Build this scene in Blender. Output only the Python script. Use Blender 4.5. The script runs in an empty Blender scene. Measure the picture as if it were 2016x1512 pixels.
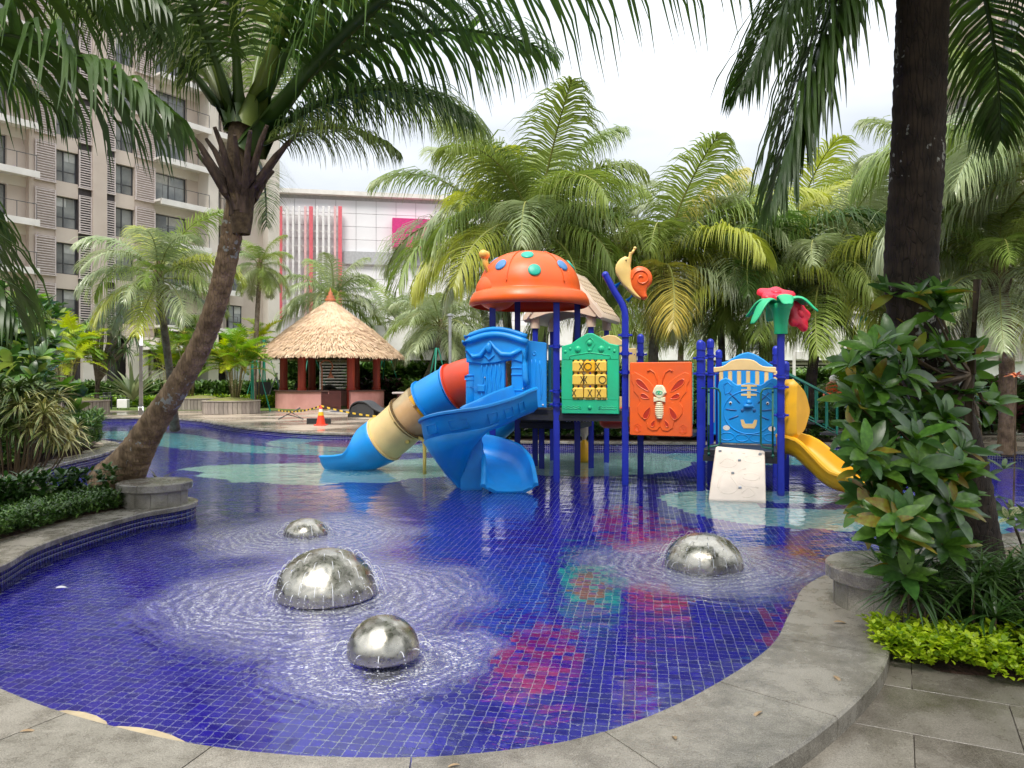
import bpy, math, random
import numpy as np
from mathutils import Vector, Matrix, Euler
from mathutils.geometry import tessellate_polygon
R = math.radians
random.seed(4); rng = np.random.default_rng(4)
S = bpy.context.scene
COL = S.collection
# ---------------------------------------------------------------- camera, sky, sun, exposure
cam_d = bpy.data.cameras.new('camera'); cam = bpy.data.objects.new('camera', cam_d); COL.objects.link(cam)
cam.location = (0, 0, 1.8); cam.rotation_euler = (R(90), 0, 0)
cam_d.lens = 26.8; cam_d.sensor_width = 36; cam_d.shift_y = -0.003; cam_d.clip_start = 0.05; cam_d.clip_end = 1500
S.camera = cam
W = bpy.data.worlds.new('World'); S.world = W; W.use_nodes = True
nt = W.node_tree; nt.nodes.clear()
def N(t, typ, **kw):
    n = t.nodes.new(typ)
    for k, v in kw.items(): setattr(n, k, v)
    return n
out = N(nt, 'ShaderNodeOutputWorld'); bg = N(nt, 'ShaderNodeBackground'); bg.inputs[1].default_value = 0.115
sky = N(nt, 'ShaderNodeTexSky', sky_type='NISHITA'); sky.sun_disc = False
sky.sun_elevation = R(58); sky.sun_rotation = R(200)
tc = N(nt, 'ShaderNodeTexCoord'); mp = N(nt, 'ShaderNodeMapping'); mp.inputs['Scale'].default_value = (1, 1, 3.2)
mp.inputs['Rotation'].default_value = (R(12), R(-14), R(20))
ns = N(nt, 'ShaderNodeTexNoise'); ns.inputs['Scale'].default_value = 1.5; ns.inputs['Detail'].default_value = 5; ns.inputs['Roughness'].default_value = .5
cr = N(nt, 'ShaderNodeValToRGB')
cr.color_ramp.elements[0].position = .40; cr.color_ramp.elements[0].color = (3.3, 3.54, 3.9, 1)
cr.color_ramp.elements[1].position = .62; cr.color_ramp.elements[1].color = (5.3, 5.48, 5.7, 1)
mx = N(nt, 'ShaderNodeMix', data_type='RGBA'); mx.inputs[0].default_value = .95
L = nt.links.new
L(tc.outputs['Generated'], mp.inputs[0]); L(mp.outputs[0], ns.inputs[0]); L(ns.outputs[0], cr.inputs[0])
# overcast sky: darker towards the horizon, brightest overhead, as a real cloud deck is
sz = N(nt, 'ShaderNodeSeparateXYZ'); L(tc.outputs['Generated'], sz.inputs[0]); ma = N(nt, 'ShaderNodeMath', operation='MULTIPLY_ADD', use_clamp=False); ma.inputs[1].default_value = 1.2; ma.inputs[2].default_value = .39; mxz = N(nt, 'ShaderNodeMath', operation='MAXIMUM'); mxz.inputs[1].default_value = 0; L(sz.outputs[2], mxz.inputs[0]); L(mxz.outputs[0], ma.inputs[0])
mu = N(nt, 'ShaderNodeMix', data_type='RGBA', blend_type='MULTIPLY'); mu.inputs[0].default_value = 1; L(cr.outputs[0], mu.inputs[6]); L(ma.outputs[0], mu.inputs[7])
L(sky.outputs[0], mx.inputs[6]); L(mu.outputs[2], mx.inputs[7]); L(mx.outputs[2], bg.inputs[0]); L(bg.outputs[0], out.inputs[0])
sun_d = bpy.data.lights.new('sun', 'SUN'); sun_d.energy = 1.5; sun_d.angle = R(20); sun_d.color = (1, .95, .88)
sun = bpy.data.objects.new('sun', sun_d); COL.objects.link(sun)
_sd = Vector((math.sin(R(200)) * math.cos(R(58)), math.cos(R(200)) * math.cos(R(58)), math.sin(R(58))))
sun.rotation_euler = _sd.to_track_quat('Z', 'Y').to_euler(); sun.location = (0, 0, 30)
S.view_settings.view_transform = 'Standard'; S.view_settings.look = 'None'; S.view_settings.gamma = 1
S.view_settings.exposure = 1.4
try: S.view_settings.use_curve_mapping = False
except Exception: pass
cy = S.cycles
cy.max_bounces = 9; cy.diffuse_bounces = 4; cy.glossy_bounces = 4; cy.transmission_bounces = 7; cy.transparent_max_bounces = 8
cy.sample_clamp_indirect = 6; cy.use_denoising = True; cy.caustics_refractive = True; cy.caustics_reflective = False; cy.blur_glossy = .5
# ---------------------------------------------------------------- helpers
F = 1500.0; CX = 1008; HY = 750; EYE = 1.8
def P(px, py, Y): return Vector(((px - CX) / F * Y, Y, EYE - (py - HY) / F * Y))
def G(px, py, z=0.0):
    Y = (EYE - z) * F / (py - HY); return Vector(((px - CX) / F * Y, Y, z))
def link(o, parent=None):
    COL.objects.link(o)
    if parent is not None: o.parent = parent
    return o
def setp(o, label=None, cat=None, group=None, kind=None):
    if label: o['label'] = label
    if cat: o['category'] = cat
    if group: o['group'] = group
    if kind: o['kind'] = kind
    return o
def thing(name, label, cat, loc=(0, 0, 0), rz=0, group=None):
    o = bpy.data.objects.new(name, None); o.empty_display_size = .2; COL.objects.link(o)
    o.location = loc; o.rotation_euler = (0, 0, rz); return setp(o, label, cat, group)
def mesh(name, V, Fs, mats=(), smooth=False, mi=None):
    me = bpy.data.meshes.new(name)
    if isinstance(Fs, np.ndarray):
        n, k = Fs.shape; V = np.asarray(V, dtype=np.float32)
        me.vertices.add(len(V)); me.vertices.foreach_set('co', V.ravel())
        me.loops.add(n * k); me.loops.foreach_set('vertex_index', Fs.astype(np.int32).ravel())
        me.polygons.add(n); me.polygons.foreach_set('loop_start', np.arange(0, n * k, k, dtype=np.int32))
        me.update(calc_edges=True)
    else:
        me.from_pydata([tuple(v) for v in V], [], Fs)
    for m in (mats if isinstance(mats, (list, tuple)) else [mats]): me.materials.append(m)
    if mi is not None: me.polygons.foreach_set('material_index', np.asarray(mi, dtype=np.int32))
    if smooth: me.polygons.foreach_set('use_smooth', np.ones(len(me.polygons), dtype=bool))
    me.update(); return me
def obj(name, me, parent=None, loc=None, rot=None, scl=None, **kw):
    o = bpy.data.objects.new(name, me); link(o, parent)
    if loc is not None: o.location = loc
    if rot is not None: o.rotation_euler = rot
    if scl is not None: o.scale = scl if hasattr(scl, '__len__') else (scl,) * 3
    return setp(o, **kw)
def frame_m(d, up=Vector((0, 0, 1))):
    d = Vector(d).normalized(); x = d.cross(up)
    if x.length < 1e-4: x = Vector((1, 0, 0))
    x.normalize(); return x, x.cross(d).normalized(), d
class MB:
    def __init__(s): s.v = []; s.f = []; s.m = []; s.cm = 0
    def add(s, V, Fs, M=None):
        b = len(s.v)
        s.v += [tuple(M @ Vector(v)) if M is not None else tuple(v) for v in V]
        s.f += [tuple(i + b for i in f) for f in Fs]; s.m += [s.cm] * len(Fs); return s
    def mat(s, i): s.cm = i; return s
    def box(s, c, d, rz=0, M=None, bev=0):
        x, y, z = d[0] / 2, d[1] / 2, d[2] / 2
        T = Matrix.Translation(c) @ Matrix.Rotation(rz, 4, 'Z')
        if M is not None: T = M @ T
        if bev:
            b = min(bev, x * .9, y * .9, z * .9); V = []
            for (X, Y, Z) in ((x - b, y - b, z), (x, y, z - b), (x, y, -z + b), (x - b, y - b, -z)):
                V += [(-X, -Y, Z), (X, -Y, Z), (X, Y, Z), (-X, Y, Z)]
            Fs = [(0, 1, 2, 3)] + [(r * 4 + i, r * 4 + 4 + i, r * 4 + 4 + (i + 1) % 4, r * 4 + (i + 1) % 4) for r in range(3) for i in range(4)] + [(15, 14, 13, 12)]
            return s.add(V, Fs, T)
        V = [(-x, -y, -z), (x, -y, -z), (x, y, -z), (-x, y, -z), (-x, -y, z), (x, -y, z), (x, y, z), (-x, y, z)]
        return s.add(V, [(3, 2, 1, 0), (4, 5, 6, 7), (0, 1, 5, 4), (1, 2, 6, 5), (2, 3, 7, 6), (3, 0, 4, 7)], T)
    def tube(s, pts, r, n=8, cap=True, M=None, closed=False):
        pts = [Vector(p) for p in pts]; k = len(pts); rs = r if hasattr(r, '__len__') else [r] * k
        V = []; prev = None
        for i, p in enumerate(pts):
            if closed: d = pts[(i + 1) % k] - pts[i - 1]
            else: d = pts[min(i + 1, k - 1)] - pts[max(i - 1, 0)]
            d.normalize()
            if prev is None:
                x, y, _ = frame_m(d)
            else:
                x = prev - d * prev.dot(d); x.normalize(); y = d.cross(x)
            prev = x
            V += [tuple(p + (x * math.cos(a) + y * math.sin(a)) * rs[i]) for a in [2 * math.pi * j / n for j in range(n)]]
        kk = k if closed else k - 1
        Fs = [(i * n + j, i * n + (j + 1) % n, ((i + 1) % k) * n + (j + 1) % n, ((i + 1) % k) * n + j) for i in range(kk) for j in range(n)]
        if cap and not closed: Fs += [tuple(reversed(range(n))), tuple(range((k - 1) * n, k * n))]
        return s.add(V, Fs, M)
    def lathe(s, prof, n=24, c=(0, 0, 0), sc=(1, 1, 1), M=None, arc=2 * math.pi, cap=False):
        V = []; full = abs(arc - 2 * math.pi) < 1e-6; nn = n if full else n + 1
        for (r, z) in prof: V += [(c[0] + r * math.cos(arc * j / n) * sc[0], c[1] + r * math.sin(arc * j / n) * sc[1], c[2] + z * sc[2]) for j in range(nn)]
        Fs = [(i * nn + j, i * nn + (j + 1) % nn, (i + 1) * nn + (j + 1) % nn, (i + 1) * nn + j) for i in range(len(prof) - 1) for j in range(n)]
        if cap: Fs += [tuple(reversed(range(nn))), tuple(range((len(prof) - 1) * nn, len(prof) * nn))]
        return s.add(V, Fs, M)
    def ball(s, c, r, n=12, M=None):
        sc = r if hasattr(r, '__len__') else (r, r, r)
        k = max(4, n // 2); prof = [(max(1e-4, math.sin(math.pi * i / k)), -math.cos(math.pi * i / k)) for i in range(k + 1)]
        return s.lathe(prof, n, c, sc, M)
    def prism(s, poly, t, M=None, bev=0, z0=0):
        # polygon in local XY, thickness along +Z from z0
        n = len(poly); a = sum(poly[i][0] * poly[(i + 1) % n][1] - poly[(i + 1) % n][0] * poly[i][1] for i in range(n))
        if a < 0: poly = poly[::-1]
        tri = [tuple(t_) for t_ in tessellate_polygon([[Vector((p[0], p[1], 0)) for p in poly]])]
        tri = [tr if ((poly[tr[1]][0] - poly[tr[0]][0]) * (poly[tr[2]][1] - poly[tr[0]][1]) - (poly[tr[2]][0] - poly[tr[0]][0]) * (poly[tr[1]][1] - poly[tr[0]][1])) > 0 else tr[::-1] for tr in tri]
        ins = poly
        if bev:
            ins = []
            for i in range(n):
                p0, p1, p2 = Vector(poly[i - 1]), Vector(poly[i]), Vector(poly[(i + 1) % n])
                e1 = (p1 - p0).normalized() if (p1 - p0).length else Vector((1, 0)); e2 = (p2 - p1).normalized() if (p2 - p1).length else e1
                nn = Vector((-e1.y - e2.y, e1.x + e2.x)); nn = nn.normalized() if nn.length > 1e-6 else Vector((-e1.y, e1.x))
                ins.append(tuple(p1 + nn * bev))
        V = [(x, y, z0) for x, y in poly] + ([(x, y, z0 + t - bev) for x, y in poly] if bev else []) + [(x, y, z0 + t) for x, y in ins]
        top = len(V) - n
        Fs = [tr[::-1] for tr in tri] + [tuple(i + top for i in tr) for tr in tri]
        for r in range(2 if bev else 1):
            Fs += [(r * n + i, r * n + (i + 1) % n, (r + 1) * n + (i + 1) % n, (r + 1) * n + i) for i in range(n)]
        return s.add(V, Fs, M)
    def sweep(s, path, sec, ups=None, M=None, closed_sec=True):
        # path: list of points; sec: function i -> list of (lateral, up) ; lateral = horizontal right of travel
        k = len(path); V = []; n = None
        for i in range(k):
            d = Vector(path[min(i + 1, k - 1)]) - Vector(path[max(i - 1, 0)]); d.normalize()
            rt = d.cross(Vector((0, 0, 1))); rt.normalize(); up = rt.cross(d)
            sc = sec(i / (k - 1)); n = len(sc)
            V += [tuple(Vector(path[i]) + rt * a + up * b) for a, b in sc]
        jn = n if closed_sec else n - 1
        Fs = [(i * n + j, i * n + (j + 1) % n, (i + 1) * n + (j + 1) % n, (i + 1) * n + j) for i in range(k - 1) for j in range(jn)]
        if closed_sec: Fs += [tuple(range(n))[::-1], tuple(range((k - 1) * n, k * n))]
        return s.add(V, Fs, M)
    def mesh(s, name, mats, smooth=False): return mesh(name, s.v, s.f, mats, smooth, s.m)
    def obj(s, name, mats, parent=None, smooth=False, angle=None, **kw):
        me = s.mesh(name, mats, smooth or angle is not None)
        o = obj(name, me, parent, **kw)
        if angle is not None:
            try: me.set_sharp_from_angle(angle=R(angle))
            except Exception: pass
        return o
def spline(pts, step=.15, closed=False):
    pts = [Vector(p) for p in pts]; n = len(pts); outp = []
    rngi = range(n) if closed else range(n - 1)
    for i in rngi:
        if closed: p0, p1, p2, p3 = pts[i - 1], pts[i], pts[(i + 1) % n], pts[(i + 2) % n]
        else: p0, p1, p2, p3 = pts[max(i - 1, 0)], pts[i], pts[i + 1], pts[min(i + 2, n - 1)]
        k = max(1, int((p2 - p1).length / step))
        for j in range(k):
            t = j / k
            outp.append(.5 * ((2 * p1) + (p2 - p0) * t + (2 * p0 - 5 * p1 + 4 * p2 - p3) * t * t + (3 * p1 - p0 - 3 * p2 + p3) * t ** 3))
    if not closed: outp.append(pts[-1])
    return outp
def resample(pts, step, closed=False):
    pts = list(pts) + ([pts[0]] if closed else [])
    A = np.array([tuple(p) for p in pts]); d = np.r_[0, np.cumsum(np.linalg.norm(np.diff(A, axis=0), axis=1))]
    n = max(2, int(round(d[-1] / step))); t = np.linspace(0, d[-1], n + 1)
    B = np.stack([np.interp(t, d, A[:, i]) for i in range(A.shape[1])], 1)
    return B[:-1] if closed else B
def inst_join(T, X):
    """T=(V,F) template, X (n,4,4) transforms -> joined V,F"""
    V, Fq = T; V = np.asarray(V, float); Fq = np.asarray(Fq)
    n = len(X); Vo = np.einsum('nij,kj->nki', X[:, :3, :3], V) + X[:, None, :3, 3]
    Fo = (Fq[None] + (np.arange(n) * len(V))[:, None, None]).reshape(-1, Fq.shape[1])
    return Vo.reshape(-1, 3), Fo
def xforms(pos, d, up, scl):
    """columns: x=side, y=dir, z=normal"""
    pos = np.asarray(pos, float); d = np.asarray(d, float); up = np.asarray(up, float)
    d = d / np.linalg.norm(d, axis=1, keepdims=True)
    x = np.cross(d, up); x /= np.maximum(np.linalg.norm(x, axis=1, keepdims=True), 1e-6); z = np.cross(x, d)
    s = np.asarray(scl, float); s = s[:, None] if s.ndim == 1 else s
    X = np.zeros((len(pos), 4, 4)); X[:, :3, 0] = x * s[:, :1]; X[:, :3, 1] = d * s[:, -1:]; X[:, :3, 2] = z * s[:, :1]; X[:, :3, 3] = pos; X[:, 3, 3] = 1
    return X
def leafT(w=.2, nseg=4, curl=.25, fold=.12, shape=None, t0=0.0):
    """leaf along +Y length 1, half width w/2, normal +Z; two quads wide"""
    V = []; Fq = []
    for i in range(nseg + 1):
        t = i / nseg
        hw = (shape(t) if shape else max(.02, math.sin(math.pi * min(1, t * .92 + .06)) ** .8)) * w / 2
        z = -curl * t * t; y = t * (1 - .15 * abs(curl) * t)
        V += [(-hw, y, z + fold * hw), (0, y, z), (hw, y, z + fold * hw)]
    for i in range(nseg):
        a = i * 3; Fq += [(a, a + 1, a + 4, a + 3), (a + 1, a + 2, a + 5, a + 4)]
    return np.array(V), np.array(Fq)
def pieces(name, T, X, mats, parent, cap=300, smooth=False, key=None, stuffname=None):
    """alike pieces: the nearest `cap` as objects sharing one mesh, the rest joined as one stuff part"""
    X = np.asarray(X); d = np.linalg.norm(X[:, :3, 3] - np.array([0, 0, 1.8]), axis=1) if key is None else key
    o = np.argsort(d); near, far = o[:cap], o[cap:]
    me = mesh(name, T[0], np.asarray(T[1]), mats, smooth)
    for i in near:
        ob = bpy.data.objects.new(name, me); link(ob, parent); ob.matrix_local = Matrix(X[i].tolist())
    if len(far):
        V, Fo = inst_join(T, X[far]); obj(stuffname or name, mesh(name, V, Fo, mats, smooth), parent, kind='stuff')
def boxT(w, l, h, b=0):
    m = MB(); m.box((0, 0, 0), (w, l, h), bev=b); return np.array(m.v), np.array(m.f)
# ---------------------------------------------------------------- materials
MATS = {}
def pm(name, col, rough=.5, col2=None, scale=4, detail=4, bump=0, bscale=40, metal=0, spec=.5, coat=0, lo=.35, hi=.65, dist=.02, obrand=0, trans=0, coord='Object', stretch=(1, 1, 1), translu=0, rough2=None, nrough=.5, speck=0):
    if name in MATS: return MATS[name]
    m = bpy.data.materials.new(name); m.use_nodes = True; t = m.node_tree; p = t.nodes['Principled BSDF']; MATS[name] = m
    p.inputs['Roughness'].default_value = rough; p.inputs['Metallic'].default_value = metal; p.inputs['Specular IOR Level'].default_value = spec
    p.inputs['Coat Weight'].default_value = coat; p.inputs['Coat Roughness'].default_value = .08
    if trans: p.inputs['Transmission Weight'].default_value = trans
    LK = t.links.new
    c = N(t, 'ShaderNodeTexCoord'); mpn = N(t, 'ShaderNodeMapping'); mpn.inputs['Scale'].default_value = stretch
    LK(c.outputs[coord], mpn.inputs[0])
    if coord == 'World':
        pass
    nz = N(t, 'ShaderNodeTexNoise'); nz.inputs['Scale'].default_value = scale; nz.inputs['Detail'].default_value = detail; nz.inputs['Roughness'].default_value = nrough; LK(mpn.outputs[0], nz.inputs[0])
    rp = N(t, 'ShaderNodeValToRGB'); rp.color_ramp.elements[0].position = lo; rp.color_ramp.elements[1].position = hi
    c2 = col2 or tuple(min(1, x * .82) for x in col)
    rp.color_ramp.elements[0].color = (*c2, 1); rp.color_ramp.elements[1].color = (*col, 1); LK(nz.outputs[0], rp.inputs[0])
    src = rp.outputs[0]
    if speck:
        sn = N(t, 'ShaderNodeTexNoise'); sn.inputs['Scale'].default_value = 150; sn.inputs['Detail'].default_value = 3; sn.inputs['Roughness'].default_value = .8; LK(mpn.outputs[0], sn.inputs[0])
        sr = N(t, 'ShaderNodeMapRange'); sr.inputs[1].default_value = .36; sr.inputs[2].default_value = .64; sr.inputs[3].default_value = 1 - speck; sr.inputs[4].default_value = 1 + speck * .6; sr.clamp = True; LK(sn.outputs[0], sr.inputs[0])
        sm = N(t, 'ShaderNodeMix', data_type='RGBA', blend_type='MULTIPLY'); sm.inputs[0].default_value = 1; LK(src, sm.inputs[6]); LK(sr.outputs[0], sm.inputs[7]); src = sm.outputs[2]
    if obrand:
        oi = N(t, 'ShaderNodeObjectInfo'); hs = N(t, 'ShaderNodeHueSaturation'); mr = N(t, 'ShaderNodeMapRange')
        mr.inputs[3].default_value = 1 - obrand; mr.inputs[4].default_value = 1 + obrand; LK(oi.outputs['Random'], mr.inputs[0]); LK(mr.outputs[0], hs.inputs['Value'])
        mr2 = N(t, 'ShaderNodeMapRange'); mr2.inputs[3].default_value = .5 - obrand * .05; mr2.inputs[4].default_value = .5 + obrand * .05
        ml = N(t, 'ShaderNodeMath', operation='FRACT'); m7 = N(t, 'ShaderNodeMath', operation='MULTIPLY'); m7.inputs[1].default_value = 7.3
        LK(oi.outputs['Random'], m7.inputs[0]); LK(m7.outputs[0], ml.inputs[0]); LK(ml.outputs[0], mr2.inputs[0]); LK(mr2.outputs[0], hs.inputs['Hue'])
        LK(src, hs.inputs['Color']); src = hs.outputs[0]
    LK(src, p.inputs['Base Color'])
    if rough2 is not None:
        mr = N(t, 'ShaderNodeMapRange'); mr.inputs[1].default_value = lo; mr.inputs[2].default_value = hi; mr.inputs[3].default_value = rough2; mr.inputs[4].default_value = rough
        LK(nz.outputs[0], mr.inputs[0]); LK(mr.outputs[0], p.inputs['Roughness'])
    if bump:
        nb = N(t, 'ShaderNodeTexNoise'); nb.inputs['Scale'].default_value = bscale; nb.inputs['Detail'].default_value = 4; LK(mpn.outputs[0], nb.inputs[0])
        b = N(t, 'ShaderNodeBump'); b.inputs['Strength'].default_value = bump; b.inputs['Distance'].default_value = dist
        LK(nb.outputs[0], b.inputs['Height']); LK(b.outputs[0], p.inputs['Normal'])
    if translu:
        tb = N(t, 'ShaderNodeBsdfTranslucent'); ms = N(t, 'ShaderNodeMixShader'); ms.inputs[0].default_value = translu
        hs2 = N(t, 'ShaderNodeHueSaturation'); hs2.inputs['Value'].default_value = 1.5; hs2.inputs['Saturation'].default_value = 1.1; LK(src, hs2.inputs['Color']); LK(hs2.outputs[0], tb.inputs[0])
        LK(p.outputs[0], ms.inputs[1]); LK(tb.outputs[0], ms.inputs[2]); LK(ms.outputs[0], t.nodes['Material Output'].inputs[0])
    return m
def plastic(name, col, **k): return pm('plastic_' + name, col, rough=.33, col2=tuple(x * .80 + .012 for x in col), scale=2.2, bump=.08, bscale=60, dist=.004, rough2=.5, **k)
ORANGE = plastic('orange', (.90, .125, .012)); RED = plastic('red', (.68, .008, .02)); BLUE = plastic('blue', (.004, .30, .80)); NAVY = pm('post_paint', (.010, .026, .40), rough=.3, col2=(.008, .02, .33), scale=2, rough2=.42)
PGREEN = plastic('green', (.015, .50, .235)); YEL = plastic('yellow', (.93, .47, .008)); CREAM = plastic('cream', (.86, .62, .27)); BEIGE = plastic('beige', (.72, .56, .42)); TEALP = plastic('teal', (.02, .36, .30))
RAIL = pm('rail_green', (.004, .11, .075), rough=.35); DARKP = pm('deck_black', (.02, .02, .024), rough=.5, bump=.2, bscale=80)
STEEL = None
CONC = pm('coping_granite', (.35, .32, .27), rough=.36, col2=(.14, .125, .10), scale=2.6, detail=15, bump=.5, bscale=70, dist=.006, lo=.36, hi=.60, rough2=.12, obrand=.12, coord='Object', nrough=.72, speck=.55)
STONE2 = pm('stone_drum', (.36, .33, .27), speck=.45, rough=.6, col2=(.20, .18, .14), scale=5, detail=8, bump=.6, bscale=35, dist=.012, obrand=.12)
SOIL = pm('soil', (.07, .032, .02), rough=.95, col2=(.025, .012, .008), scale=14, bump=.8, bscale=40, dist=.03)
DARKMETAL = pm('dark_metal', (.03, .03, .033), rough=.4); WHITEP = pm('white_paint', (.80, .79, .76), rough=.55, col2=(.70, .68, .64), scale=1.5); SILVER = pm('galvanised', (.55, .56, .57), rough=.35, metal=.8)
GREENPOLE = pm('green_pole', (.02, .30, .20), rough=.5)
BLACK = pm('ink_black', (.015, .012, .01), rough=.5)
# ---------------------------------------------------------------- pool outline (inner edge of the coping at z=.2)
CZ = .2
def C_(px, py): v = G(px, py, CZ); return Vector((v.x, v.y, 0))
shore = [Vector((-4.47, 6.2, 0)), C_(0, 1111), C_(55, 1080), C_(111, 1058), C_(194, 1032), Vector((-4.50, 9.3, 0)), Vector((-4.26, 9.75, 0)), Vector((-4.22, 10.15, 0)), Vector((-4.45, 10.5, 0)), Vector((-5.3, 10.85, 0)),
         Vector((-6.6, 11.4, 0)), Vector((-7.9, 12.5, 0)), C_(111, 914), C_(194, 894), Vector((-9.55, 18.4, 0)), Vector((-10.6, 20.2, 0)), Vector((-13, 21.8, 0)), Vector((-18, 23.2, 0)), Vector((-24, 25, 0)), Vector((-25.5, 30, 0)), Vector((-23, 33, 0)),
         C_(150, 823), C_(290, 822), C_(380, 826), C_(430, 834), C_(480, 841), C_(560, 848), C_(640, 852), C_(720, 853.5), Vector((-2.4, 22.2, 0)), C_(990, 867), C_(1100, 869), C_(1250, 870), C_(1370, 871), Vector((7.4, 19.6, 0)),
         C_(1900, 885), C_(2016, 889), Vector((16, 16, 0)), Vector((18, 12.5, 0)), Vector((14, 9.6, 0)), Vector((9, 9.0, 0)), Vector((6, 8.3, 0)), Vector((4.3, 7.5, 0)), Vector((3.2, 6.75, 0)), Vector((2.62, 6.3, 0)),
         Vector((2.28, 5.9, 0)), C_(1575, 1180), C_(1558, 1215), C_(1535, 1260), C_(1490, 1300), C_(1420, 1345), C_(1340, 1388), C_(1250, 1425), C_(1130, 1460), C_(1000, 1480), C_(860, 1493), C_(700, 1495), C_(560, 1489),
         C_(450, 1478), C_(330, 1459), C_(200, 1428), C_(90, 1396), C_(0, 1360), Vector((-3.2, 4.3, 0)), Vector((-3.9, 4.9, 0)), Vector((-4.3, 5.5, 0))]
SH = resample([tuple(p[:2]) for p in spline(shore, .12, True)], .1, True)   # clockwise seen from above?
area = .5 * np.sum(SH[:, 0] * np.roll(SH[:, 1], -1) - np.roll(SH[:, 0], -1) * SH[:, 1])
tan = np.roll(SH, -1, 0) - np.roll(SH, 1, 0); tan /= np.linalg.norm(tan, axis=1, keepdims=True)
OUTN = np.stack([tan[:, 1], -tan[:, 0]], 1) * (1 if area > 0 else -1)      # outward (away from water)
for _ in range(6): OUTN = (np.roll(OUTN, 1, 0) + OUTN * 2 + np.roll(OUTN, -1, 0)); OUTN /= np.linalg.norm(OUTN, axis=1, keepdims=True)
def inside(pts, poly):
    x, y = pts[:, 0], pts[:, 1]; c = np.zeros(len(pts), bool); n = len(poly)
    for i in range(n):
        x1, y1 = poly[i - 1]; x2, y2 = poly[i]
        if y1 == y2: continue
        m = ((y1 > y) != (y2 > y)) & (x < (x2 - x1) * (y - y1) / (y2 - y1) + x1); c ^= m
    return c
BENCH_L = Vector((-4.66, 9.95, 0)); BENCH_R = Vector((2.74, 5.42, 0))
def cop_w(p):
    x, y = p
    if y < 6.2 and x > -3.0: return .60
    if x < -3.4 and y < 10.6: return .46
    return .34
wid = np.array([cop_w(p) for p in SH])
for _ in range(30): wid = (np.roll(wid, 1) + wid + np.roll(wid, -1)) / 3
# ground sheets: one low sheet and one far deck sheet, both cut out along the pool
def sheet(name, poly, z, mat, **kw):
    n = len(poly); tri = tessellate_polygon([[Vector((p[0], p[1], 0)) for p in poly]])
    Fs = []
    for a, b, c in tri:
        A, B, C = poly[a], poly[b], poly[c]
        cr_ = (B[0] - A[0]) * (C[1] - A[1]) - (C[0] - A[0]) * (B[1] - A[1])
        Fs.append((a, b, c) if cr_ > 0 else (a, c, b))
    return obj(name, mesh(name, [(p[0], p[1], z) for p in poly], Fs, mat), **kw)
OFF = SH + OUTN * (wid * .5)[:, None]
def idx_near(x, y): return int(np.argmin((SH[:, 0] - x) ** 2 + (SH[:, 1] - y) ** 2))
iL, iR = idx_near(-4.47, 6.0), idx_near(2.62, 6.3)
if area > 0:
    SH_far = None
def arc(i, j, step=1):
    n = len(OFF); r = [i]
    while r[-1] != j: r.append((r[-1] + step) % n)
    return r
def far_arc():
    a = arc(iL, iR, 1); 
    if max(OFF[k][1] for k in a) < 15: a = arc(iL, iR, -1)
    return a
fa = far_arc(); na = arc(iL, iR, 1) if fa == arc(iL, iR, -1) else arc(iL, iR, -1)
YS = 4.62
def brickmat(name, c1, c2, mortar, bw, bh, rough, rough2=.15, rot=0, msize=.006, bump=.2, off=.5, scale_n=.5):
    m = bpy.data.materials.new(name); m.use_nodes = True; t = m.node_tree; p = t.nodes['Principled BSDF']; LK = t.links.new
    g = N(t, 'ShaderNodeNewGeometry'); mpn = N(t, 'ShaderNodeMapping'); mpn.inputs['Rotation'].default_value = (0, 0, R(rot)); LK(g.outputs['Position'], mpn.inputs[0])
    br = N(t, 'ShaderNodeTexBrick'); br.offset = off; br.inputs['Scale'].default_value = 1; br.inputs['Brick Width'].default_value = bw; br.inputs['Row Height'].default_value = bh
    br.inputs['Mortar Size'].default_value = msize; br.inputs['Color1'].default_value = (*c1, 1); br.inputs['Color2'].default_value = (*c2, 1); br.inputs['Mortar'].default_value = (*mortar, 1); LK(mpn.outputs[0], br.inputs[0])
    nz = N(t, 'ShaderNodeTexNoise'); nz.inputs['Scale'].default_value = scale_n; nz.inputs['Detail'].default_value = 8; LK(mpn.outputs[0], nz.inputs[0])
    mr = N(t, 'ShaderNodeMapRange'); mr.inputs[1].default_value = .4; mr.inputs[2].default_value = .6; mr.inputs[3].default_value = rough2; mr.inputs[4].default_value = rough; LK(nz.outputs[0], mr.inputs[0]); LK(mr.outputs[0], p.inputs['Roughness'])
    mm = N(t, 'ShaderNodeMix', data_type='RGBA', blend_type='MULTIPLY'); mm.inputs[0].default_value = 1
    cr2 = N(t, 'ShaderNodeMapRange'); cr2.inputs[1].default_value = .35; cr2.inputs[2].default_value = .65; cr2.inputs[3].default_value = .62; cr2.inputs[4].default_value = 1.05; LK(nz.outputs[0], cr2.inputs[0])
    LK(br.outputs[0], mm.inputs[6]); LK(cr2.outputs[0], mm.inputs[7]); LK(mm.outputs[2], p.inputs['Base Color'])
    nb = N(t, 'ShaderNodeTexNoise'); nb.inputs['Scale'].default_value = 60; LK(mpn.outputs[0], nb.inputs[0])
    b = N(t, 'ShaderNodeBump'); b.inputs['Strength'].default_value = bump; b.inputs['Distance'].default_value = .004; LK(nb.outputs[0], b.inputs['Height']); LK(b.outputs[0], p.inputs['Normal'])
    return m
DECKM = brickmat('deck_stone', (.50, .41, .31), (.40, .32, .25), (.16, .13, .10), 1.2, .6, .4, rough2=.08)
GROUT_G = pm('joint_dark', (.17, .145, .11), rough=.8)
far_poly = [(-90, 6.0)] + [tuple(OFF[k]) for k in fa] + [(3.4, 5.6), (90, 5.6), (90, 230), (-90, 230)]
sheet('pool_deck', far_poly, .19, DECKM, kind='structure')
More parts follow.
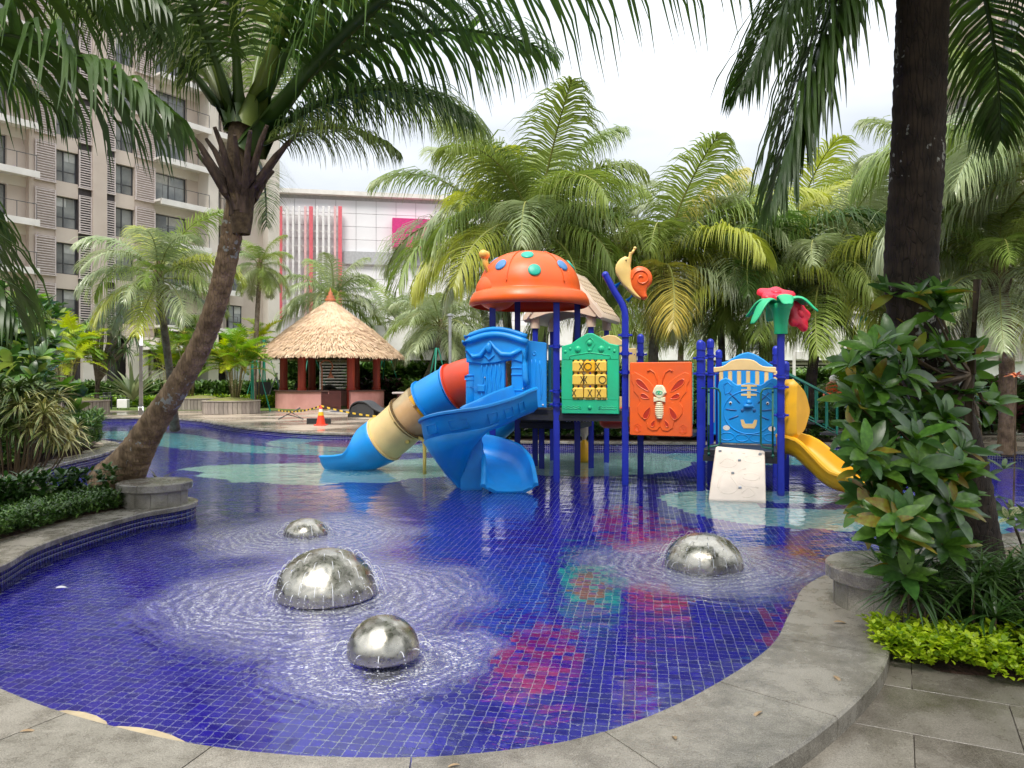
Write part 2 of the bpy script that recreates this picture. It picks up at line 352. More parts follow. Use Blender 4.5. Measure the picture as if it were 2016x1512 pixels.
near_poly = [(-90, 6.0)] + [tuple(OFF[k]) for k in na] + [(3.4, 5.6), (90, 5.6), (90, -30), (-90, -30)]
sheet('ground', near_poly, .05, GROUT_G, kind='structure')
# lawn
LAWN = pm('lawn_turf', (.13, .20, .03), rough=.9, col2=(.07, .12, .018), scale=3, bump=.7, bscale=120, dist=.03)
sheet('lawn', [(-70, 45.5), (-28, 41.5), (-12, 41), (-6, 47), (-3.5, 70), (-70, 70)], .196, LAWN, kind='structure')
sheet('lawn', [(6, 33), (13, 27), (40, 24), (60, 60), (8, 60)], .196, LAWN, kind='structure')
# coping slabs: solid stones following the outline
cop = thing('pool_coping', None, None); cop['kind'] = 'structure'
def ring_slab(ids, w, top, th, out0=-.03):
    V = []; n = len(ids)
    pts = [(SH[i] + OUTN[i] * out0, SH[i] + OUTN[i] * (w[i] if hasattr(w, '__len__') else w)) for i in ids]
    b = .012
    for (a, c) in pts:
        d = (c - a) / np.linalg.norm(c - a)
        V += [(*a, top - th), (*a, top - b), (*(a + d * b), top), (*(c - d * b), top), (*c, top - b), (*c, top - th)]
    Fs = [(i * 6 + j, (i + 1) * 6 + j, (i + 1) * 6 + (j + 1) % 6, i * 6 + (j + 1) % 6) for i in range(n - 1) for j in range(6)]
    Fs += [tuple(range(6)), tuple(range((n - 1) * 6, n * 6))[::-1]]
    if area > 0: Fs = [f[::-1] for f in Fs]
    return V, Fs
n = len(SH); i = 0; k = 0
order = na + fa[::-1][1:-1]
order = [j % n for j in range(n)]
seglen = {True: 9, False: 8}
while i < n:
    x, y = SH[i]; L_ = 9 if y < 11 else 12
    j = min(i + L_, n)
    ids = [q % n for q in range(i, j + 1)]
    V, Fs = ring_slab(ids, wid, CZ, .06 if y > 6.3 or x < -3 else .11)
    # shrink 3 mm at both ends so that the joints stay open
    V = np.array(V); c0 = V[:6].mean(0); c1 = V[-6:].mean(0); dd = (c1 - c0) / np.linalg.norm(c1 - c0)
    V[:6] += dd * .0035; V[-6:] -= dd * .0035
    me = mesh('coping_slab', V, [tuple(f) for f in Fs], CONC); obj('coping_slab', me, cop)
    i = j
# coping bed and pool wall under the slabs
V = []; Fs = []
for i in range(n):
    a = SH[i]; c = SH[i] + OUTN[i] * (wid[i] - .03); a2 = SH[i] + OUTN[i] * .01
    V += [(*a2, -.34), (*a2, CZ - .03), (*c, CZ - .03), (*c, -.34)]
for i in range(n):
    j = (i + 1) % n
    for q in range(3):
        f = (i * 4 + q, j * 4 + q, j * 4 + q + 1, i * 4 + q + 1); Fs.append(f[::-1] if area > 0 else f)
WALLG = pm('wall_grout', (.78, .78, .84), rough=.6, col2=(.6, .6, .66))
wall = obj('pool_wall', mesh('pool_wall', V, Fs, WALLG), kind='structure')
# riser of the near kerb: rough stones
TILEB = pm('tile_blue', (.010, .008, .20), rough=.12, col2=(.007, .008, .12), scale=3, obrand=.25, coat=.5)
# wall tiles
TS = .05
st = resample([tuple(p) for p in SH], TS, True); tt = np.roll(st, -1, 0) - np.roll(st, 1, 0); tt /= np.linalg.norm(tt, axis=1, keepdims=True)
ow = np.stack([tt[:, 1], -tt[:, 0]], 1) * (1 if area > 0 else -1)
X = []
for r in range(9):
    z = .135 - .025 - r * TS
    q = np.zeros((len(st), 4, 4)); q[:, :2, 0] = tt; q[:, :2, 1] = ow; q[:, 2, 2] = 1; q[:, 3, 3] = 1
    q[:, :2, 3] = st + ow * .004; q[:, 2, 3] = z; X.append(q)
X = np.concatenate(X)
vis = (X[:, 1, 3] > 5.9)
X = X[vis]
keyd = np.hypot(X[:, 0, 3], X[:, 1, 3]) + np.where(X[:, 2, 3] < 0, 50, 0) + np.where(X[:, 0, 3] > 0, 50, 0)
m = MB(); m.box((0, 0, 0), (.0410, .01, .0415)); TT = (np.array(m.v), np.array(m.f))
pieces('wall_tile', TT, X, TILEB, wall, cap=300, key=keyd)
# ---------------------------------------------------------------- mosaic floor
FZ = -.30; TS = .07
a_ = R(-9.6); gx = np.array([math.cos(a_), math.sin(a_)]); gy = np.array([-math.sin(a_), math.cos(a_)])
U = np.arange(-640, 640); 
cx0, cy0 = SH.min(0) - .2, SH.max(0) + .2
uu, vv = np.meshgrid(np.arange(-700, 700), np.arange(-200, 720)); uu = uu.ravel(); vv = vv.ravel()
pts = uu[:, None] * TS * gx + vv[:, None] * TS * gy
bb = (pts[:, 0] > cx0[0]) & (pts[:, 0] < cy0[0]) & (pts[:, 1] > cx0[1]) & (pts[:, 1] < cy0[1])
# keep only what the camera and its neighbours can see
bb &= (np.abs(pts[:, 0]) < pts[:, 1] * .78 + 1.2)
pts = pts[bb]
ins = inside(pts, SH[::3]); pts = pts[ins]
# colours of the laid pattern
def FL(px, py):  # where a point seen on the floor through the water lies
    Y = EYE * F / (py - HY); X_ = (px - CX) / F * Y; h_ = math.hypot(X_, Y); s_ = h_ / math.hypot(h_, EYE) / 1.333; e_ = (h_ + .3 * s_ / math.sqrt(1 - s_ * s_)) / h_; return (X_ * e_, Y * e_)
colr = np.tile(np.array([.012, .003, .42]), (len(pts), 1))
jit = rng.random(len(pts))
colr[jit < .25] = (.018, .006, .50); colr[jit > .8] = (.009, .004, .32)
def inpoly(poly, smooth=True):
    q = [Vector((*FL(*p), 0)) for p in poly]
    if smooth: q = spline(q, .2, True)
    wob = pts + np.stack([np.sin(pts[:, 1] * 9 + 3 * np.sin(pts[:, 0] * 4)), np.sin(pts[:, 0] * 8 + 3 * np.sin(pts[:, 1] * 5))], 1) * .03
    return inside(wob if smooth else pts, np.array([tuple(v[:2]) for v in q]))
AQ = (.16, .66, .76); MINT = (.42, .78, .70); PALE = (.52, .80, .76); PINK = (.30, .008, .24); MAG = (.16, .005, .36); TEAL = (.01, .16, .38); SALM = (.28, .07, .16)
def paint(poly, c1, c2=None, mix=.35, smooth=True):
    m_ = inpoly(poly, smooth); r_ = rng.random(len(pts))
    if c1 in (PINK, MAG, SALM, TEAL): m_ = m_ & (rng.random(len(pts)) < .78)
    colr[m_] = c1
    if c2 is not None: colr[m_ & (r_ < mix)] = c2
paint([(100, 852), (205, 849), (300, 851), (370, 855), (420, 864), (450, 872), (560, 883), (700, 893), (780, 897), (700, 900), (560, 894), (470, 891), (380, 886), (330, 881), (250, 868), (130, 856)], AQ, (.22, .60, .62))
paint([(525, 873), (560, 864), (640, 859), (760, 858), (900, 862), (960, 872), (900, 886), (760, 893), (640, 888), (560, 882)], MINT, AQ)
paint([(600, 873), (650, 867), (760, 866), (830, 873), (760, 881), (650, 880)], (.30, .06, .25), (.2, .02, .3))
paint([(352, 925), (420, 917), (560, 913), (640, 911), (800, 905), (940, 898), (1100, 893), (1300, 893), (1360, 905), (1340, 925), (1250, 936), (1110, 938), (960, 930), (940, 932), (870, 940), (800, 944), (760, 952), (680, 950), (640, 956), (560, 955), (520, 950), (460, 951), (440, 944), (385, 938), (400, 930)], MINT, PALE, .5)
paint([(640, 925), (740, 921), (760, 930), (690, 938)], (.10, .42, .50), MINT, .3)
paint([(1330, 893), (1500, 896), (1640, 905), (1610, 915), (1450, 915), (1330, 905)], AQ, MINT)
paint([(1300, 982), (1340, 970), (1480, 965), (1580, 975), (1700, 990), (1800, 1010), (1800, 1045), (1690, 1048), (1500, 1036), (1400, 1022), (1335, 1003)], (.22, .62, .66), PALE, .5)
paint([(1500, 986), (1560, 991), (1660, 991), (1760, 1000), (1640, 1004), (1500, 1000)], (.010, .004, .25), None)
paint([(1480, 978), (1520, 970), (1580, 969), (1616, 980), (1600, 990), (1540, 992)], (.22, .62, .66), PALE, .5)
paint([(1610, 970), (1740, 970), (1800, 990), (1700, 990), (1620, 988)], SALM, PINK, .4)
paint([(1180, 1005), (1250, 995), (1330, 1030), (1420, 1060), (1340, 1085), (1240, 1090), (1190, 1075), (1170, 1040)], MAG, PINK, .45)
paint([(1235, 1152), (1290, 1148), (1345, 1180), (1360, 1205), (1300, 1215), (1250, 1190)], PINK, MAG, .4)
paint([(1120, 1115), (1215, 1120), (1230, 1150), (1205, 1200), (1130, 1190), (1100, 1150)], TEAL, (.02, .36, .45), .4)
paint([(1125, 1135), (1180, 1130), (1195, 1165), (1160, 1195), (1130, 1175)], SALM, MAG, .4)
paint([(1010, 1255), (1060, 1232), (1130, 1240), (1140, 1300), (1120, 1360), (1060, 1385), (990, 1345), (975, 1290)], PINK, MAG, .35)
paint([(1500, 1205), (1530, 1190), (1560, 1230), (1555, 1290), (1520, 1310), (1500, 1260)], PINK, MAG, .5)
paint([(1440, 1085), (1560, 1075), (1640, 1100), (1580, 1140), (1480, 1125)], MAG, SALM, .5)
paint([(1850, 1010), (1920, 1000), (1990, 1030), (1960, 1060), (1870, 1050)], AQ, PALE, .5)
hw = TS / 2 - .0027
P3 = np.zeros((len(pts), 4, 3)); tilt = rng.normal(0, .0006, (len(pts), 4))
for q, (sx, sy) in enumerate(((-1, -1), (1, -1), (1, 1), (-1, 1))):
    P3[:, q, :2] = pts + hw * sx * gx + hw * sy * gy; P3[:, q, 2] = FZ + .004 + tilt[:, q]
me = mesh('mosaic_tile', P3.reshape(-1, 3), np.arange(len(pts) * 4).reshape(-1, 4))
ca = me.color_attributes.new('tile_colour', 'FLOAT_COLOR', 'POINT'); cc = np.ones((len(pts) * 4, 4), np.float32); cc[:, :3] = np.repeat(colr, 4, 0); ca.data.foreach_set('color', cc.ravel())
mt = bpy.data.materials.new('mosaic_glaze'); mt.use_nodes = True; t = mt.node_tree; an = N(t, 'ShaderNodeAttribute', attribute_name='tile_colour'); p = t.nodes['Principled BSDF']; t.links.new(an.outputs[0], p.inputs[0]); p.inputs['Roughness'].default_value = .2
me.materials.append(mt)
GROUTF = pm('floor_grout', (.55, .58, .68), rough=.7, col2=(.42, .46, .58), scale=2)
floor = sheet('pool_floor', [tuple(v) for v in (SH + OUTN * .05)], FZ, GROUTF, kind='structure')
# the 300 tiles that show largest are objects of their own
dist = np.hypot(pts[:, 0], pts[:, 1]) + np.where(np.abs(pts[:, 0]) > pts[:, 1] * .66, 30, 0) + np.where(pts[:, 1] < 3.4, 30, 0)
near = np.argsort(dist)[:300]
keep = np.ones(len(pts), bool); keep[near] = False
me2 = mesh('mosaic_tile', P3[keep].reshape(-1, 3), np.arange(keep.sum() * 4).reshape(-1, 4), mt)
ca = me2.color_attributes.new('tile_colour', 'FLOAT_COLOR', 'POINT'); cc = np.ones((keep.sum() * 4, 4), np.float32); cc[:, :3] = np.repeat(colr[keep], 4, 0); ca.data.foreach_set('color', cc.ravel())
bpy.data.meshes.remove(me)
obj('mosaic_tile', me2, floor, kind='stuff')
cache = {}
for i in near:
    key = tuple(np.round(colr[i], 3))
    if key not in cache:
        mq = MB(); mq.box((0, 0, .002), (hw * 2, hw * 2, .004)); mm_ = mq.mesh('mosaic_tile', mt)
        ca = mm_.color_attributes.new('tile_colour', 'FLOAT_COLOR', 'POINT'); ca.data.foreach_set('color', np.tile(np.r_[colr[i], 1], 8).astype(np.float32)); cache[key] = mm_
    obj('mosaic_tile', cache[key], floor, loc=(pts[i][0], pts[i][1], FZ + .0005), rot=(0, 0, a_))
# ---------------------------------------------------------------- water
DOMES = [(G(622, 1196), .415, .36, .02), (G(745, 1322), .232, .225, .05), (G(593, 1058), .255, .17, .0), (G(1401, 1128), .375, .30, .0)]
DOMES = [(Vector((v.x, v.y + r * .8, 0)), r, h, lift) for v, r, h, lift in DOMES]
wm = bpy.data.materials.new('pool_water'); wm.use_nodes = True; t = wm.node_tree; t.nodes.clear(); LK = t.links.new
o_ = N(t, 'ShaderNodeOutputMaterial'); gl = N(t, 'ShaderNodeBsdfGlass'); gl.inputs['IOR'].default_value = 1.48; gl.inputs['Roughness'].default_value = 0; gl.inputs['Color'].default_value = (.96, .98, 1, 1)
g = N(t, 'ShaderNodeNewGeometry')
def noise(scale, det, stretch=(1, 1, 1), rough=.5, dist=0):
    mpn = N(t, 'ShaderNodeMapping'); mpn.inputs['Scale'].default_value = stretch; LK(g.outputs['Position'], mpn.inputs[0])
    q = N(t, 'ShaderNodeTexNoise'); q.inputs['Scale'].default_value = scale; q.inputs['Detail'].default_value = det; q.inputs['Roughness'].default_value = rough; q.inputs['Distortion'].default_value = dist; LK(mpn.outputs[0], q.inputs[0]); return q.outputs[0]
def mth(op, a, b=None, c=None):
    q = N(t, 'ShaderNodeMath', operation=op)
    for i_, v_ in enumerate((a, b, c)):
        if v_ is None: continue
        if isinstance(v_, (int, float)): q.inputs[i_].default_value = v_
        else: LK(v_, q.inputs[i_])
    return q.outputs[0]
edge_n = noise(1.6, 4)
mask = None; rings = None
for (c, r, h, lift), reach in zip(DOMES, (1.25, .6, 1.35, 1.0)):
    vd = N(t, 'ShaderNodeVectorMath', operation='DISTANCE'); LK(g.outputs['Position'], vd.inputs[0]); vd.inputs[1].default_value = (c.x, c.y, 0)
    mr = N(t, 'ShaderNodeMapRange', interpolation_type='SMOOTHSTEP'); mr.inputs[1].default_value = r + reach; mr.inputs[2].default_value = r + reach * .3; LK(mth('ADD', vd.outputs['Value'], mth('MULTIPLY_ADD', edge_n, .9, -.45)), mr.inputs[0])
    rg = mth('SINE', mth('MULTIPLY_ADD', vd.outputs['Value'], 62, mth('MULTIPLY', edge_n, 32))); m2 = N(t, 'ShaderNodeMapRange', interpolation_type='SMOOTHSTEP'); m2.inputs[1].default_value = r + reach * 1.5; m2.inputs[2].default_value = r + reach * .7; LK(vd.outputs['Value'], m2.inputs[0])
    rr1 = mth('MULTIPLY', rg, m2.outputs[0]); rings = rr1 if rings is None else mth('ADD', rings, rr1)
    mask = mr.outputs[0] if mask is None else mth('MAXIMUM', mask, mr.outputs[0])
calm = noise(.5, 2)                       # patches of calmer water
cm = N(t, 'ShaderNodeMapRange'); cm.inputs[1].default_value = .40; cm.inputs[2].default_value = .62; cm.inputs[3].default_value = .25; cm.inputs[4].default_value = 1.0; LK(calm, cm.inputs[0])
n1 = noise(1.8, 2, (1, 1.6, 1), dist=.3); n2 = noise(9, 3, (1, 1.5, 1), dist=.6); n3 = noise(30, 2, (1, 1.15, 1), dist=.5); n4 = noise(60, 2, dist=.5)
h1 = mth('MULTIPLY', n1, .012); h2 = mth('MULTIPLY', mth('MULTIPLY', n2, .0034), cm.outputs[0]); h3 = mth('MULTIPLY', mth('MULTIPLY', n3, mth('MULTIPLY_ADD', mask, .0085, .0003)), 1.0)
h4 = mth('MULTIPLY', mth('MULTIPLY', n4, mask), .0035)
hh = mth('ADD', mth('ADD', mth('ADD', h1, mth('MULTIPLY', rings, .0008)), h2), mth('ADD', h3, h4))
bp = N(t, 'ShaderNodeBump'); bp.inputs['Strength'].default_value = 1; bp.inputs['Distance'].default_value = 1; LK(hh, bp.inputs['Height']); LK(bp.outputs[0], gl.inputs['Normal']); LK(gl.outputs[0], o_.inputs[0])
# milky foam close to the fountains, with painted sky glints as white flecks
df = N(t, 'ShaderNodeBsdfDiffuse'); df.inputs[0].default_value = (.86, .88, .97, 1); LK(bp.outputs[0], df.inputs['Normal'])
ms = N(t, 'ShaderNodeMixShader'); foam_glint = mth('GREATER_THAN', noise(40, 4, (1, 1.5, 1), rough=.8), .54); LK(mth('MULTIPLY', mask, mth('MULTIPLY_ADD', foam_glint, mth('MAXIMUM', mth('MULTIPLY_ADD', mth('ADD', rings, mth('MULTIPLY_ADD', n2, 5.0, -2.5)), .22, .42), .03), .05)), ms.inputs[0]); LK(gl.outputs[0], ms.inputs[1]); LK(df.outputs[0], ms.inputs[2]); LK(ms.outputs[0], o_.inputs[0])
sheet('pool_water', [tuple(v) for v in (SH + OUTN * .004)], 0.0, wm, kind='structure')
# ---------------------------------------------------------------- near paving slabs (bottom right)
pave = thing('near_paving', None, None); pave['kind'] = 'structure'
PAVM = pm('wet_paving', (.27, .24, .20), speck=.45, rough=.36, col2=(.12, .102, .08), scale=1.6, detail=14, nrough=.68, bump=.35, bscale=110, dist=.004, lo=.38, hi=.6, rough2=.12, obrand=.12)
outer_near = np.array([SH[k] + OUTN[k] * (wid[k] - .06) for k in range(n)])
ang = R(-27)
ex = np.array([math.cos(ang), math.sin(ang)]); ey = np.array([-math.sin(ang), math.cos(ang)])
def clip(poly, p0, nrm):
    r_ = []
    for i in range(len(poly)):
        A, B = poly[i - 1], poly[i]; da, db = (A - p0) @ nrm, (B - p0) @ nrm
        if (da >= 0) != (db >= 0): r_.append(A + (B - A) * da / (da - db))
        if db >= 0: r_.append(B)
    return r_
for i in range(-8, 9):
    for j in range(-9, 8):
        w_, l_ = .9, .6
        c = ex * (i * w_ + (.45 if j % 2 else 0)) + ey * j * l_ + np.array([2.2, 3.2])
        if not (-.6 < c[1] < 5.0 and -5.2 < c[0] < 6.5): continue
        q = [c + ex * sx * (.4485) + ey * sy * .2985 for sx, sy in ((-1, -1), (1, -1), (1, 1), (-1, 1))]
        k_ = int(np.argmin(np.linalg.norm(outer_near - c, axis=1)))
        if np.linalg.norm(outer_near[k_] - c) < 1.0:
            for kk_ in (k_ - 4, k_, (k_ + 4) % n): q = clip(q, outer_near[kk_] - OUTN[kk_] * .06, OUTN[kk_]) if len(q) > 2 else q
        if len(q) < 3 or inside(np.array([np.mean(q, 0)]), SH[::3]).any(): continue
        mb = MB(); mb.prism([tuple(v - c) for v in q], .05, z0=-.025, bev=.003); mb.obj('paving_slab', PAVM, pave, loc=(c[0], c[1], .075 + random.uniform(-.0015, .0015)))
# rough riser stones under the outer lip of the near coping
riser = thing('kerb_riser', None, None); riser['kind'] = 'structure'
nr = [k for k in na if SH[k][1] < 6 and SH[k][0] > -4]
for q in range(0, len(nr) - 4, 4):
    a, b = nr[q], nr[q + 4]
    pa = SH[a] + OUTN[a] * (wid[a] - .035); pb = SH[b] + OUTN[b] * (wid[b] - .035); c = (pa + pb) / 2; d = pb - pa; Lq = np.linalg.norm(d)
    mb = MB(); mb.box((0, 0, 0), (Lq - .004, .05 + random.uniform(0, .012), .10), bev=.006); mb.obj('riser_stone', STONE2, riser, loc=(c[0], c[1], .09), rot=(0, 0, math.atan2(d[1], d[0])))
# pale apron lumps inside the near left edge
APR = pm('apron_mortar', (.52, .42, .27), rough=.8, col2=(.38, .30, .19), scale=9, bump=.6, bscale=120, dist=.005)
for q, (x0, x1, yy) in enumerate(((75, 215, 1400), (180, 400, 1432))):
    a = idx_near(*C_(x0, 1395 + q * 25)[:2]); b = idx_near(*C_(x1, 1425 + q * 38)[:2])
    ids = arc(a, b, 1) if len(arc(a, b, 1)) < n / 2 else arc(a, b, -1)
    V = []; kk = len(ids)
    for w_, id_ in enumerate(ids):
        s_ = math.sin(math.pi * w_ / (kk - 1)) ** .6
        A = SH[id_] + OUTN[id_] * .05; B = SH[id_] - OUTN[id_] * (.02 + .085 * s_)
        V += [(*A, .185), (*B, .165 + .01 * s_), (*B, .06), (*A, .06)]
    mesh_f = [(w_ * 4 + j, w_ * 4 + 4 + j, w_ * 4 + 4 + (j + 1) % 4, w_ * 4 + (j + 1) % 4) for w_ in range(kk - 1) for j in range(4)] + [(0, 1, 2, 3), tuple(range(kk * 4 - 4, kk * 4))[::-1]]
    obj('edging_mortar', mesh('edging_mortar', V, mesh_f, APR), cop)
# ---------------------------------------------------------------- round stone benches
def bench(c, r, label, ph):
    o = thing('stone_bench', label, 'bench', (c.x, c.y, CZ), ph)
    m = MB(); m.lathe([(.01, 0), (r - .03, 0), (r - .03, .20), (.01, .20)], 40); m.obj('core', STONE2, o, angle=40)
    for k in range(13):
        a0, a1 = 2 * math.pi * k / 13 + .006, 2 * math.pi * (k + 1) / 13 - .006; ro = r + random.uniform(-.004, .006); st_ = 4
        A = [(math.cos(a0 + (a1 - a0) * i / st_), math.sin(a0 + (a1 - a0) * i / st_)) for i in range(st_ + 1)]
        poly = [(x * ro, y * ro) for x, y in A] + [(x * (r - .05), y * (r - .05)) for x, y in A[::-1]]
        m = MB(); m.prism(poly, .195, bev=.006); m.obj('drum_stone', STONE2, o)
    R2 = r + .055
    for k in range(6):
        a0, a1 = 2 * math.pi * k / 6 + .004 + .3, 2 * math.pi * (k + 1) / 6 - .004 + .3; st_ = 9
        A = [(math.cos(a0 + (a1 - a0) * i / st_), math.sin(a0 + (a1 - a0) * i / st_)) for i in range(st_ + 1)]
        poly = [(x * R2 * (1 + .006 * math.sin(9 * i + k)), y * R2 * (1 + .006 * math.sin(9 * i + k))) for i, (x, y) in enumerate(A)] + [(0.004 * math.cos((a0 + a1) / 2), .004 * math.sin((a0 + a1) / 2))]
        m = MB(); m.prism(poly, .095, bev=.012, z0=.197); m.obj('seat_slab', CONC, o)
    return o
bench(BENCH_L, .40, 'round stone bench at the foot of the leaning palm, left pool edge', .2)
bench(BENCH_R, .42, 'round stone bench beside the dark leafy shrub, right pool edge', 1.0)
# ---------------------------------------------------------------- planting beds (soil mounds)
def mound(name, poly, z0, h, mat=SOIL, res=.35, bottom=None, **kw):
    poly = np.array(poly); lo, hi = poly.min(0), poly.max(0); xs = np.arange(lo[0], hi[0] + res, res); ys = np.arange(lo[1], hi[1] + res, res)
    gx_, gy_ = np.meshgrid(xs, ys); Pp = np.stack([gx_.ravel(), gy_.ravel()], 1); ins_ = inside(Pp, poly)
    # distance to the border
    dd = np.full(len(Pp), 9.)
    for i in range(len(poly)):
        a, b = poly[i - 1], poly[i]; ab = b - a; t_ = np.clip(((Pp - a) @ ab) / max(ab @ ab, 1e-9), 0, 1); dd = np.minimum(dd, np.linalg.norm(Pp - (a + t_[:, None] * ab), axis=1))
    zz = z0 + h * (1 - np.exp(-dd / .5)) + rng.normal(0, .012, len(Pp)) * (dd > .1)
    # clamp outside points onto nearest border
    for k_ in np.where(~ins_)[0]:
        best = None
        for i in range(len(poly)):
            a, b = poly[i - 1], poly[i]; ab = b - a; t_ = min(1, max(0, ((Pp[k_] - a) @ ab) / max(ab @ ab, 1e-9))); q = a + t_ * ab; d_ = np.linalg.norm(Pp[k_] - q)
            if best is None or d_ < best[0]: best = (d_, q)
        dd[k_] = best[0]
        if best[0] < res * 1.5: Pp[k_] = best[1]; zz[k_] = z0 - .03
    nx = len(xs); ok = ins_ | (dd < res * 1.5); Fs = []
    for j in range(len(ys) - 1):
        for i in range(nx - 1):
            q = [j * nx + i, j * nx + i + 1, (j + 1) * nx + i + 1, (j + 1) * nx + i]
            if all(ok[v] for v in q) and any(ins_[v] for v in q): Fs.append(tuple(q))
    return obj(name, mesh(name, np.c_[Pp, zz], Fs, mat, True), **kw)
def offpts(i, j, off):
    a = arc(i, j, 1) if len(arc(i, j, 1)) < n / 2 else arc(i, j, -1)
    return [tuple(SH[k] + OUTN[k] * (wid[k] + off)) for k in a[::3]]
left_edge = offpts(idx_near(-4.47, 6.2), idx_near(-8.75, 14.5), -.04)
LB = left_edge + [(-12.5, 13.5), (-14, 9), (-9, 4.5)]
mound('bed_soil', LB, .17, .12, kind='structure')
LB2 = offpts(idx_near(-8.75, 14.5), idx_near(-16.5, 22.8), -.04) + [(-24, 21), (-22, 14), (-12.5, 13.5)]
mound('bed_soil', LB2, .17, .12, kind='structure', res=.5)
RB = offpts(idx_near(2.35, 6.0), idx_near(7, 8.6), -.04) + [(9, 7), (8, 2.4), (5, 3.35), (3.3, 3.98), (2.25, 4.42), (2.38, 4.9)]
mound('bed_soil', RB, .085, .10, kind='structure')
# dark low edging board of the right bed
m = MB(); pts_ = [(2.27, 4.44, .09), (3.3, 3.99, .09), (5, 3.36, .09), (7, 2.7, .09)]
for a, b in zip(pts_[:-1], pts_[1:]):
    A, B = Vector(a), Vector(b); c = (A + B) / 2; m.box(c - Vector((.0, .10, .008)), ((B - A).length, .2, .03), rz=math.atan2(B.y - A.y, B.x - A.x), bev=.004)
m.obj('bed_edging', PAVM, kind='structure')
# ---------------------------------------------------------------- fountain domes
def steelmat():
    m = bpy.data.materials.new('brushed_dome_steel'); m.use_nodes = True; t = m.node_tree; p = t.nodes['Principled BSDF']; LK = t.links.new
    p.inputs['Base Color'].default_value = (.50, .47, .40, 1); p.inputs['Metallic'].default_value = 1
    c = N(t, 'ShaderNodeTexCoord'); a = N(t, 'ShaderNodeTexNoise'); a.inputs['Scale'].default_value = 4.5; a.inputs['Detail'].default_value = 2; LK(c.outputs['Object'], a.inputs[0])
    s = N(t, 'ShaderNodeTexNoise'); s.inputs['Scale'].default_value = 30; s.inputs['Detail'].default_value = 5; LK(c.outputs['Object'], s.inputs[0])
    mr = N(t, 'ShaderNodeMapRange'); mr.inputs[1].default_value = .3; mr.inputs[2].default_value = .7; mr.inputs[3].default_value = .2; mr.inputs[4].default_value = .38; LK(s.outputs[0], mr.inputs[0]); LK(mr.outputs[0], p.inputs['Roughness'])
    ad = N(t, 'ShaderNodeMath', operation='MULTIPLY_ADD'); ad.inputs[1].default_value = .03; LK(s.outputs[0], ad.inputs[0]); LK(a.outputs[0], ad.inputs[2])
    b = N(t, 'ShaderNodeBump'); b.inputs['Strength'].default_value = .6; b.inputs['Distance'].default_value = .05; LK(ad.outputs[0], b.inputs['Height']); LK(b.outputs[0], p.inputs['Normal']); return m
DSTEEL = steelmat()
JET = bpy.data.materials.new('water_jet'); JET.use_nodes = True; t = JET.node_tree; p = t.nodes['Principled BSDF']; p.inputs['Base Color'].default_value = (.95, .97, 1, 1); p.inputs['Roughness'].default_value = .1; p.inputs['Transmission Weight'].default_value = .1; p.inputs['IOR'].default_value = 1.33
labels = ['largest steel fountain dome, at left of the pool', 'small steel fountain dome nearest the front pool edge', 'smallest steel fountain dome, farthest back on the left', 'steel fountain dome standing alone on the right of the pool']
for (c, r, h, lift), lab in zip(DOMES, labels):
    o = thing('fountain_dome', lab, 'fountain', (c.x, c.y, 0), random.uniform(0, 6), 'steel dome fountains in the pool')
    prof = []
    for i in range(15):
        a = math.pi / 2 * i / 14; prof.append((max(.002, r * math.cos(a) ** .92), lift + .01 + h * math.sin(a)))
    m = MB(); m.lathe([(r * .9, lift - .015), (r * .985, lift - .012), (r * 1.0, lift)] + prof, 48); m.obj('shell', DSTEEL, o, smooth=True)
    m = MB(); m.lathe([(r * .5, -.3), (r * .5, lift + .02)], 20, cap=True); m.obj('pedestal', DARKMETAL, o)
    jm = MB(); hm = MB(); rows = 5 if r > .3 else (3 if r > .24 else 1)
    for row in range(rows):
        a = R(12 + row * 15); nn = int(22 * math.cos(a)); nn = max(8, int(nn * (1 if r > .3 else .6)))
        for k in range(nn):
            th = 2 * math.pi * (k + row * .5) / nn; rr = r * math.cos(a) ** .92; z0 = lift + .01 + h * math.sin(a)
            hm.ball((rr * math.cos(th), rr * math.sin(th), z0), .0035, 6)
            if r < .24 and k % 2 and k > 3: pass
            v = random.uniform(.38, .85) * (.8 + .5 * r); el = R(random.uniform(15, 55)) ; th += random.uniform(-.05, .05); vx = v * math.cos(el); vz = v * math.sin(el) + .15
            ph = []; tt_ = 0
            while True:
                x = rr + vx * tt_; z = z0 + vz * tt_ - 4.9 * tt_ * tt_
                if z < .0: break
                ph.append((x * math.cos(th), x * math.sin(th), z)); tt_ += .02
            if len(ph) > 2:
                cut = max(2, int(len(ph) * random.uniform(.35, .9))); jm.tube(ph[:cut + 1], .0022, 4, cap=False)
                for q in ph[cut + 1:]:
                    jm.ball(q, random.uniform(.0022, .0045), 4)
    jm.obj('water_jet', JET, o, smooth=True, kind='stuff'); hm.obj('nozzle', DARKMETAL, o, kind='stuff')
# fallen leaf and floating bits
def simple_leaf(name, label, cat, loc, rz, L_, w, mat, tilt=0.1, curl=.3):
    V, Fq = leafT(w / L_, 5, curl, .3); o = obj(name, mesh(name, V * L_, Fq, mat, True), loc=loc, rot=(tilt, .1, rz), label=label, cat=cat); return o
DRY = pm('dry_leaf', (.45, .33, .20), rough=.7, col2=(.25, .16, .08), scale=20)
simple_leaf('fallen_leaf', 'dry curled leaf lying on the right-hand coping near the bench', 'leaf', (2.12, 5.02, .212), R(-80), .11, .03, DRY)
simple_leaf('fallen_leaf', 'pale leaf floating on the water beside the left tiled wall', 'leaf', (-3.95, 6.6, .006), R(-60), .10, .06, pm('pale_leaf', (.5, .5, .55), rough=.5))

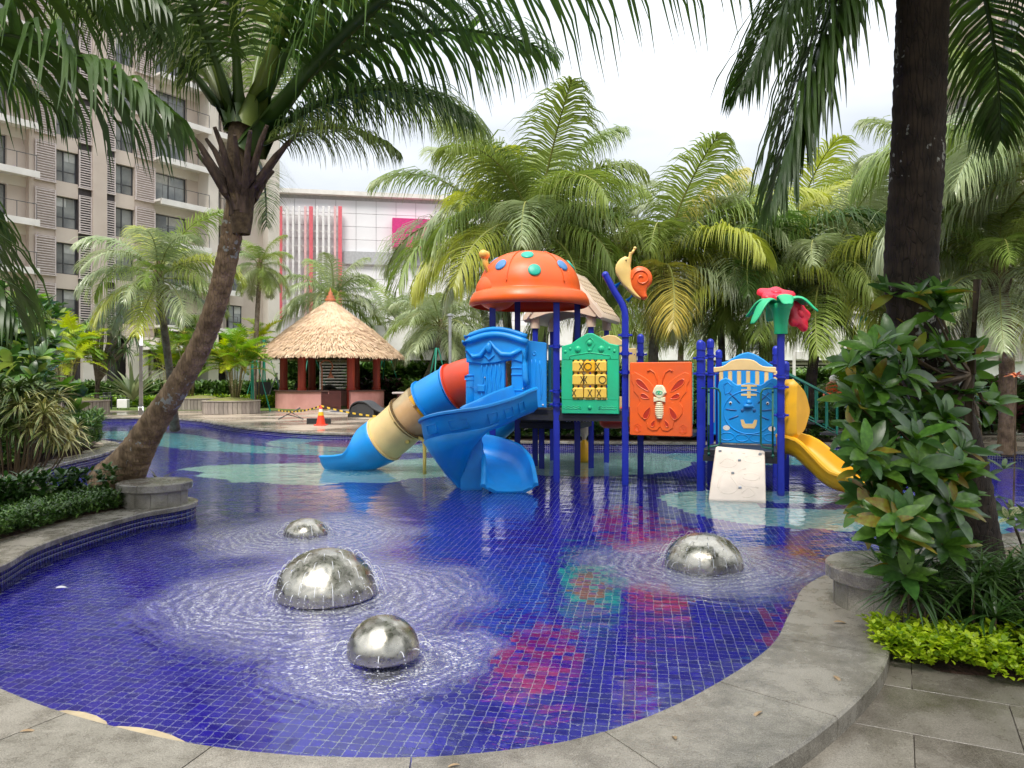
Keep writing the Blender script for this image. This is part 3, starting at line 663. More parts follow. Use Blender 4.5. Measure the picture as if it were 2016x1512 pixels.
for k, (px, py, lab) in enumerate(((1330, 1455, 'small dry leaf on the front coping, near the bottom right of the pool'), (905, 1505, 'small dry leaf on the coping at the bottom centre edge'), (1640, 1330, 'tiny brown leaf at the outer rim of the right-hand coping'), (40, 1440, 'small brown leaf on the broad coping at the bottom left'), (120, 1072, 'tiny dry leaf on the left coping above the tiled wall'), (1500, 1400, 'tiny pale leaf on the wide coping slab at lower right'))):
    c = G(px, py, .206); simple_leaf('fallen_leaf', lab, 'leaf', c, k * 1.7, .055 + .006 * k, .022, DRY)
# ---------------------------------------------------------------- playground in the water: one bolted set
PG = thing('playground_set', 'colourful plastic water playground with slides standing in the pool', 'playground', (0, 0, 0))
def V2(a, b): return Vector((a, b, 0))
pA, pB, pC, pD = V2(-.36, 14.1), V2(.11, 15.22), V2(.80, 13.7), V2(1.27, 14.82)
pE, pFp = V2(1.98, 13.33), V2(2.43, 14.42)          # snail post, its rear
pG, pH = V2(3.15, 12.75), V2(3.61, 13.87)
pI, pJ = V2(4.31, 12.22), V2(4.80, 13.37)
pK, pL = V2(4.07, 15.0), V2(5.02, 14.5)
tA, tC, tB, tD = V2(.50, 16.45), V2(1.66, 16.0), V2(.93, 17.55), V2(2.12, 17.1)
RP = .0585
def post(p, z1, name='post', dome=True, z0=-.3, bands=()):
    m = MB(); m.tube([(0, 0, z0), (0, 0, z1)], RP, 20)
    if dome: m.lathe([(RP * 1.12, z1 - .10), (RP * 1.12, z1)] + [(max(.001, RP * 1.12 * math.cos(a)), z1 + .07 * math.sin(a)) for a in [math.pi / 2 * i / 6 for i in range(1, 7)]], 20)
    o = m.obj(name, NAVY, PG, loc=(p.x, p.y, 0), angle=50)
    for z in bands:
        m = MB(); m.lathe([(RP, z - .035), (RP + .013, z - .035), (RP + .013, z - .012), (RP + .006, z - .01), (RP + .006, z + .01), (RP + .013, z + .012), (RP + .013, z + .035), (RP, z + .035)], 20)
        m.box((RP + .035, 0, z), (.06, .03, .035), bev=.006); m.box((-RP - .035, 0, z), (.06, .03, .035), bev=.006)
        m.obj('clamp', NAVY, o, angle=40)
    return o
post(pA, 3.4, dome=False); post(pB, 3.42, dome=False); post(pC, 3.5, dome=False, bands=(1.38, 1.62, 2.42)); post(pD, 3.45, dome=False)
post(pFp, 2.62, bands=(2.3,)); post(pG, 2.42, bands=(1.92, 2.18)); post(pH, 2.25 + .25, bands=(1.93, 2.25)); post(pK, 2.35, bands=()); post(pL, 2.4, bands=(2.15,)); post(pJ, 2.08)
post(pI, 2.66, dome=False, bands=(1.25, 1.7, 1.88)); post(pG + V2(.28, 1.0), 2.45)
for q in (tA, tB, tC, tD): post(q, 3.05, dome=False)
for q, z in ((V2(.62, 15.95), 1.2),): post(q, z, dome=False)
# bent snail post
m = MB(); base = pE
bp_ = [(0, 0, -.3), (0, 0, 2.9), (-.01, 0, 3.02), (-.05, .01, 3.14), (-.11, .02, 3.25), (-.18, .03, 3.36), (-.34, .05, 3.66)]
m.tube(bp_, RP, 20); m.ball((-.34, .05, 3.66), (RP * 1.1,) * 3, 14)
so = m.obj('post', NAVY, PG, loc=(base.x, base.y, 0), angle=50)
for z in (1.95, 2.28, 2.6):
    m = MB(); m.lathe([(RP, z - .035), (RP + .013, z - .035), (RP + .013, z + .035), (RP, z + .035)], 20); m.box((RP + .035, 0, z), (.06, .03, .035), bev=.006); m.box((-RP - .035, 0, z), (.06, .03, .035), bev=.006); m.obj('clamp', NAVY, so, angle=40)
# generic frame for panels: local X along u, local Z up, local Y depth (towards -Y = viewer)
def pframe(a, b, z):
    d = (b - a); d.z = 0; d.normalize(); T = Matrix.Identity(4)
    T.col[0][:3] = d; T.col[1][:3] = (0, 0, 1); nn = d.cross(Vector((0, 0, 1))); T.col[2][:3] = nn
    T.col[3][:3] = (a.x, a.y, z); return T   # local (x along, y up, z out towards viewer)
def platform(ps, z, th=.10):
    c = sum(ps, Vector()) / 4
    m = MB(); pl = [tuple((p + (c - p) * .04)[:2]) for p in ps]; m.prism(pl, th, z0=z - th, bev=.006); o = m.obj('platform', DARKP, PG)
    m = MB()
    for i in range(4):
        a, b = ps[i], ps[(i + 1) % 4]; mid = (a + b) / 2; m.box((mid.x, mid.y, z - th - .04), ((b - a).length - .1, .05, .10), rz=math.atan2(b.y - a.y, b.x - a.x))
    m.obj('deck_beam', DARKP, o); return o
platform([pA, pC, pD, pB], 1.28); platform([pC, pE, pFp, pD], 1.28); platform([tA, tC, tD, tB], 1.28); platform([pB, pD, tC, tA], 1.05)
platform([pG, pI, pJ, pH], .66)
for k, z in enumerate((1.08, .88)):
    a, b = pE.lerp(pG, .55 + .22 * k), pFp.lerp(pH, .55 + .22 * k); d = (b - a)
    m = MB(); m.box((*((a + b) / 2)[:2], z), (d.length, .34, .06), rz=math.atan2(d.y, d.x)); m.obj('step', DARKP, PG)
platform([pE, pE.lerp(pG, .45), pFp.lerp(pH, .45), pFp], 1.27)
# ladybug roof
rc = Vector((.33, 14.42, 0)); LR = thing('ladybug_roof', None, None, (rc.x, rc.y, 0), R(12)); del_ = None
LR.parent = PG
prof = [(1.085, 3.22), (1.12, 3.235), (1.10, 3.33), (1.05, 3.43), (1.00, 3.47), (.955, 3.475), (.945, 3.50)] + [(.945 * math.cos(a) ** .80 if a < 1.56 else .001, 3.50 + .74 * math.sin(a)) for a in [math.pi / 2 * i / 14 for i in range(1, 15)]]
inner = [(max(.001, r_ - .035), z_ - .03) for r_, z_ in prof[::-1]]
m = MB(); m.lathe(prof, 56, sc=(1.02, .97, 1)); m.mat(1).lathe(inner + [(1.085, 3.22)], 56, sc=(1.02, .97, 1)); shell = m.obj('shell', [ORANGE, RED and plastic('orange_under', (.75, .06, .01))], LR, smooth=True)
m = MB()
for a_deg, rr_ in ((0, 1),):
    pass
def on_dome(az, el, off=0):
    r_ = .945 * math.cos(el) ** .80 + off * math.cos(el); return Vector((r_ * math.cos(az) * 1.02, r_ * math.sin(az) * .97, 3.50 + (.74 + off) * math.sin(el)))
# seam ridges
m = MB()
for az in (R(-128), R(-62)):
    m.tube([on_dome(az, e * .1, .006) for e in range(1, 13)], .010, 6)
for z_, r_ in ((3.62, .955),): pass
m.obj('seam', ORANGE, LR, smooth=True)
for (az, el, colm) in ((R(-141), R(33), 0), (R(-106), R(52), 1), (R(-97), R(22), 1), (R(-57), R(33), 0), (R(-20), R(40), 1), (R(160), R(50), 0), (R(60), R(45), 1)):
    p_ = on_dome(az, el, .006); nn = (on_dome(az, el, .2) - on_dome(az, el)).normalized(); q = nn.to_track_quat('Z', 'Y').to_matrix().to_4x4()
    m = MB(); m.lathe([(.001, .022), (.09, .018), (.115, .006), (.118, -.01)], 24); o = m.obj('spot', [plastic('spot_blue', (.08, .26, .55)), plastic('spot_green', (.02, .45, .32))][colm], LR, smooth=True); o.matrix_local = Matrix.Translation(p_) @ q
# head swelling
m = MB(); m.ball((0, 0, 0), (.40, .46, .36), 28); o = m.obj('head', ORANGE, LR, smooth=True, loc=(-.64, -.08, 3.47))
for sy in (-.14, .30):
    m = MB(); b0 = Vector((-.80 + .12 * (sy > 0), sy - .10, 3.72 + .06 * (sy > 0))); m.lathe([(.07, -.03), (.06, 0), (.035, .03)], 14, c=b0)
    m.tube([b0, b0 + Vector((-.06, -.01, .12)), b0 + Vector((-.11, -.02, .24)), b0 + Vector((-.125, -.02, .36))], .034, 12); m.ball(b0 + Vector((-.13, -.02, .40)), .085, 16)
    m.obj('antenna', plastic('antenna_yellow', (.90, .50, .10)), LR, smooth=True)
# beige house roof
HRm = thing('house_roof', None, None, (1.33, 16.75, 0), math.atan2(1.1, .43) - math.pi / 2); HRm.parent = PG
SL = Vector((.78, 0, -.98))  # eave offset from ridge
def slope(sx):
    m = MB(); sec = []
    poly = [(0, .0), (1.26, .0), (1.30, .05), (1.30, .10), (1.26, .14), (0, .14)]
    T = Matrix.Translation((0, 0, 4.05)) @ Matrix.Rotation(R(51) * sx, 4, 'Y')
    # slab: along local X = down slope, Y = depth
    V = []
    for y_ in (-.78, -.72, .72, .78):
        s_ = .03 if abs(y_) > .75 else 0
        for (x, z) in ((0, s_), (1.22, s_), (1.3 - s_, .03 + s_), (1.3 - s_, .11 - s_), (1.22, .15 - s_), (0, .15 - s_)): V.append((x * sx, y_, z))
    Fs = [(i * 6 + j, i * 6 + (j + 1) % 6, (i + 1) * 6 + (j + 1) % 6, (i + 1) * 6 + j) for i in range(3) for j in range(6)] + [tuple(range(6))[::-1], tuple(range(18, 24))]
    m.add(V, Fs, T); return m, T
for sx in (1, -1):
    m, T = slope(sx); o = m.obj('roof_slope', BEIGE, HRm, angle=35)
    sh = MB(); sh.prism([(.0, -.085), (.0, .085)] + [(.12 * math.cos(a) * 1 + .02, .085 * math.sin(a)) for a in [math.pi / 2 - math.pi * i / 8 for i in range(9)]], .018, bev=.006); shm = sh.mesh('shingle', pm('shingle_tan', (.60, .46, .31), rough=.6, col2=(.52, .40, .27)))
    for r_ in range(7):
        for c_ in range(7):
            q = obj('shingle', shm, HRm); q.matrix_local = T @ Matrix.Translation(((.12 + r_ * .155) * sx, -.54 + c_ * .18 + (.09 if r_ % 2 else -.0), .145)) @ (Matrix.Rotation(math.pi, 4, 'Z') if sx < 0 else Matrix.Identity(4))
m = MB(); m.tube([(0, -.8, 4.12), (0, .8, 4.12)], .09, 12); m.obj('ridge', BEIGE, HRm, smooth=True)
for y_ in (-.70, .70):
    m = MB(); m.prism([(-.80, 3.16), (-.7, 3.12), (-.35, 3.22), (0, 3.26), (.35, 3.22), (.7, 3.12), (.80, 3.16), (.05, 4.05), (-.05, 4.05)], .05, M=Matrix.Translation((0, y_, 0)) @ Matrix.Rotation(R(90), 4, 'X'), bev=.01); m.obj('gable', BEIGE, HRm)
for q in (tA, tB, tC, tD):
    m = MB(); m.lathe([(.062, 2.93), (.10, 2.93), (.105, 3.25), (.12, 3.4)], 18, c=(q.x, q.y, 0)); o = m.obj('roof_sleeve', BEIGE, PG, angle=40)
# ---------------------------------------------------------------- entrance hood (curtain panel)
ha, hb = Vector((-.775, 14.05, 0)), Vector((.245, 13.72, 0)); T = pframe(ha, hb, 0); Lh = (hb - ha).length
HO = thing('entrance_hood', None, None); HO.parent = PG
m = MB(); m.prism([(0, 1.30), (.70, 1.30), (.70, 2.22), (0, 2.22)], .08, M=T, bev=.015); m.obj('curtain_board', BLUE, HO)
m = MB(); m.prism([(.83, 1.34), (1.06, 1.34), (1.06, 2.22), (.83, 2.22)], .09, M=T, bev=.015)
for y_ in (1.5, 1.62, 1.9, 2.02): m.prism([(.825, y_), (1.065, y_), (1.065, y_ + .03), (.825, y_ + .03)], .105, M=T, bev=.01)
m.obj('jamb', BLUE, HO)
m = MB(); m.prism([(-.03, 2.14), (.3, 2.10), (.53, 2.12), (.83, 2.18), (1.08, 2.12), (1.12, 2.45), (1.10, 2.56), (.9, 2.64), (.55, 2.69), (.2, 2.66), (-.02, 2.58), (-.06, 2.45)], .12, M=T, bev=.02); m.obj('header', BLUE, HO)
m = MB(); m.tube([T @ Vector((x, 2.52 + .12 * math.sin(math.pi * x / 1.05), .13)) for x in np.linspace(-.08, 1.14, 12)], [.06] * 12, 10)
m.tube([T @ Vector((x, 2.62 + .12 * math.sin(math.pi * x / 1.05), .10)) for x in np.linspace(-.06, 1.12, 12)], .045, 10); m.obj('cornice', BLUE, HO, smooth=True)
# drapery relief: swags
m = MB()
m.tube([T @ Vector(p_) for p_ in ((-.02, 2.36, .12), (.12, 2.24, .14), (.26, 2.26, .14), (.36, 2.40, .14), (.44, 2.52, .13), (.53, 2.40, .14), (.66, 2.28, .14), (.84, 2.27, .14), (1.02, 2.36, .12))], [.035, .05, .05, .03, .02, .03, .05, .05, .04], 10)
m.ball(T @ Vector((.42, 2.40, .14)), (.06, .05, .10), 14); m.tube([T @ Vector(p_) for p_ in ((.32, 2.27, .13), (.42, 2.18, .14), (.52, 2.27, .13))], .013, 6)
m.tube([T @ Vector(p_) for p_ in ((1.06, 2.35, .11), (1.09, 2.1, .12), (1.10, 1.85, .12), (1.14, 1.72, .12))], [.04, .05, .055, .05], 10)
m.obj('drape', BLUE, HO, smooth=True)
for k in range(5):
    x = .27 + k * .085; m = MB(); m.tube([T @ Vector((x + .012 * math.sin(j * 1.2 + k), 1.36 + j * .07, .085)) for j in range(12)], [.012] + [.019] * 10 + [.008], 6); m.obj('curtain_fold', BLUE, HO, smooth=True)
m = MB(); m.tube([T @ Vector((.03, y_, .05)) for y_ in (1.0, 1.3, 1.85, 1.92)], [.085, .085, .085, .065], 14); m.tube([T @ Vector((.02, 1.82, .05)), T @ Vector((.02, 1.90, .05))], .10, 14); m.obj('corner_column', BLUE, HO, angle=45)
m = MB(); m.prism([(.18, 1.60), (.33, 1.60), (.33, 1.73), (.18, 1.73)], .12, M=T, bev=.02); m.tube([T @ Vector((-.02, 1.70, .13)), T @ Vector((.18, 1.68, .13))], .008, 6); m.obj('latch', BLUE, HO)
for (x, y_) in ((.33, 1.86), (1.05, 2.2), (1.05, 1.66), (1.0, 1.5)):
    m = MB(); m.ball(T @ Vector((x, y_, .10)), .016, 8); m.obj('bolt', SILVER, HO, smooth=True)
# blue side panel, left of post C
ha2, hb2 = Vector((.22, 13.86, 0)), Vector((.70, 13.72, 0)); T2 = pframe(ha2, hb2, 0); w2 = (hb2 - ha2).length
SP = thing('side_panel', None, None); SP.parent = PG
m = MB(); m.prism([(0, 1.32), (w2 * .86, 1.32), (w2 * .86, 2.47), (w2 * .8, 2.49), (.03, 2.54), (0, 2.5)], .07, M=T2, bev=.012); m.obj('board', BLUE, SP)
for k in range(4):
    x = .07 + k * .085; m = MB(); m.tube([T2 @ Vector((x + .02 * math.sin(.5 + j * .35) * (k - 1.5) * .7, 1.5 + j * .07 - abs(k - 1.5) * .02, .072)) for j in range(11)], [.008] + [.017] * 9 + [.008], 6); m.obj('curtain_fold', BLUE, SP, smooth=True)
m = MB(); m.lathe([(.02, 0), (.035, .012), (.04, .0)], 14, M=T2 @ Matrix.Translation((.21, 2.30, .07))); m.obj('knob', BLUE, SP, smooth=True)
for k in range(4):
    m = MB(); m.ball(T2 @ Vector((.04 + k * .11, 1.37, .075)), .017, 8); m.obj('bolt', WHITEP, SP, smooth=True)
m = MB(); Tb = pframe(Vector((.66, 13.9, 0)), Vector((.86, 14.6, 0)), 0); m.prism([(0, 1.32), (.7, 1.32), (.7, 2.42), (0, 2.46)], .05, M=Tb, bev=.01); m.obj('rear_board', plastic('teal_blue', (.004, .14, .26)), SP)
# ---------------------------------------------------------------- tic tac toe panel
T = pframe(pC, pE, 0); Lp = (pE - pC).length; w0 = .115; w1 = Lp - .10; cxp = (w0 + w1) / 2
TT_ = thing('tic_tac_toe_panel', None, None); TT_.parent = PG
out_poly = [(w0, 1.22), (w1, 1.22), (w1, 2.42), (w1 - .17, 2.46), (w1 - .32, 2.56), (cxp + .05, 2.64), (cxp - .05, 2.64), (w0 + .32, 2.56), (w0 + .17, 2.46), (w0, 2.42)]
hx0, hx1, hy0, hy1 = w0 + .20, w1 - .20, 1.47, 2.17
m = MB()   # frame from four bordering prisms
m.prism([(w0, 1.22), (w1, 1.22), (w1, hy0), (w0, hy0)], .09, M=T, bev=.015)
m.prism([(w0, hy0 - .0), (hx0, hy0), (hx0, hy1), (w0, hy1)], .0895, M=T, bev=.001); m.prism([(hx1, hy0), (w1, hy0), (w1, hy1), (hx1, hy1)], .0895, M=T, bev=.001)
m.prism([(w0, hy1), (w1, hy1)] + out_poly[2:], .09, M=T, bev=.015); m.obj('frame', PGREEN, TT_)
m = MB()
m.tube([T @ Vector(p_) for p_ in ((hx0 - .05, hy1 + .02, .09), (hx0 - .05, hy1 + .08, .09), (cxp, hy1 + .13, .09), (hx1 + .05, hy1 + .08, .09), (hx1 + .05, hy1 + .02, .09))], .010, 6)
for s_ in (-1, 1):
    m.tube([T @ Vector((cxp + s_ * (.16 + .045 * j), 1.305 + (.016 if j % 2 else -.004), .09)) for j in range(8)], .009, 6); m.tube([T @ Vector((cxp + s_ * (.16 + .045 * j), 1.345 + (.014 if j % 2 else -.01) - .0 * j, .09)) for j in range(8)], .007, 6)
    for dx, dz, rr_ in ((.21, 2.36, .062), (.35, 2.37, .03), (.44, 2.32, .032)): m.ball(T @ Vector((cxp + s_ * dx, dz, .085)), (rr_, rr_ * .6, rr_), 12)
m.ball(T @ Vector((cxp, 1.33, .09)), (.038, .03, .038), 12); m.ball(T @ Vector((cxp, 2.47, .09)), (.05, .03, .05), 12); m.ball(T @ Vector((cxp, 2.34, .09)), (.03, .02, .03), 12)
m.tube([T @ Vector((cxp + .085 * math.sin(a) * (1 if math.cos(a) > 0 else .6), 2.43 + .12 * math.cos(a), .09)) for a in [2 * math.pi * j / 16 for j in range(16)]], .009, 6, closed=True)
m.obj('relief', PGREEN, TT_, smooth=True)
bw_, bh_ = (hx1 - hx0) / 3, (hy1 - hy0) / 3
marks = [('X', .30), ('O', -.12), ('X', -.30), ('X', .42), ('X', -.38), ('O', .12), ('X', -.33), ('X', .05), ('X', -.18)]
for r_ in range(3):
    zc = hy1 - (r_ + .5) * bh_
    m = MB(); m.tube([T @ Vector((hx0 - .02, zc, .045)), T @ Vector((hx1 + .02, zc, .045))], .012, 8); m.obj('rod', DARKMETAL, TT_)
    for c_ in range(3):
        xc = hx0 + (c_ + .5) * bw_; mk, off = marks[r_ * 3 + c_]
        m = MB(); m.box((0, 0, 0), (bw_ * .92, .17, bh_ * .82), bev=.022)
        for sx in (-1, 1): m.box((sx * bw_ * .22, 0, bh_ * .44), (.05, .10, .03), bev=.006); m.box((sx * bw_ * .22, 0, -bh_ * .44), (.05, .10, .03), bev=.006)
        m.mat(1); ox = off * bw_
        s_ = .068
        if mk == 'X':
            for sg in (-1, 1): m.box((0, 0, 0), (.014, .004, s_ * 2.1), M=Matrix.Translation((ox, -.0865, 0)) @ Matrix.Rotation(sg * R(30), 4, 'Y'))
        else: m.tube([(ox + s_ * .9 * math.cos(a), -.087, s_ * .9 * math.sin(a)) for a in [2 * math.pi * j / 20 for j in range(20)]], .0075, 6, closed=True)
        o = m.obj('letter_block', [YEL if c_ == 1 and r_ == 0 else plastic('block_yellow', (.86, .55, .08)), BLACK], TT_, angle=40)
        o.matrix_local = Matrix.Translation(T @ Vector((xc, zc, .045))) @ Matrix.Rotation(math.atan2((pE - pC).y, (pE - pC).x) + random.uniform(-.1, .1) * 0, 4, 'Z')
# cream arched rear panel
T = pframe(pD, pFp, 0); Lr = (pFp - pD).length
m = MB(); m.prism([(.08, 1.30), (.22, 1.30), (.22, 2.30), (.08, 2.30)], .05, M=T, bev=.01); m.prism([(Lr - .25, 1.3), (Lr - .07, 1.3), (Lr - .07, 2.42), (Lr - .25, 2.42)], .05, M=T, bev=.01)
m.prism([(.08, 2.30), (Lr - .251, 2.30), (Lr - .251, 2.5), (Lr * .62, 2.66), (Lr * .5, 2.68), (Lr * .3, 2.6), (.08, 2.42)], .05, M=T, bev=.01); m.prism([(.221, 1.3), (Lr - .251, 1.3), (Lr - .251, 1.5), (.221, 1.5)], .05, M=T, bev=.01); m.obj('arched_panel', CREAM, PG)
# ---------------------------------------------------------------- butterfly panel
T = pframe(pE, pG, 0); Lb = (pG - pE).length; BF = thing('butterfly_panel', None, None); BF.parent = PG
x0, x1 = .10, Lb - .13; cb = (x0 + x1) / 2; z0b, z1b = .86, 2.12
m = MB(); m.prism([(x0 + .02, z0b), (x1 - .02, z0b), (x1, z0b + .02), (x1, z1b - .02), (x1 - .02, z1b), (x0 + .02, z1b), (x0, z1b - .02), (x0, z0b + .02)], .07, M=T, bev=.012); m.obj('board', ORANGE, BF)
half = [(0, 1.02), (.05, .955), (.15, .945), (.24, 1.0), (.27, 1.12), (.36, 1.17), (.42, 1.25), (.43, 1.36), (.37, 1.44), (.42, 1.53), (.50, 1.62), (.50, 1.71), (.55, 1.80), (.545, 1.92), (.47, 1.95), (.36, 1.90), (.20, 1.80), (.10, 1.68), (.03, 1.58)]
S_ = (x1 - x0) / 1.17
for sx in (-1, 1):
    poly = [tuple(v[:2]) for v in spline([Vector((cb + sx * x * S_, z, 0)) for x, z in half[0:]], .06)]
    m = MB(); m.prism(poly + [(cb, 1.55)], .016, M=T, bev=.008, z0=.069); m.obj('wing', ORANGE, BF)
    mdk = plastic('orange_recess_shade', (.50, .025, .004))
    for (ax, az, bx, bz, w_) in ((.20, 1.62, .45, 1.82, .055), (.20, 1.50, .37, 1.56, .045), (.18, 1.35, .30, 1.15, .055), (.09, 1.13, .155, 1.02, .035)):
        A, B = Vector((cb + sx * ax * S_, az, 0)), Vector((cb + sx * bx * S_, bz, 0)); d = (B - A); nn = Vector((-d.y, d.x, 0)).normalized(); q = []
        for j in range(16):
            a = 2 * math.pi * j / 16; tt_ = .5 - .5 * math.cos(a); q.append(A + d * tt_ + nn * w_ * math.sin(a) * (.45 + .75 * tt_))
        # raised rim + flat floor, recess shade painted in darker orange
        m = MB(); m.tube([T @ Vector((v.x, v.y, .087)) for v in q], .009, 6, closed=True); m.mat(1).prism([tuple(v[:2]) for v in q], .002, M=T, z0=.0855); m.obj('wing_hollow', [ORANGE, mdk], BF, smooth=False)
    m = MB(); m.tube([T @ Vector((cb + sx * x * S_, z, .075)) for x, z in ((.045, 1.72), (.05, 1.82), (.10, 1.94), (.18, 1.99), (.235, 1.965))], [.012] * 4 + [.02], 8); m.obj('antenna', ORANGE, BF, smooth=True)
    m = MB()
    q = [T @ Vector((cb + sx * .43 * S_ + .07 * math.cos(a), .985 + .078 * math.sin(a), .072)) for a in [2 * math.pi * j / 6 + .5 for j in range(6)]]; m.tube(q, .006, 5, closed=True)
    for rr_ in (.018, .042): m.tube([T @ Vector((cb + sx * .43 * S_ + rr_ * math.cos(a), .985 + rr_ * math.sin(a), .072)) for a in [2 * math.pi * j / 12 for j in range(12)]], .005, 5, closed=True)
    m.obj('rosette', ORANGE, BF)
CRM = plastic('moth_cream', (.85, .78, .52))
m = MB(); m.prism([(cb + x, z) for x, z in ((-.03, 1.50), (.03, 1.50), (.12, 1.60), (.09, 1.68), (.05, 1.73), (-.05, 1.73), (-.09, 1.68), (-.12, 1.60))], .05, M=T, bev=.02, z0=.08)
m.prism([(cb + x, z) for x, z in ((-.10, 1.44), (0, 1.46), (.10, 1.44), (.10, 1.53), (0, 1.505), (-.10, 1.53))], .045, M=T, bev=.012, z0=.08)
for j in range(9):
    z = 1.42 - j * .031; w_ = .075 * math.sin(math.pi * (j + 2.2) / 12) ** .7 + .01; m.ball(T @ Vector((cb, z, .095)), (w_, .04, .020), 12)
m.obj('body', CRM, BF, smooth=False)
m = MB(); m.tube([T @ Vector((cb + .055 * math.cos(a), 1.60 + .028 * math.sin(a), .132)) for a in [2 * math.pi * j / 14 for j in range(14)]], .007, 6, closed=True); m.ball(T @ Vector((cb, 1.60, .128)), (.03, .012, .015), 10); m.obj('eye', PGREEN, BF, smooth=True)
# snail sign
SN = thing('snail_sign', None, None, (2.0, 13.36, 3.60), math.atan2(-.3, 1.19) * .6); SN.parent = PG; SN.scale = (.92, .92, .90)
SY = plastic('snail_yellow', (.90, .62, .20))
m = MB(); m.prism([tuple(v[:2]) for v in spline([Vector((*p_, 0)) for p_ in ((-.02, .42), (-.10, .38), (-.19, .26), (-.20, .12), (-.13, -.02), (-.07, -.12), (.0, -.2), (.18, -.38), (.27, -.42), (.29, -.38), (.14, -.2), (.10, -.02), (.10, .14), (.08, .24), (.10, .36), (.10, .5), (.06, .5), (.04, .40))], .05, True)], .14, M=Matrix.Rotation(R(90), 4, 'X') @ Matrix.Translation((0, 0, -.07)), bev=.03); m.obj('body', SY, SN, angle=50)
m = MB(); m.tube([(.07, 0, .40), (.12, 0, .50), (.155, 0, .56)], [.035, .025, .02], 10); m.ball((.165, 0, .58), .032, 12); m.obj('feeler', SY, SN, smooth=True)
m = MB(); m.ball((.0, -.075, .34), .014, 10); m.obj('eye', BLACK, SN, smooth=True)
m = MB(); m.prism([tuple(v[:2]) for v in spline([Vector((*p_, 0)) for p_ in ((.10, .14), (.22, .22), (.38, .18), (.48, .05), (.48, -.1), (.40, -.2), (.38, -.30), (.40, -.38), (.33, -.43), (.25, -.38), (.12, -.20), (.08, -.02))], .05, True)], .18, M=Matrix.Rotation(R(90), 4, 'X') @ Matrix.Translation((0, 0, -.09)), bev=.04)
sp = [(.29 + (.035 + .017 * a) * math.cos(a + 1), -.095, -.02 + (.035 + .017 * a) * math.sin(a + 1)) for a in np.arange(0, 8.6, .35)]; m.tube(sp, .016, 6); m.obj('shell', ORANGE, SN, angle=50)
m = MB(); m.tube([(-.20, .02, -.16), (-.06, .0, -.04)], [.05, .025], 10); m.tube([(.02, .02, -.44), (.12, 0, -.34)], [.045, .03], 10); m.obj('bracket', BLUE, SN, smooth=True)
# ---------------------------------------------------------------- tube slide
TC = [Vector((-.2, 14.62, 1.86)), Vector((-.75, 14.75, 1.80)), Vector((-1.13, 14.9, 1.67)), Vector((-1.69, 15.08, 1.36)), Vector((-2.06, 15.22, 1.05)), Vector((-2.52, 15.42, .67)), Vector((-2.95, 15.58, .43)), Vector((-3.35, 15.74, .33)), Vector((-3.72, 15.88, .30))]
TP = spline(TC, .08)
def tube_part(name, t0, t1, r, mat, flange=True, th=.02, parent=PG):
    ids = range(int(t0 * (len(TP) - 1)), int(t1 * (len(TP) - 1)) + 1); pts_ = [TP[i] for i in ids]; m = MB()
    rs = [r] * len(pts_)
    b = len(m.v); m.tube(pts_, rs, 36, cap=False); 
    k_ = len(m.v); m.tube(pts_, [x - th for x in rs], 36, cap=False); m.f[-(len(pts_) - 1) * 36:] = [f[::-1] for f in m.f[-(len(pts_) - 1) * 36:]]
    if flange:
        for e, s_ in ((0, 1), (-1, -1)):
            d = (pts_[1] - pts_[0]) if e == 0 else (pts_[-2] - pts_[-1]); d.normalize(); q0 = pts_[e]
            m.tube([q0 + d * .001, q0 + d * .0011, q0 + d * .035, q0 + d * .0351], [r - th, r + .035, r + .035, r], 36, cap=False)
    return m.obj(name, mat, parent, angle=50)
def tpos(x):  # fraction of the path where centre x lies
    return min(range(len(TP)), key=lambda i: abs(TP[i].x - x)) / (len(TP) - 1)
TS_ = thing('tube_slide', None, None); TS_.parent = PG
f1, f2, f25, f3, f4 = tpos(-1.13), tpos(-1.69), tpos(-1.95), tpos(-2.06), tpos(-2.56)
tube_part('tube_section', 0, f1, .46, plastic('tube_red', (.78, .06, .012)), parent=TS_)
tube_part('tube_section', f1, f2, .455, BLUE, parent=TS_)
CLR = bpy.data.materials.new('clear_polycarbonate'); CLR.use_nodes = True; t = CLR.node_tree; p = t.nodes['Principled BSDF']; p.inputs['Base Color'].default_value = (.80, .66, .42, 1); p.inputs['Roughness'].default_value = .25; mxs = N(t, 'ShaderNodeMixShader'); tr = N(t, 'ShaderNodeBsdfTransparent'); tr.inputs[0].default_value = (.95, .88, .74, 1); nz = N(t, 'ShaderNodeTexNoise'); nz.inputs['Scale'].default_value = 3; mr = N(t, 'ShaderNodeMapRange'); mr.inputs[3].default_value = .25; mr.inputs[4].default_value = .75
t.links.new(nz.outputs[0], mr.inputs[0]); t.links.new(mr.outputs[0], mxs.inputs[0]); t.links.new(tr.outputs[0], mxs.inputs[1]); t.links.new(p.outputs[0], mxs.inputs[2]); t.links.new(mxs.outputs[0], t.nodes['Material Output'].inputs[0])
tube_part('clear_tube_section', f2, f3 + .01, .45, CLR, parent=TS_, flange=False)
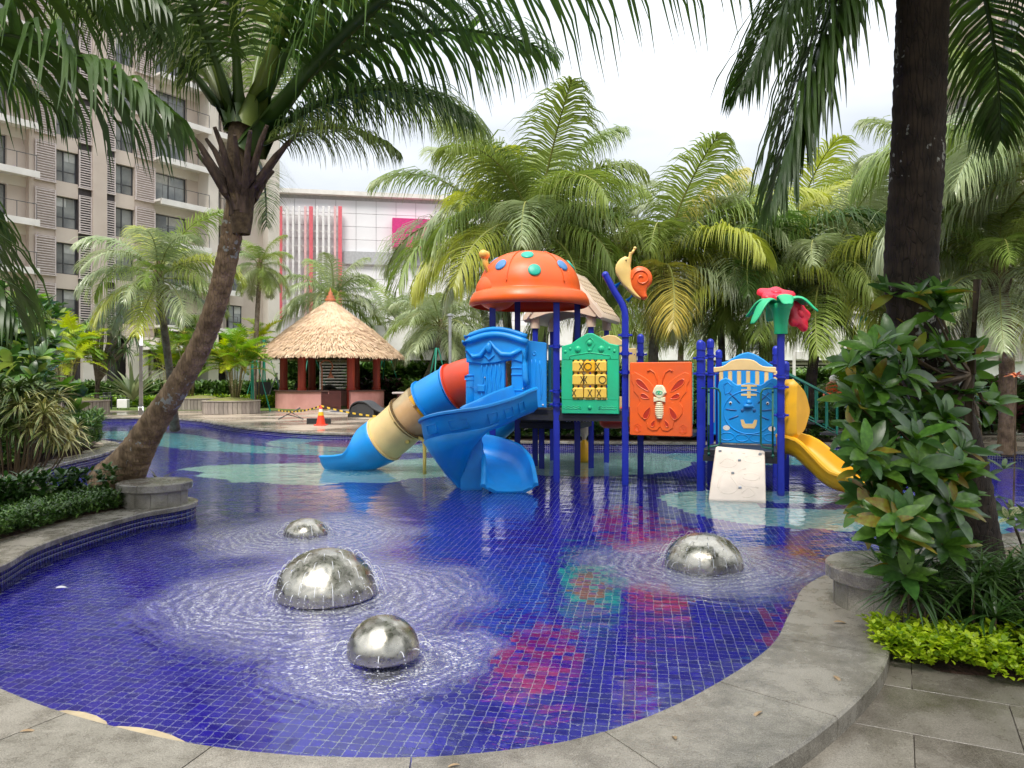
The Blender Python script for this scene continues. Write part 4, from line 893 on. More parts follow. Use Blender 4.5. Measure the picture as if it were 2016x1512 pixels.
# the yellow lower half seen through and below the clear window
ids = range(int(f2 * (len(TP) - 1)), int((f3 + .01) * (len(TP) - 1)) + 1)
m = MB(); V = []
for i in ids:
    d = (TP[i + 1] - TP[i - 1]).normalized(); rt = d.cross(Vector((0, 0, 1))).normalized(); up = rt.cross(d)
    for a in np.linspace(R(150), R(390), 22): V.append(tuple(TP[i] + (rt * math.cos(a) + up * math.sin(a)) * .432))
k_ = len(ids); m.add(V, [(i * 22 + j, i * 22 + j + 1, (i + 1) * 22 + j + 1, (i + 1) * 22 + j) for i in range(k_ - 1) for j in range(21)]); m.obj('yellow_trough', YEL, TS_, smooth=True)
tube_part('tube_section', f3 + .01, f4, .465, CREAM, parent=TS_)
for ff in (f3 + .01,):
    i = int(ff * (len(TP) - 1)); d = (TP[i + 1] - TP[i - 1]).normalized(); m = MB(); m.tube([TP[i] - d * .012, TP[i] + d * .012], .505, 36, cap=False); m.tube([TP[i] - d * .012, TP[i] - d * .0119, TP[i] + d * .0119, TP[i] + d * .012], [.46, .506, .506, .46], 36, cap=False); m.obj('joint_ring', pm('rusty_ring', (.20, .12, .03), rough=.7, col2=(.05, .03, .02), scale=20), TS_)
# open exit of the tube slide
EP = TP[int(f4 * (len(TP) - 1)):]; kE = len(EP); V = []; nn_ = 30
for i, c in enumerate(EP):
    u_ = i / (kE - 1); d = (EP[min(i + 1, kE - 1)] - EP[max(i - 1, 0)]).normalized(); rt = d.cross(Vector((0, 0, 1))).normalized(); up = rt.cross(d)
    s = min(1, max(0, (u_ - .10) / .48)); s = s * s * (3 - 2 * s); gap = R(4) + (R(182)) * s
    r0 = .47 - .03 * u_; wallc = 1 - .0 * u_
    for j in range(nn_):
        a = R(90) + gap / 2 + (2 * math.pi - gap) * j / (nn_ - 1)
        fl = .04 * s if j in (0, nn_ - 1) else 0
        zc = c.z - .0
        V.append(tuple(c + rt * math.cos(a) * (r0 + .04 * s + fl) + up * math.sin(a) * (r0 * (1 - .12 * u_))))
me = mesh('slide_exit', V, [(i * nn_ + j, (i + 1) * nn_ + j, (i + 1) * nn_ + j + 1, i * nn_ + j + 1) for i in range(kE - 1) for j in range(nn_ - 1)], BLUE, True); o = obj('slide_exit', me, TS_); md = o.modifiers.new('thick', 'SOLIDIFY'); md.thickness = .04; md.offset = 0
m = MB()
for off in (-.02,):
    pass
m = MB(); q = TP[int((f3 - .02) * (len(TP) - 1))]; bx, by = -1.72, 15.0
m.tube([(bx - .32, by, .62), (bx - .25, by, .68), (bx - .10, by, .68), (bx - .02, by, .62), (bx, by, .5), (bx, by, -.3)], .035, 12); m.ball((bx - .33, by - .02, .60), .05, 10); m.obj('support_pipe', plastic('pipe_yellow', (.70, .52, .12)), TS_, smooth=True)
# ---------------------------------------------------------------- curved open slide
def chute(name, path, wide, wall, mat, parent, step=.07, th=.035, wl=None, wr=None):
    pth = spline([Vector(p_) for p_ in path], step); k = len(pth)
    def sec(u):
        w = np.interp(u, [0, .5, 1], wide) / 2; h = np.interp(u, [0, .5, .85, 1], wall)
        hL = np.interp(u, *wl) if wl else h; hR = np.interp(u, *wr) if wr else h
        t_ = th
        inn = [(-w - .015, hL), (-w, hL - .04), (-w * .96, hL * .5), (-w * .85, .07), (-w * .55, .01), (0, 0), (w * .55, .01), (w * .85, .07), (w * .96, hR * .5), (w, hR - .04), (w + .015, hR)]
        outr = [(w + .05, hR + .012), (w + .085, hR - .005), (w + .09, hR - .04), (w + .04, hR - .055), (w * .96 + t_, hR * .5), (w * .85 + t_, .03), (w * .5, -t_ - .02), (0, -t_ - .03), (-w * .5, -t_ - .02), (-w * .85 - t_, .03), (-w * .96 - t_, hL * .5), (-w - .04, hL - .055), (-w - .09, hL - .04), (-w - .085, hL - .005), (-w - .05, hL + .012)]
        return inn + outr
    m = MB(); m.sweep(pth, sec); return m.obj(name, mat, parent, angle=50), pth
CS = thing('curved_slide', None, None); CS.parent = PG
cpath = [(.28, 13.50, 1.30), (.04, 13.28, 1.22), (-.30, 12.88, 1.08), (-.70, 12.60, .95), (-1.05, 12.74, .83), (-1.20, 13.06, .70), (-1.06, 13.42, .57), (-.68, 13.58, .46), (-.32, 13.42, .36), (-.13, 13.05, .23), (-.06, 12.66, .09), (-.04, 12.30, .015)]
o, cp_ = chute('chute', cpath, (.55, .62, .76), (.42, .42, .30, .12), BLUE, CS, wl=((0, .2, .5, .75, .88, 1), (.40, .42, .42, .36, .28, .14)), wr=((0, .3, .7, .88, .95, 1), (.42, .38, .38, .30, .20, .12)))
k = len(cp_)
for f in (.12, .22, .32, .42, .52):
    i = int(f * k); c = cp_[i]; d = (cp_[i + 1] - cp_[i - 1]).normalized(); rt = d.cross(Vector((0, 0, 1))).normalized(); up = rt.cross(d)
# skirt wall below the curved part
V = []; ids = [i for i in range(k) if .20 < i / k < .52]
for i in ids:
    c = cp_[i]; d = (cp_[min(i + 1, k - 1)] - cp_[i - 1]); d.z = 0; d.normalize(); rt = d.cross(Vector((0, 0, 1))).normalized(); u_ = i / k; w = np.interp(u_, [0, .5, 1], (.55, .62, .76)) / 2
    f_ = max(0, (u_ - .20) / .32); A = c + rt * -(w + .0) + Vector((0, 0, .05)); B_ = Vector((-.80, 12.86, max(-.12, c.z - .10 - 1.5 * f_ * (1.5 - f_) )))
    for t__ in (0, .3, .6, 1): V.append(tuple(A.lerp(Vector((B_.x, B_.y, B_.z)), t__) + (A - Vector((B_.x, B_.y, A.z))) * .10 * math.sin(math.pi * t__) * (1 - f_ * .5)))
me = mesh('outer_skirt', V, [(i * 4 + j, i * 4 + j + 1, i * 4 + j + 5, i * 4 + j + 4) for i in range(len(ids) - 1) for j in range(3)], BLUE, True); o = obj('outer_skirt', me, CS); md = o.modifiers.new('thick', 'SOLIDIFY'); md.thickness = .03; md.offset = 0
# support column under the bend
m = MB(); m.box((0, 0, .35), (.36, .30, 1.3), rz=.05, bev=.05); m.obj('support_column', BLUE, CS, loc=(-.69, 12.92, 0))
for f in (.10, .17, .24, .31, .38):
    i = int(f * k); pts_ = []
    for s_, zz in ((-1, .10), (1, .10), (1, .26), (-1, .26)):
        j = min(max(i + s_ * int(.021 * k), 1), k - 2); c = cp_[j]; d = (cp_[j + 1] - cp_[j - 1]).normalized(); rt = d.cross(Vector((0, 0, 1))).normalized(); up = rt.cross(d); u_ = j / k; w = np.interp(u_, [0, .5, 1], (.55, .62, .76)) / 2
        # outer (viewer) side is the left of travel
        pts_.append(c + rt * -(w * .97 + .043) + up * zz)
    m = MB(); m.tube(pts_, .010, 6, closed=True); m.obj('wall_boss', BLUE, CS, smooth=True)
# rear wavy slide
chute('rear_slide', [(.50, 16.35, 1.12), (.2, 16.4, .98), (-.15, 16.5, .66), (-.5, 16.65, .42), (-.9, 16.8, .26), (-1.3, 16.95, .02)], (.6, .6, .6), (.3, .3, .25, .15), BLUE, PG)
# yellow slide and hood on the right
YS_ = thing('yellow_slide', None, None); YS_.parent = PG
chute('chute', [(4.50, 12.75, .66), (4.72, 12.6, .62), (4.92, 12.42, .42), (5.12, 12.2, .20), (5.30, 11.98, .12), (5.48, 11.78, .10), (5.68, 11.55, .03)], (.66, .66, .70), (.27, .27, .24, .12), YEL, YS_)
m = MB(); T = pframe(Vector((4.40, 12.35, 0)), Vector((4.95, 12.9, 0)), 0)
m.prism([tuple(v[:2]) for v in spline([Vector((*p_, 0)) for p_ in ((.0, .92), (.0, 1.75), (.18, 1.78), (.40, 1.66), (.55, 1.45), (.60, 1.28), (.50, 1.10), (.33, .92))], .07, True)], .20, M=T, bev=.07); m.obj('hood', YEL, YS_, angle=45)
# ---------------------------------------------------------------- cat panel
T = pframe(Vector((3.62, 13.62, 0)), Vector((4.76, 13.20, 0)), 0); CT = thing('cat_panel', None, None); CT.parent = PG
cw = 1.06; c0 = .06
outl = spline([Vector((*p_, 0)) for p_ in ((c0, .70), (c0, 1.2), (c0, 1.68), (c0 + .05, 1.82), (c0 + .14, 1.86), (c0 + .24, 1.80), (c0 + .34, 1.73), (c0 + cw / 2, 1.77), (c0 + cw - .34, 1.73), (c0 + cw - .24, 1.80), (c0 + cw - .14, 1.86), (c0 + cw - .05, 1.82), (c0 + cw, 1.68), (c0 + cw, 1.2), (c0 + cw, .70))], .06)
m = MB(); m.prism([tuple(v[:2]) for v in outl], .07, M=T, bev=.015); m.obj('board', BLUE, CT, angle=40)
xm = c0 + cw / 2
m = MB(); m.tube([T @ Vector((xm + .43 * math.cos(a), 1.27 + (.40 if math.sin(a) < 0 else .36) * math.sin(a), .07)) for a in [2 * math.pi * j / 40 for j in range(40)]], .012, 6, closed=True)
for s_ in (-1, 1): m.tube([T @ Vector((xm + s_ * x, z, .07)) for x, z in ((.43, 1.72), (.36, 1.78), (.27, 1.70), (.33, 1.60), (.40, 1.56))], .010, 6, closed=True)
for (cx_, cz_, rr_) in ((-.37, .82, .10), (-.12, .80, .09), (.12, .80, .09), (.37, .82, .10)): m.tube([T @ Vector((xm + cx_ + rr_ * 1.2 * math.cos(a), cz_ + rr_ * .7 * math.sin(a), .07)) for a in [2 * math.pi * j / 18 for j in range(18)]], .009, 6, closed=True)
m.obj('relief', BLUE, CT, smooth=True)
DBL = plastic('blue_groove', (.004, .10, .34))
for s_ in (-1, 1):
    for (ax, az, bx_, bz) in ((.14, 1.40, .34, 1.60), (.20, 1.28, .40, 1.30), (.17, 1.19, .34, 1.12)):
        A, B = T @ Vector((xm + s_ * ax, az, .068)), T @ Vector((xm + s_ * bx_, bz, .068)); m = MB(); m.tube([A, A.lerp(B, .1), A.lerp(B, .9), B], [.004, .014, .014, .004], 8); m.obj('whisker', DBL, CT, smooth=True)
    m = MB(); m.ball(T @ Vector((xm + s_ * .31, 1.41, .07)), (.027, .02, .027), 12); o = m.obj('eye', WHITEP, CT, smooth=True); m = MB(); m.ball(T @ Vector((xm + s_ * .31, 1.41, .085)), .016, 10); m.obj('pupil', BLACK, CT, smooth=True)
    m = MB(); m.ball(T @ Vector((xm + s_ * .10, 1.28, .066)), (.04, .012, .035), 12); m.obj('cheek_hole', DBL, CT, smooth=True)
    m = MB(); m.prism([(xm + s_ * .38 + .06 * math.cos(a), .97 + .045 * math.sin(a)) for a in [2 * math.pi * j / 14 for j in range(14)]], .004, M=T, z0=.07); m.obj('slot_opening', WHITEP, CT)
m = MB(); m.ball(T @ Vector((xm, 1.36, .075)), (.10, .05, .045), 14); m.ball(T @ Vector((xm, 1.42, .075)), (.05, .05, .05), 14); m.obj('nose', BLUE, CT, smooth=True)
m = MB(); m.prism([(xm + x, z) for x, z in ((-.14, 1.12), (-.09, 1.12), (-.06, 1.05), (.06, 1.05), (.09, 1.12), (.14, 1.12), (.12, 1.02), (.09, .97), (-.09, .97), (-.12, 1.02))], .006, M=T, z0=.07); m.obj('mouth_opening', CREAM, CT)
m = MB()
for z_ in (1.70, 1.62, 1.54): m.prism([(xm - .13, z_), (xm + .13, z_), (xm + .13, z_ + .035), (xm - .13, z_ + .035)], .006, M=T, z0=.07)
m.prism([(xm - .03, 1.50), (xm + .03, 1.50), (xm + .03, 1.74), (xm - .03, 1.74)], .0075, M=T, z0=.07); m.obj('forehead_slots', CREAM, CT)
# cream baluster panel behind
T = pframe(Vector((3.82, 14.75, 0)), Vector((4.98, 14.32, 0)), 0); BP = thing('baluster_panel', None, None); BP.parent = PG
m = MB(); m.prism([tuple(v[:2]) for v in spline([Vector((*p_, 0)) for p_ in ((0, 1.95), (.0, 2.05), (.02, 2.06), (.25, 2.08), (.42, 2.19), (.62, 2.22), (.82, 2.19), (.98, 2.08), (1.2, 2.06), (1.22, 2.05), (1.22, 1.95), (.9, 1.99), (.6, 2.0), (.3, 1.99))], .06, True)], .06, M=T, bev=.012); m.obj('top_rail', CREAM, BP)
for k in range(8):
    m = MB(); x = .02 + k * .165; m.prism([(x, 1.0), (x + .075, 1.0), (x + .075, 1.985), (x, 1.985)], .045, M=T, z0=.005, bev=.01); m.obj('baluster', CREAM, BP)
m = MB(); T_ = pframe(Vector((4.1, 15.6, 0)), Vector((5.6, 15.1, 0)), 0); m.prism([tuple(v[:2]) for v in spline([Vector((*p_, 0)) for p_ in ((0, .7), (0, 2.0), (.3, 2.2), (.6, 2.36), (.8, 2.35), (1.1, 2.15), (1.3, 1.9), (1.3, .7))], .1)], .08, M=T_, bev=.02); m.obj('rear_blue_panel', BLUE, PG, angle=45)
# green ladder wall strip and pink panel between the towers
m = MB(); T = pframe(Vector((3.18, 13.3, 0)), Vector((3.55, 13.2, 0)), 0)
GL = thing('block_wall', None, None); GL.parent = PG
for k in range(13):
    for c_ in range(2):
        mq = MB(); mq.prism([(c_ * .13, 1.05 + k * .082), (c_ * .13 + .122, 1.05 + k * .082), (c_ * .13 + .122, 1.125 + k * .082), (c_ * .13, 1.125 + k * .082)], .05, M=Matrix.Translation((-.25, .1, 0)) @ T, bev=.006); mq.obj('block', plastic('mint', (.06, .55, .36)), GL)
m = MB(); m.box((3.72, 14.2, 1.45), (.05, .5, 1.1), rz=-.3, bev=.01); m.obj('pink_panel', plastic('pink', (.75, .02, .22)), PG)
# handrails
for (px_, y_, s_) in ((1395, 12.55, 1), (1521, 12.2, -1)):
    x_ = (px_ - CX) / F * y_; m = MB(); w_ = .19 * s_
    yy = y_
    m.tube([(x_, yy, .56), (x_, yy, 1.60), ], .016, 10)
    m.tube([(x_ - .12 * s_, yy, 1.68), (x_ + w_ * .5, yy, 1.68), (x_ + w_ * .85, yy, 1.66), (x_ + w_, yy, 1.60), (x_ + w_, yy, .80), (x_ + w_ * .85, yy, .74), (x_ + w_ * .3, yy, .72), (x_, yy, .72)], .016, 10); m.tube([(x_, yy, 1.58), (x_, yy, 1.685)], .016, 10)
    m.ball((x_, yy - .01, .60), .026, 8); m.obj('handrail', RAIL, PG, smooth=True)
# climbing ramp
CR_ = thing('climbing_ramp', None, None); CR_.parent = PG
b0, b1 = Vector((2.98, 11.55, -.12)), Vector((3.78, 11.40, -.12)); t0, t1 = Vector((3.33, 12.62, .66)), Vector((4.12, 12.30, .66))
ex_ = (b1 - b0).normalized(); up_ = ((t0 + t1) / 2 - (b0 + b1) / 2); hh_ = up_.length; up_.normalize(); nz_ = ex_.cross(up_).normalized(); ex_ = up_.cross(nz_)
T = Matrix.Identity(4); T.col[0][:3] = ex_; T.col[1][:3] = up_; T.col[2][:3] = nz_; T.col[3][:3] = (b0 + b1) / 2
m = MB(); m.prism([(-.42, 0), (.42, 0), (.385, hh_ - .03), (.36, hh_), (-.36, hh_), (-.385, hh_ - .03)], .06, M=T, bev=.015); BEI2 = plastic('ramp_beige', (.74, .63, .52)); m.obj('board', BEI2, CR_)
for q in ([(-.30, .72), (-.2, .86), (-.05, .80), (-.12, .70)], [(-.28, .25), (-.26, .5), (-.18, .62), (-.10, .5), (.0, .32), (-.12, .2)], [(.05, .56), (.18, .62), (.32, .58), (.25, .5), (.10, .5)], [(.06, .90), (.16, .97), (.33, .95), (.28, .84), (.1, .84)], [(.05, .2), (.15, .34), (.25, .25), (.15, .17)]):
    m = MB(); m.tube([T @ Vector((v.x, v.y, .038)) for v in spline([Vector((x, y * hh_ / 1.1, 0)) for x, y in q], .04, True)], .028, 10, closed=True); m.obj('grip_ridge', BEI2, CR_, smooth=True)
m = MB(); m.tube([T @ Vector((x, y * hh_ / 1.1, .040)) for x, y in ((-.12, .55), (-.02, .60), (.02, .66), (.1, .70))], .026, 10); m.tube([T @ Vector((x, y * hh_ / 1.1, .040)) for x, y in ((-.1, .48), (.02, .42), (.1, .36), (.2, .37), (.3, .36))], .026, 10); m.tube([T @ Vector((x, y * hh_ / 1.1, .040)) for x, y in ((-.14, .98), (-.02, 1.02), (.08, .99))], .026, 10); m.obj('grip_ridge', BEI2, CR_, smooth=True)
for x, y in ((-.31, .99), (.31, 1.0), (.0, .84), (-.09, .58), (.03, .32), (.02, .06)):
    m = MB(); m.box(T @ Vector((x, y * hh_ / 1.1, .07)), (.045, .02, .045), bev=.008); m.obj('bolt_cap', SILVER, CR_)
# flower ornament
FL_ = thing('flower_ornament', None, None, (pI.x, pI.y, 2.58)); FL_.parent = PG
FG = plastic('flower_green', (.01, .48, .20)); FLR = plastic('flower_red', (.80, .006, .04))
m = MB(); m.lathe([(.10, -.03), (.105, 0), (.105, .06), (.115, .20), (.15, .36), (.20, .45), (.17, .46), (.05, .40)], 24); m.obj('cup', FG, FL_, smooth=True)
def petal(az, L_, w, droop, mat, nm, base=(0, 0, .42), rise=.12, parent=FL_, par=None):
    V = []; k = 9
    for i in range(k):
        u_ = i / (k - 1); r_ = .06 + L_ * u_; z = rise * math.sin(math.pi * min(u_ * 1.1, 1)) * 1.3 - droop * u_ ** 2.2; hw_ = w * (.35 + .65 * math.sin(math.pi * min(1, u_ * .95 + .03)) ** .7) * (1 if u_ < .9 else .8)
        for s_ in (-1, -.5, 0, .5, 1): V.append((r_ * math.cos(az) - s_ * hw_ * math.sin(az), r_ * math.sin(az) + s_ * hw_ * math.cos(az), z - .25 * hw_ * abs(s_) ** 2))
    me = mesh(nm, [tuple(Vector(v) + Vector(base)) for v in V], [(i * 5 + j, (i + 1) * 5 + j, (i + 1) * 5 + j + 1, i * 5 + j + 1) for i in range(k - 1) for j in range(4)], mat, True); o = obj(nm, me, par or parent); md = o.modifiers.new('thick', 'SOLIDIFY'); md.thickness = .035; md.offset = 0; sb = o.modifiers.new('sub', 'SUBSURF'); sb.levels = 1; sb.render_levels = 1; return o
for az, dr in ((R(200), .30), (R(262), .02), (R(335), .10), (R(20), -.05), (R(90), .2), (R(145), .15)): petal(az, .50, .12, dr, FG, 'leaf')
def redflower(c, tilt, rz, s_):
    o = thing('red_flower', None, None, c, rz); o.parent = FL_; o.rotation_euler = (tilt, 0, rz)
    pts_ = []
    for j in range(50):
        a = 2 * math.pi * j / 50; pts_.append((.26 * s_ * (1 + .16 * math.cos(5 * a)) * math.cos(a), .26 * s_ * (1 + .16 * math.cos(5 * a)) * math.sin(a)))
    m = MB(); m.prism(pts_, .09, bev=.035); m.ball((0, 0, .08), (.09, .09, .05), 12); m.obj('petals', FLR, o, angle=50)
redflower((.02, .30, .60), R(25), 0, 1.05); redflower((.34, .25, .30), R(75), R(35), 1.0)
# orange barrel, dangling spinner and other pieces under the deck
m = MB(); m.lathe([(.02, -.40), (.2, -.39), (.27, -.3), (.29, 0), (.27, .3), (.2, .39), (.02, .40)], 24, M=Matrix.Translation((2.05, 15.1, 1.08)) @ Matrix.Rotation(R(90), 4, 'Y') @ Matrix.Scale(.78, 4)); m.obj('barrel', plastic('barrel_orange', (.80, .07, .015)), PG, smooth=True)
m = MB(); c = Vector((1.60, 16.9, 0)); m.lathe([(.001, 1.0), (.10, .98), (.16, .85), (.17, .72), (.05, .55), (.04, .5)], 18, c=c); m.mat(1).lathe([(.04, .5), (.10, .42), (.17, .25), (.17, .06), (.14, .0), (.001, 0)], 18, c=c); m.tube([c + Vector((0, 0, .9)), c + Vector((0, 0, 1.3))], .02, 8); m.obj('hourglass_spinner', [BEIGE, YEL], PG, smooth=True)
m = MB()
for k in range(30): m.ball((1.0 + (k % 10) * .06, 13.9, 1.13 - (k // 10) * .035), .008, 6)
m.obj('mesh_holes', SILVER, PG, kind='stuff')
# cross pipes
for a, b, z in ((pC, pE, 2.42), (pD, pFp, 2.3), (tC, tD, 2.66), (pK, pH, 1.93), (pA, pC, 1.4)):
    m = MB(); m.tube([(a.x, a.y, z), (b.x, b.y, z)], .017, 8); m.obj('cross_pipe', RAIL, PG)
# green stair with balusters, behind on the right
ST = thing('playground_stair', None, None); ST.parent = PG
sa, sb_ = Vector((5.2, 14.8, 1.25)), Vector((7.1, 13.6, .05))
for off in (0, .8):
    o_v = Vector((.4 * off, .9 * off, 0))
    m = MB(); m.tube([sa + o_v + Vector((0, 0, .75)), sb_ + o_v + Vector((0, 0, .75))], .03, 8); m.tube([sa + o_v + Vector((0, 0, .1)), sb_ + o_v + Vector((0, 0, .1))], .035, 8); m.obj('stair_rail', RAIL, ST, smooth=True)
    for k in range(12):
        q = (sa + o_v).lerp(sb_ + o_v, (k + .5) / 12); m = MB(); m.tube([q + Vector((0, 0, .1)), q + Vector((0, 0, .75))], .02, 6); m.obj('baluster', RAIL, ST)
for k in range(6):
    q = sa.lerp(sb_, (k + .5) / 6) + Vector((.16, .36, .05)); m = MB(); m.box(q, (.3, .85, .04), rz=-.56); m.obj('tread', DARKP, ST)
# ================================================================ buildings
WALLB = pm('render_taupe', (.60, .51, .43), rough=.85, col2=(.53, .44, .37), scale=.6, bump=.1, bscale=30); SLABW = pm('slab_white', (.78, .75, .70), rough=.7, col2=(.64, .61, .56), scale=.8)
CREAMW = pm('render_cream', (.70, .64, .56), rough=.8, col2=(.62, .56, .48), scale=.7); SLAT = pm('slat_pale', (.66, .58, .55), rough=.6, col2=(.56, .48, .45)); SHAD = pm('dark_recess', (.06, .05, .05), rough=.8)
GLASSW = pm('window_glass', (.14, .15, .15), rough=.06, col2=(.32, .33, .31), scale=.7, spec=.9, obrand=.3, coord='World' if False else 'Object'); BLIND = pm('window_blind', (.55, .55, .52), rough=.8)
FRAMEM = pm('window_frame', (.06, .06, .065), rough=.5); RAILM = pm('balcony_rail', (.10, .10, .10), rough=.4)
def shared():
    return {}
def win(par, cache, x0, x1, z0, z1, y, split=(.42,), hsplit=.35, blind=True):
    w, h = x1 - x0, z1 - z0; key = ('w', round(w, 2), round(h, 2))
    if key not in cache:
        m = MB(); f = .07
        m.box((0, 0, h / 2 - f / 2), (w, .1, f)); m.box((0, 0, -h / 2 + f / 2), (w, .1, f)); m.box((-w / 2 + f / 2, 0, 0), (f, .1, h - 2 * f)); m.box((w / 2 - f / 2, 0, 0), (f, .1, h - 2 * f))
        for s_ in split: m.box((-w / 2 + w * s_, 0, 0), (.06, .09, h - 2 * f))
        m.box((0, .003, -h / 2 + h * hsplit), (w - 2 * f, .07, .05)); a = m.mesh('window', FRAMEM)
        m = MB(); xs = [0] + list(split) + [1]; g_ = []
        for q in range(len(xs) - 1):
            mm = MB(); mm.box((0, 0, 0), ((xs[q + 1] - xs[q]) * w - .08, .02, h - 2 * f)); g_.append((mm.mesh('pane', GLASSW), -w / 2 + w * (xs[q] + xs[q + 1]) / 2))
        mm = MB(); mm.box((0, 0, 0), (w * .5, .02, h * .28)); cache[key] = (a, g_, mm.mesh('blind', BLIND))
    a, g_, bl = cache[key]; o = obj('window', a, par, loc=((x0 + x1) / 2, y, (z0 + z1) / 2))
    for me, xo in g_: obj('pane', me, o, loc=(xo, .01, 0), rot=(random.uniform(-.015, .015), 0, random.uniform(-.02, .02)))
    if blind and random.random() < .8: obj('blind', bl, o, loc=(w * random.choice((-.2, .2)), -.005, h * .5 - .07 - h * .14))
    return o
def louvre(par, cache, x0, x1, z0, z1, y, pitch=.16, dep=.10):
    w, h = x1 - x0, z1 - z0; key = ('l', round(w, 2), round(h, 2), pitch)
    if key not in cache:
        m = MB(); f = .07; m.box((-w / 2 + f / 2, 0, 0), (f, dep, h)); m.box((w / 2 - f / 2, 0, 0), (f, dep, h)); m.box((0, 0, -h / 2 - .04), (w + .06, dep + .04, .08)); m.box((0, 0, h / 2 + .02), (w, dep, .04)); a = m.mesh('louvre_screen', SLAT)
        m = MB(); k = int(h / pitch)
        for i in range(k): m.box((0, 0, -h / 2 + (i + .5) * h / k), (w - 2 * f - .01, .07, pitch * .45))
        cache[key] = (a, m.mesh('slats', SLAT))
    a, b = cache[key]; o = obj('louvre_screen', a, par, loc=((x0 + x1) / 2, y, (z0 + z1) / 2)); obj('slats', b, o, kind='stuff'); return o
def balcony(par, cache, x0, x1, z, y, dep, h=2.7):
    w = x1 - x0; key = ('b', round(w, 2), round(dep, 2))
    if key not in cache:
        m = MB(); m.box((0, 0, 0), (w + .3, dep + .1, .16)); m.box((0, -dep / 2 - .02, -.12), (w + .3, .12, .42)); a = m.mesh('balcony', SLABW)
        m = MB(); m.tube([(-w / 2, -dep / 2 + .04, 1.1), (w / 2, -dep / 2 + .04, 1.1)], .03, 6); k = 4
        for i in range(k + 1): m.tube([(-w / 2 + w * i / k, -dep / 2 + .04, .1), (-w / 2 + w * i / k, -dep / 2 + .04, 1.1)], .025, 5)
        gm = MB(); gm.box((0, -dep / 2 + .05, .58), (w, .012, .92)); gmm = bpy.data.materials.get('rail_glass')
        cache[key] = (a, m.mesh('railing', RAILM))
    a, b = cache[key]; o = obj('balcony', a, par, loc=((x0 + x1) / 2, y, z)); obj('railing', b, o); return o
def wallbox(par, x0, x1, z0, z1, y0, y1, mat=WALLB, name='wall_panel'):
    m = MB(); m.box((0, 0, 0), (x1 - x0, y1 - y0, z1 - z0)); return m.obj(name, mat, par, loc=((x0 + x1) / 2, (y0 + y1) / 2, (z0 + z1) / 2))
def apartment(name, label, loc, rz, cols, zbase, nfl, fh, width, depth=14, wallmat=WALLB, zlow=0.0):
    B = thing(name, label, 'building', loc, rz); cache = {}; ztop = zbase + nfl * fh
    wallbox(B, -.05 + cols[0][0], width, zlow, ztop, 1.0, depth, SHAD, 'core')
    for c in cols:
        x0, x1, kind = c[:3]
        if kind == 'wall': wallbox(B, x0, x1, zlow, ztop, c[3] if len(c) > 3 else 0, 1.0, c[4] if len(c) > 4 else wallmat)
        elif kind == 'window':
            for f in range(nfl):
                z = zbase + f * fh; wallbox(B, x0, x1, z - (fh - 2.1) + (0 if f else 0), z, .0, 1.0, wallmat); win(B, cache, x0 + .02, x1 - .02, z, z + 2.1, .28)
            wallbox(B, x0, x1, ztop - (fh - 2.1), ztop, 0, 1, wallmat)
        elif kind == 'louvre':
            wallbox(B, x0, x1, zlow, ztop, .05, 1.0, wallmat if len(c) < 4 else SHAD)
            for f in range(nfl):
                z = zbase + f * fh; louvre(B, cache, x0 + .02, x1 - .02, z - .15, z + fh - .75, -.10)
        elif kind == 'balcony':
            for f in range(nfl):
                z = zbase + f * fh - .05; balcony(B, cache, x0, x1, z, -.1, 1.9); win(B, cache, x0 + .1, x1 - .1 - (x1 - x0) * .22, z + .1, z + 2.35, .72, (.5,), .02); wallbox(B, x1 - .1 - (x1 - x0) * .22, x1, z + .08, z + fh - .08, .45, 1.0, wallmat)
                wallbox(B, x0, x1, z + 2.36, z + fh - .081, .4, 1.0, CREAMW)
    return B
e_ang = math.atan2(.834, .551)
cols = [(-13.2, -12.0, 'wall'), (-12, -10.4, 'louvre'), (-10.4, -8.6, 'window'), (-8.6, -7.6, 'wall'), (-7.6, -6.4, 'louvre'), (-6.4, -3.4, 'balcony'), (-3.4, -2.9, 'wall', -.1, CREAMW), (-2.9, 1.75, 'balcony'), (1.75, 2.05, 'wall'), (2.05, 3.38, 'louvre'), (3.38, 4.85, 'window'), (4.85, 5.75, 'louvre', 1), (5.75, 6.7, 'wall', -.25), (6.7, 7.4, 'louvre', 1), (7.4, 8.85, 'window'), (8.85, 10.4, 'louvre'), (10.4, 14.3, 'balcony'), (14.3, 15.2, 'wall', -.9, CREAMW), (15.2, 16.9, 'balcony'), (16.9, 18.2, 'window'), (18.2, 20.4, 'wall', .3), (20.4, 21.6, 'wall', -.4, CREAMW)]
AB = apartment('apartment_block', 'tall taupe apartment block with slatted screens and white balconies, left', (-32.3, 48, 0), e_ang, cols, 5.9, 10, 3.1, 21.6)
# ground floor of the block: canopy band and dark entrance
m = MB(); m.box((12.5, -1.2, 4.3), (7, 2.4, .5)); m.obj('canopy', SLABW, AB); m = MB(); m.box((12.4, -.3, 3.3), (4.6, .5, 1.3)); m.obj('fascia', pm('fascia_dark', (.05, .02, .025), rough=.6, col2=(.02, .01, .01)), AB)
for s_ in (5, 8.2, 10): wallbox(AB, s_, s_ + 1.5, 0, 5, -.35, 0, CREAMW)
wallbox(AB, 16.5, 18.5, 0, 4.5, -.3, 0, pm('glass_pale', (.5, .52, .5), rough=.3))
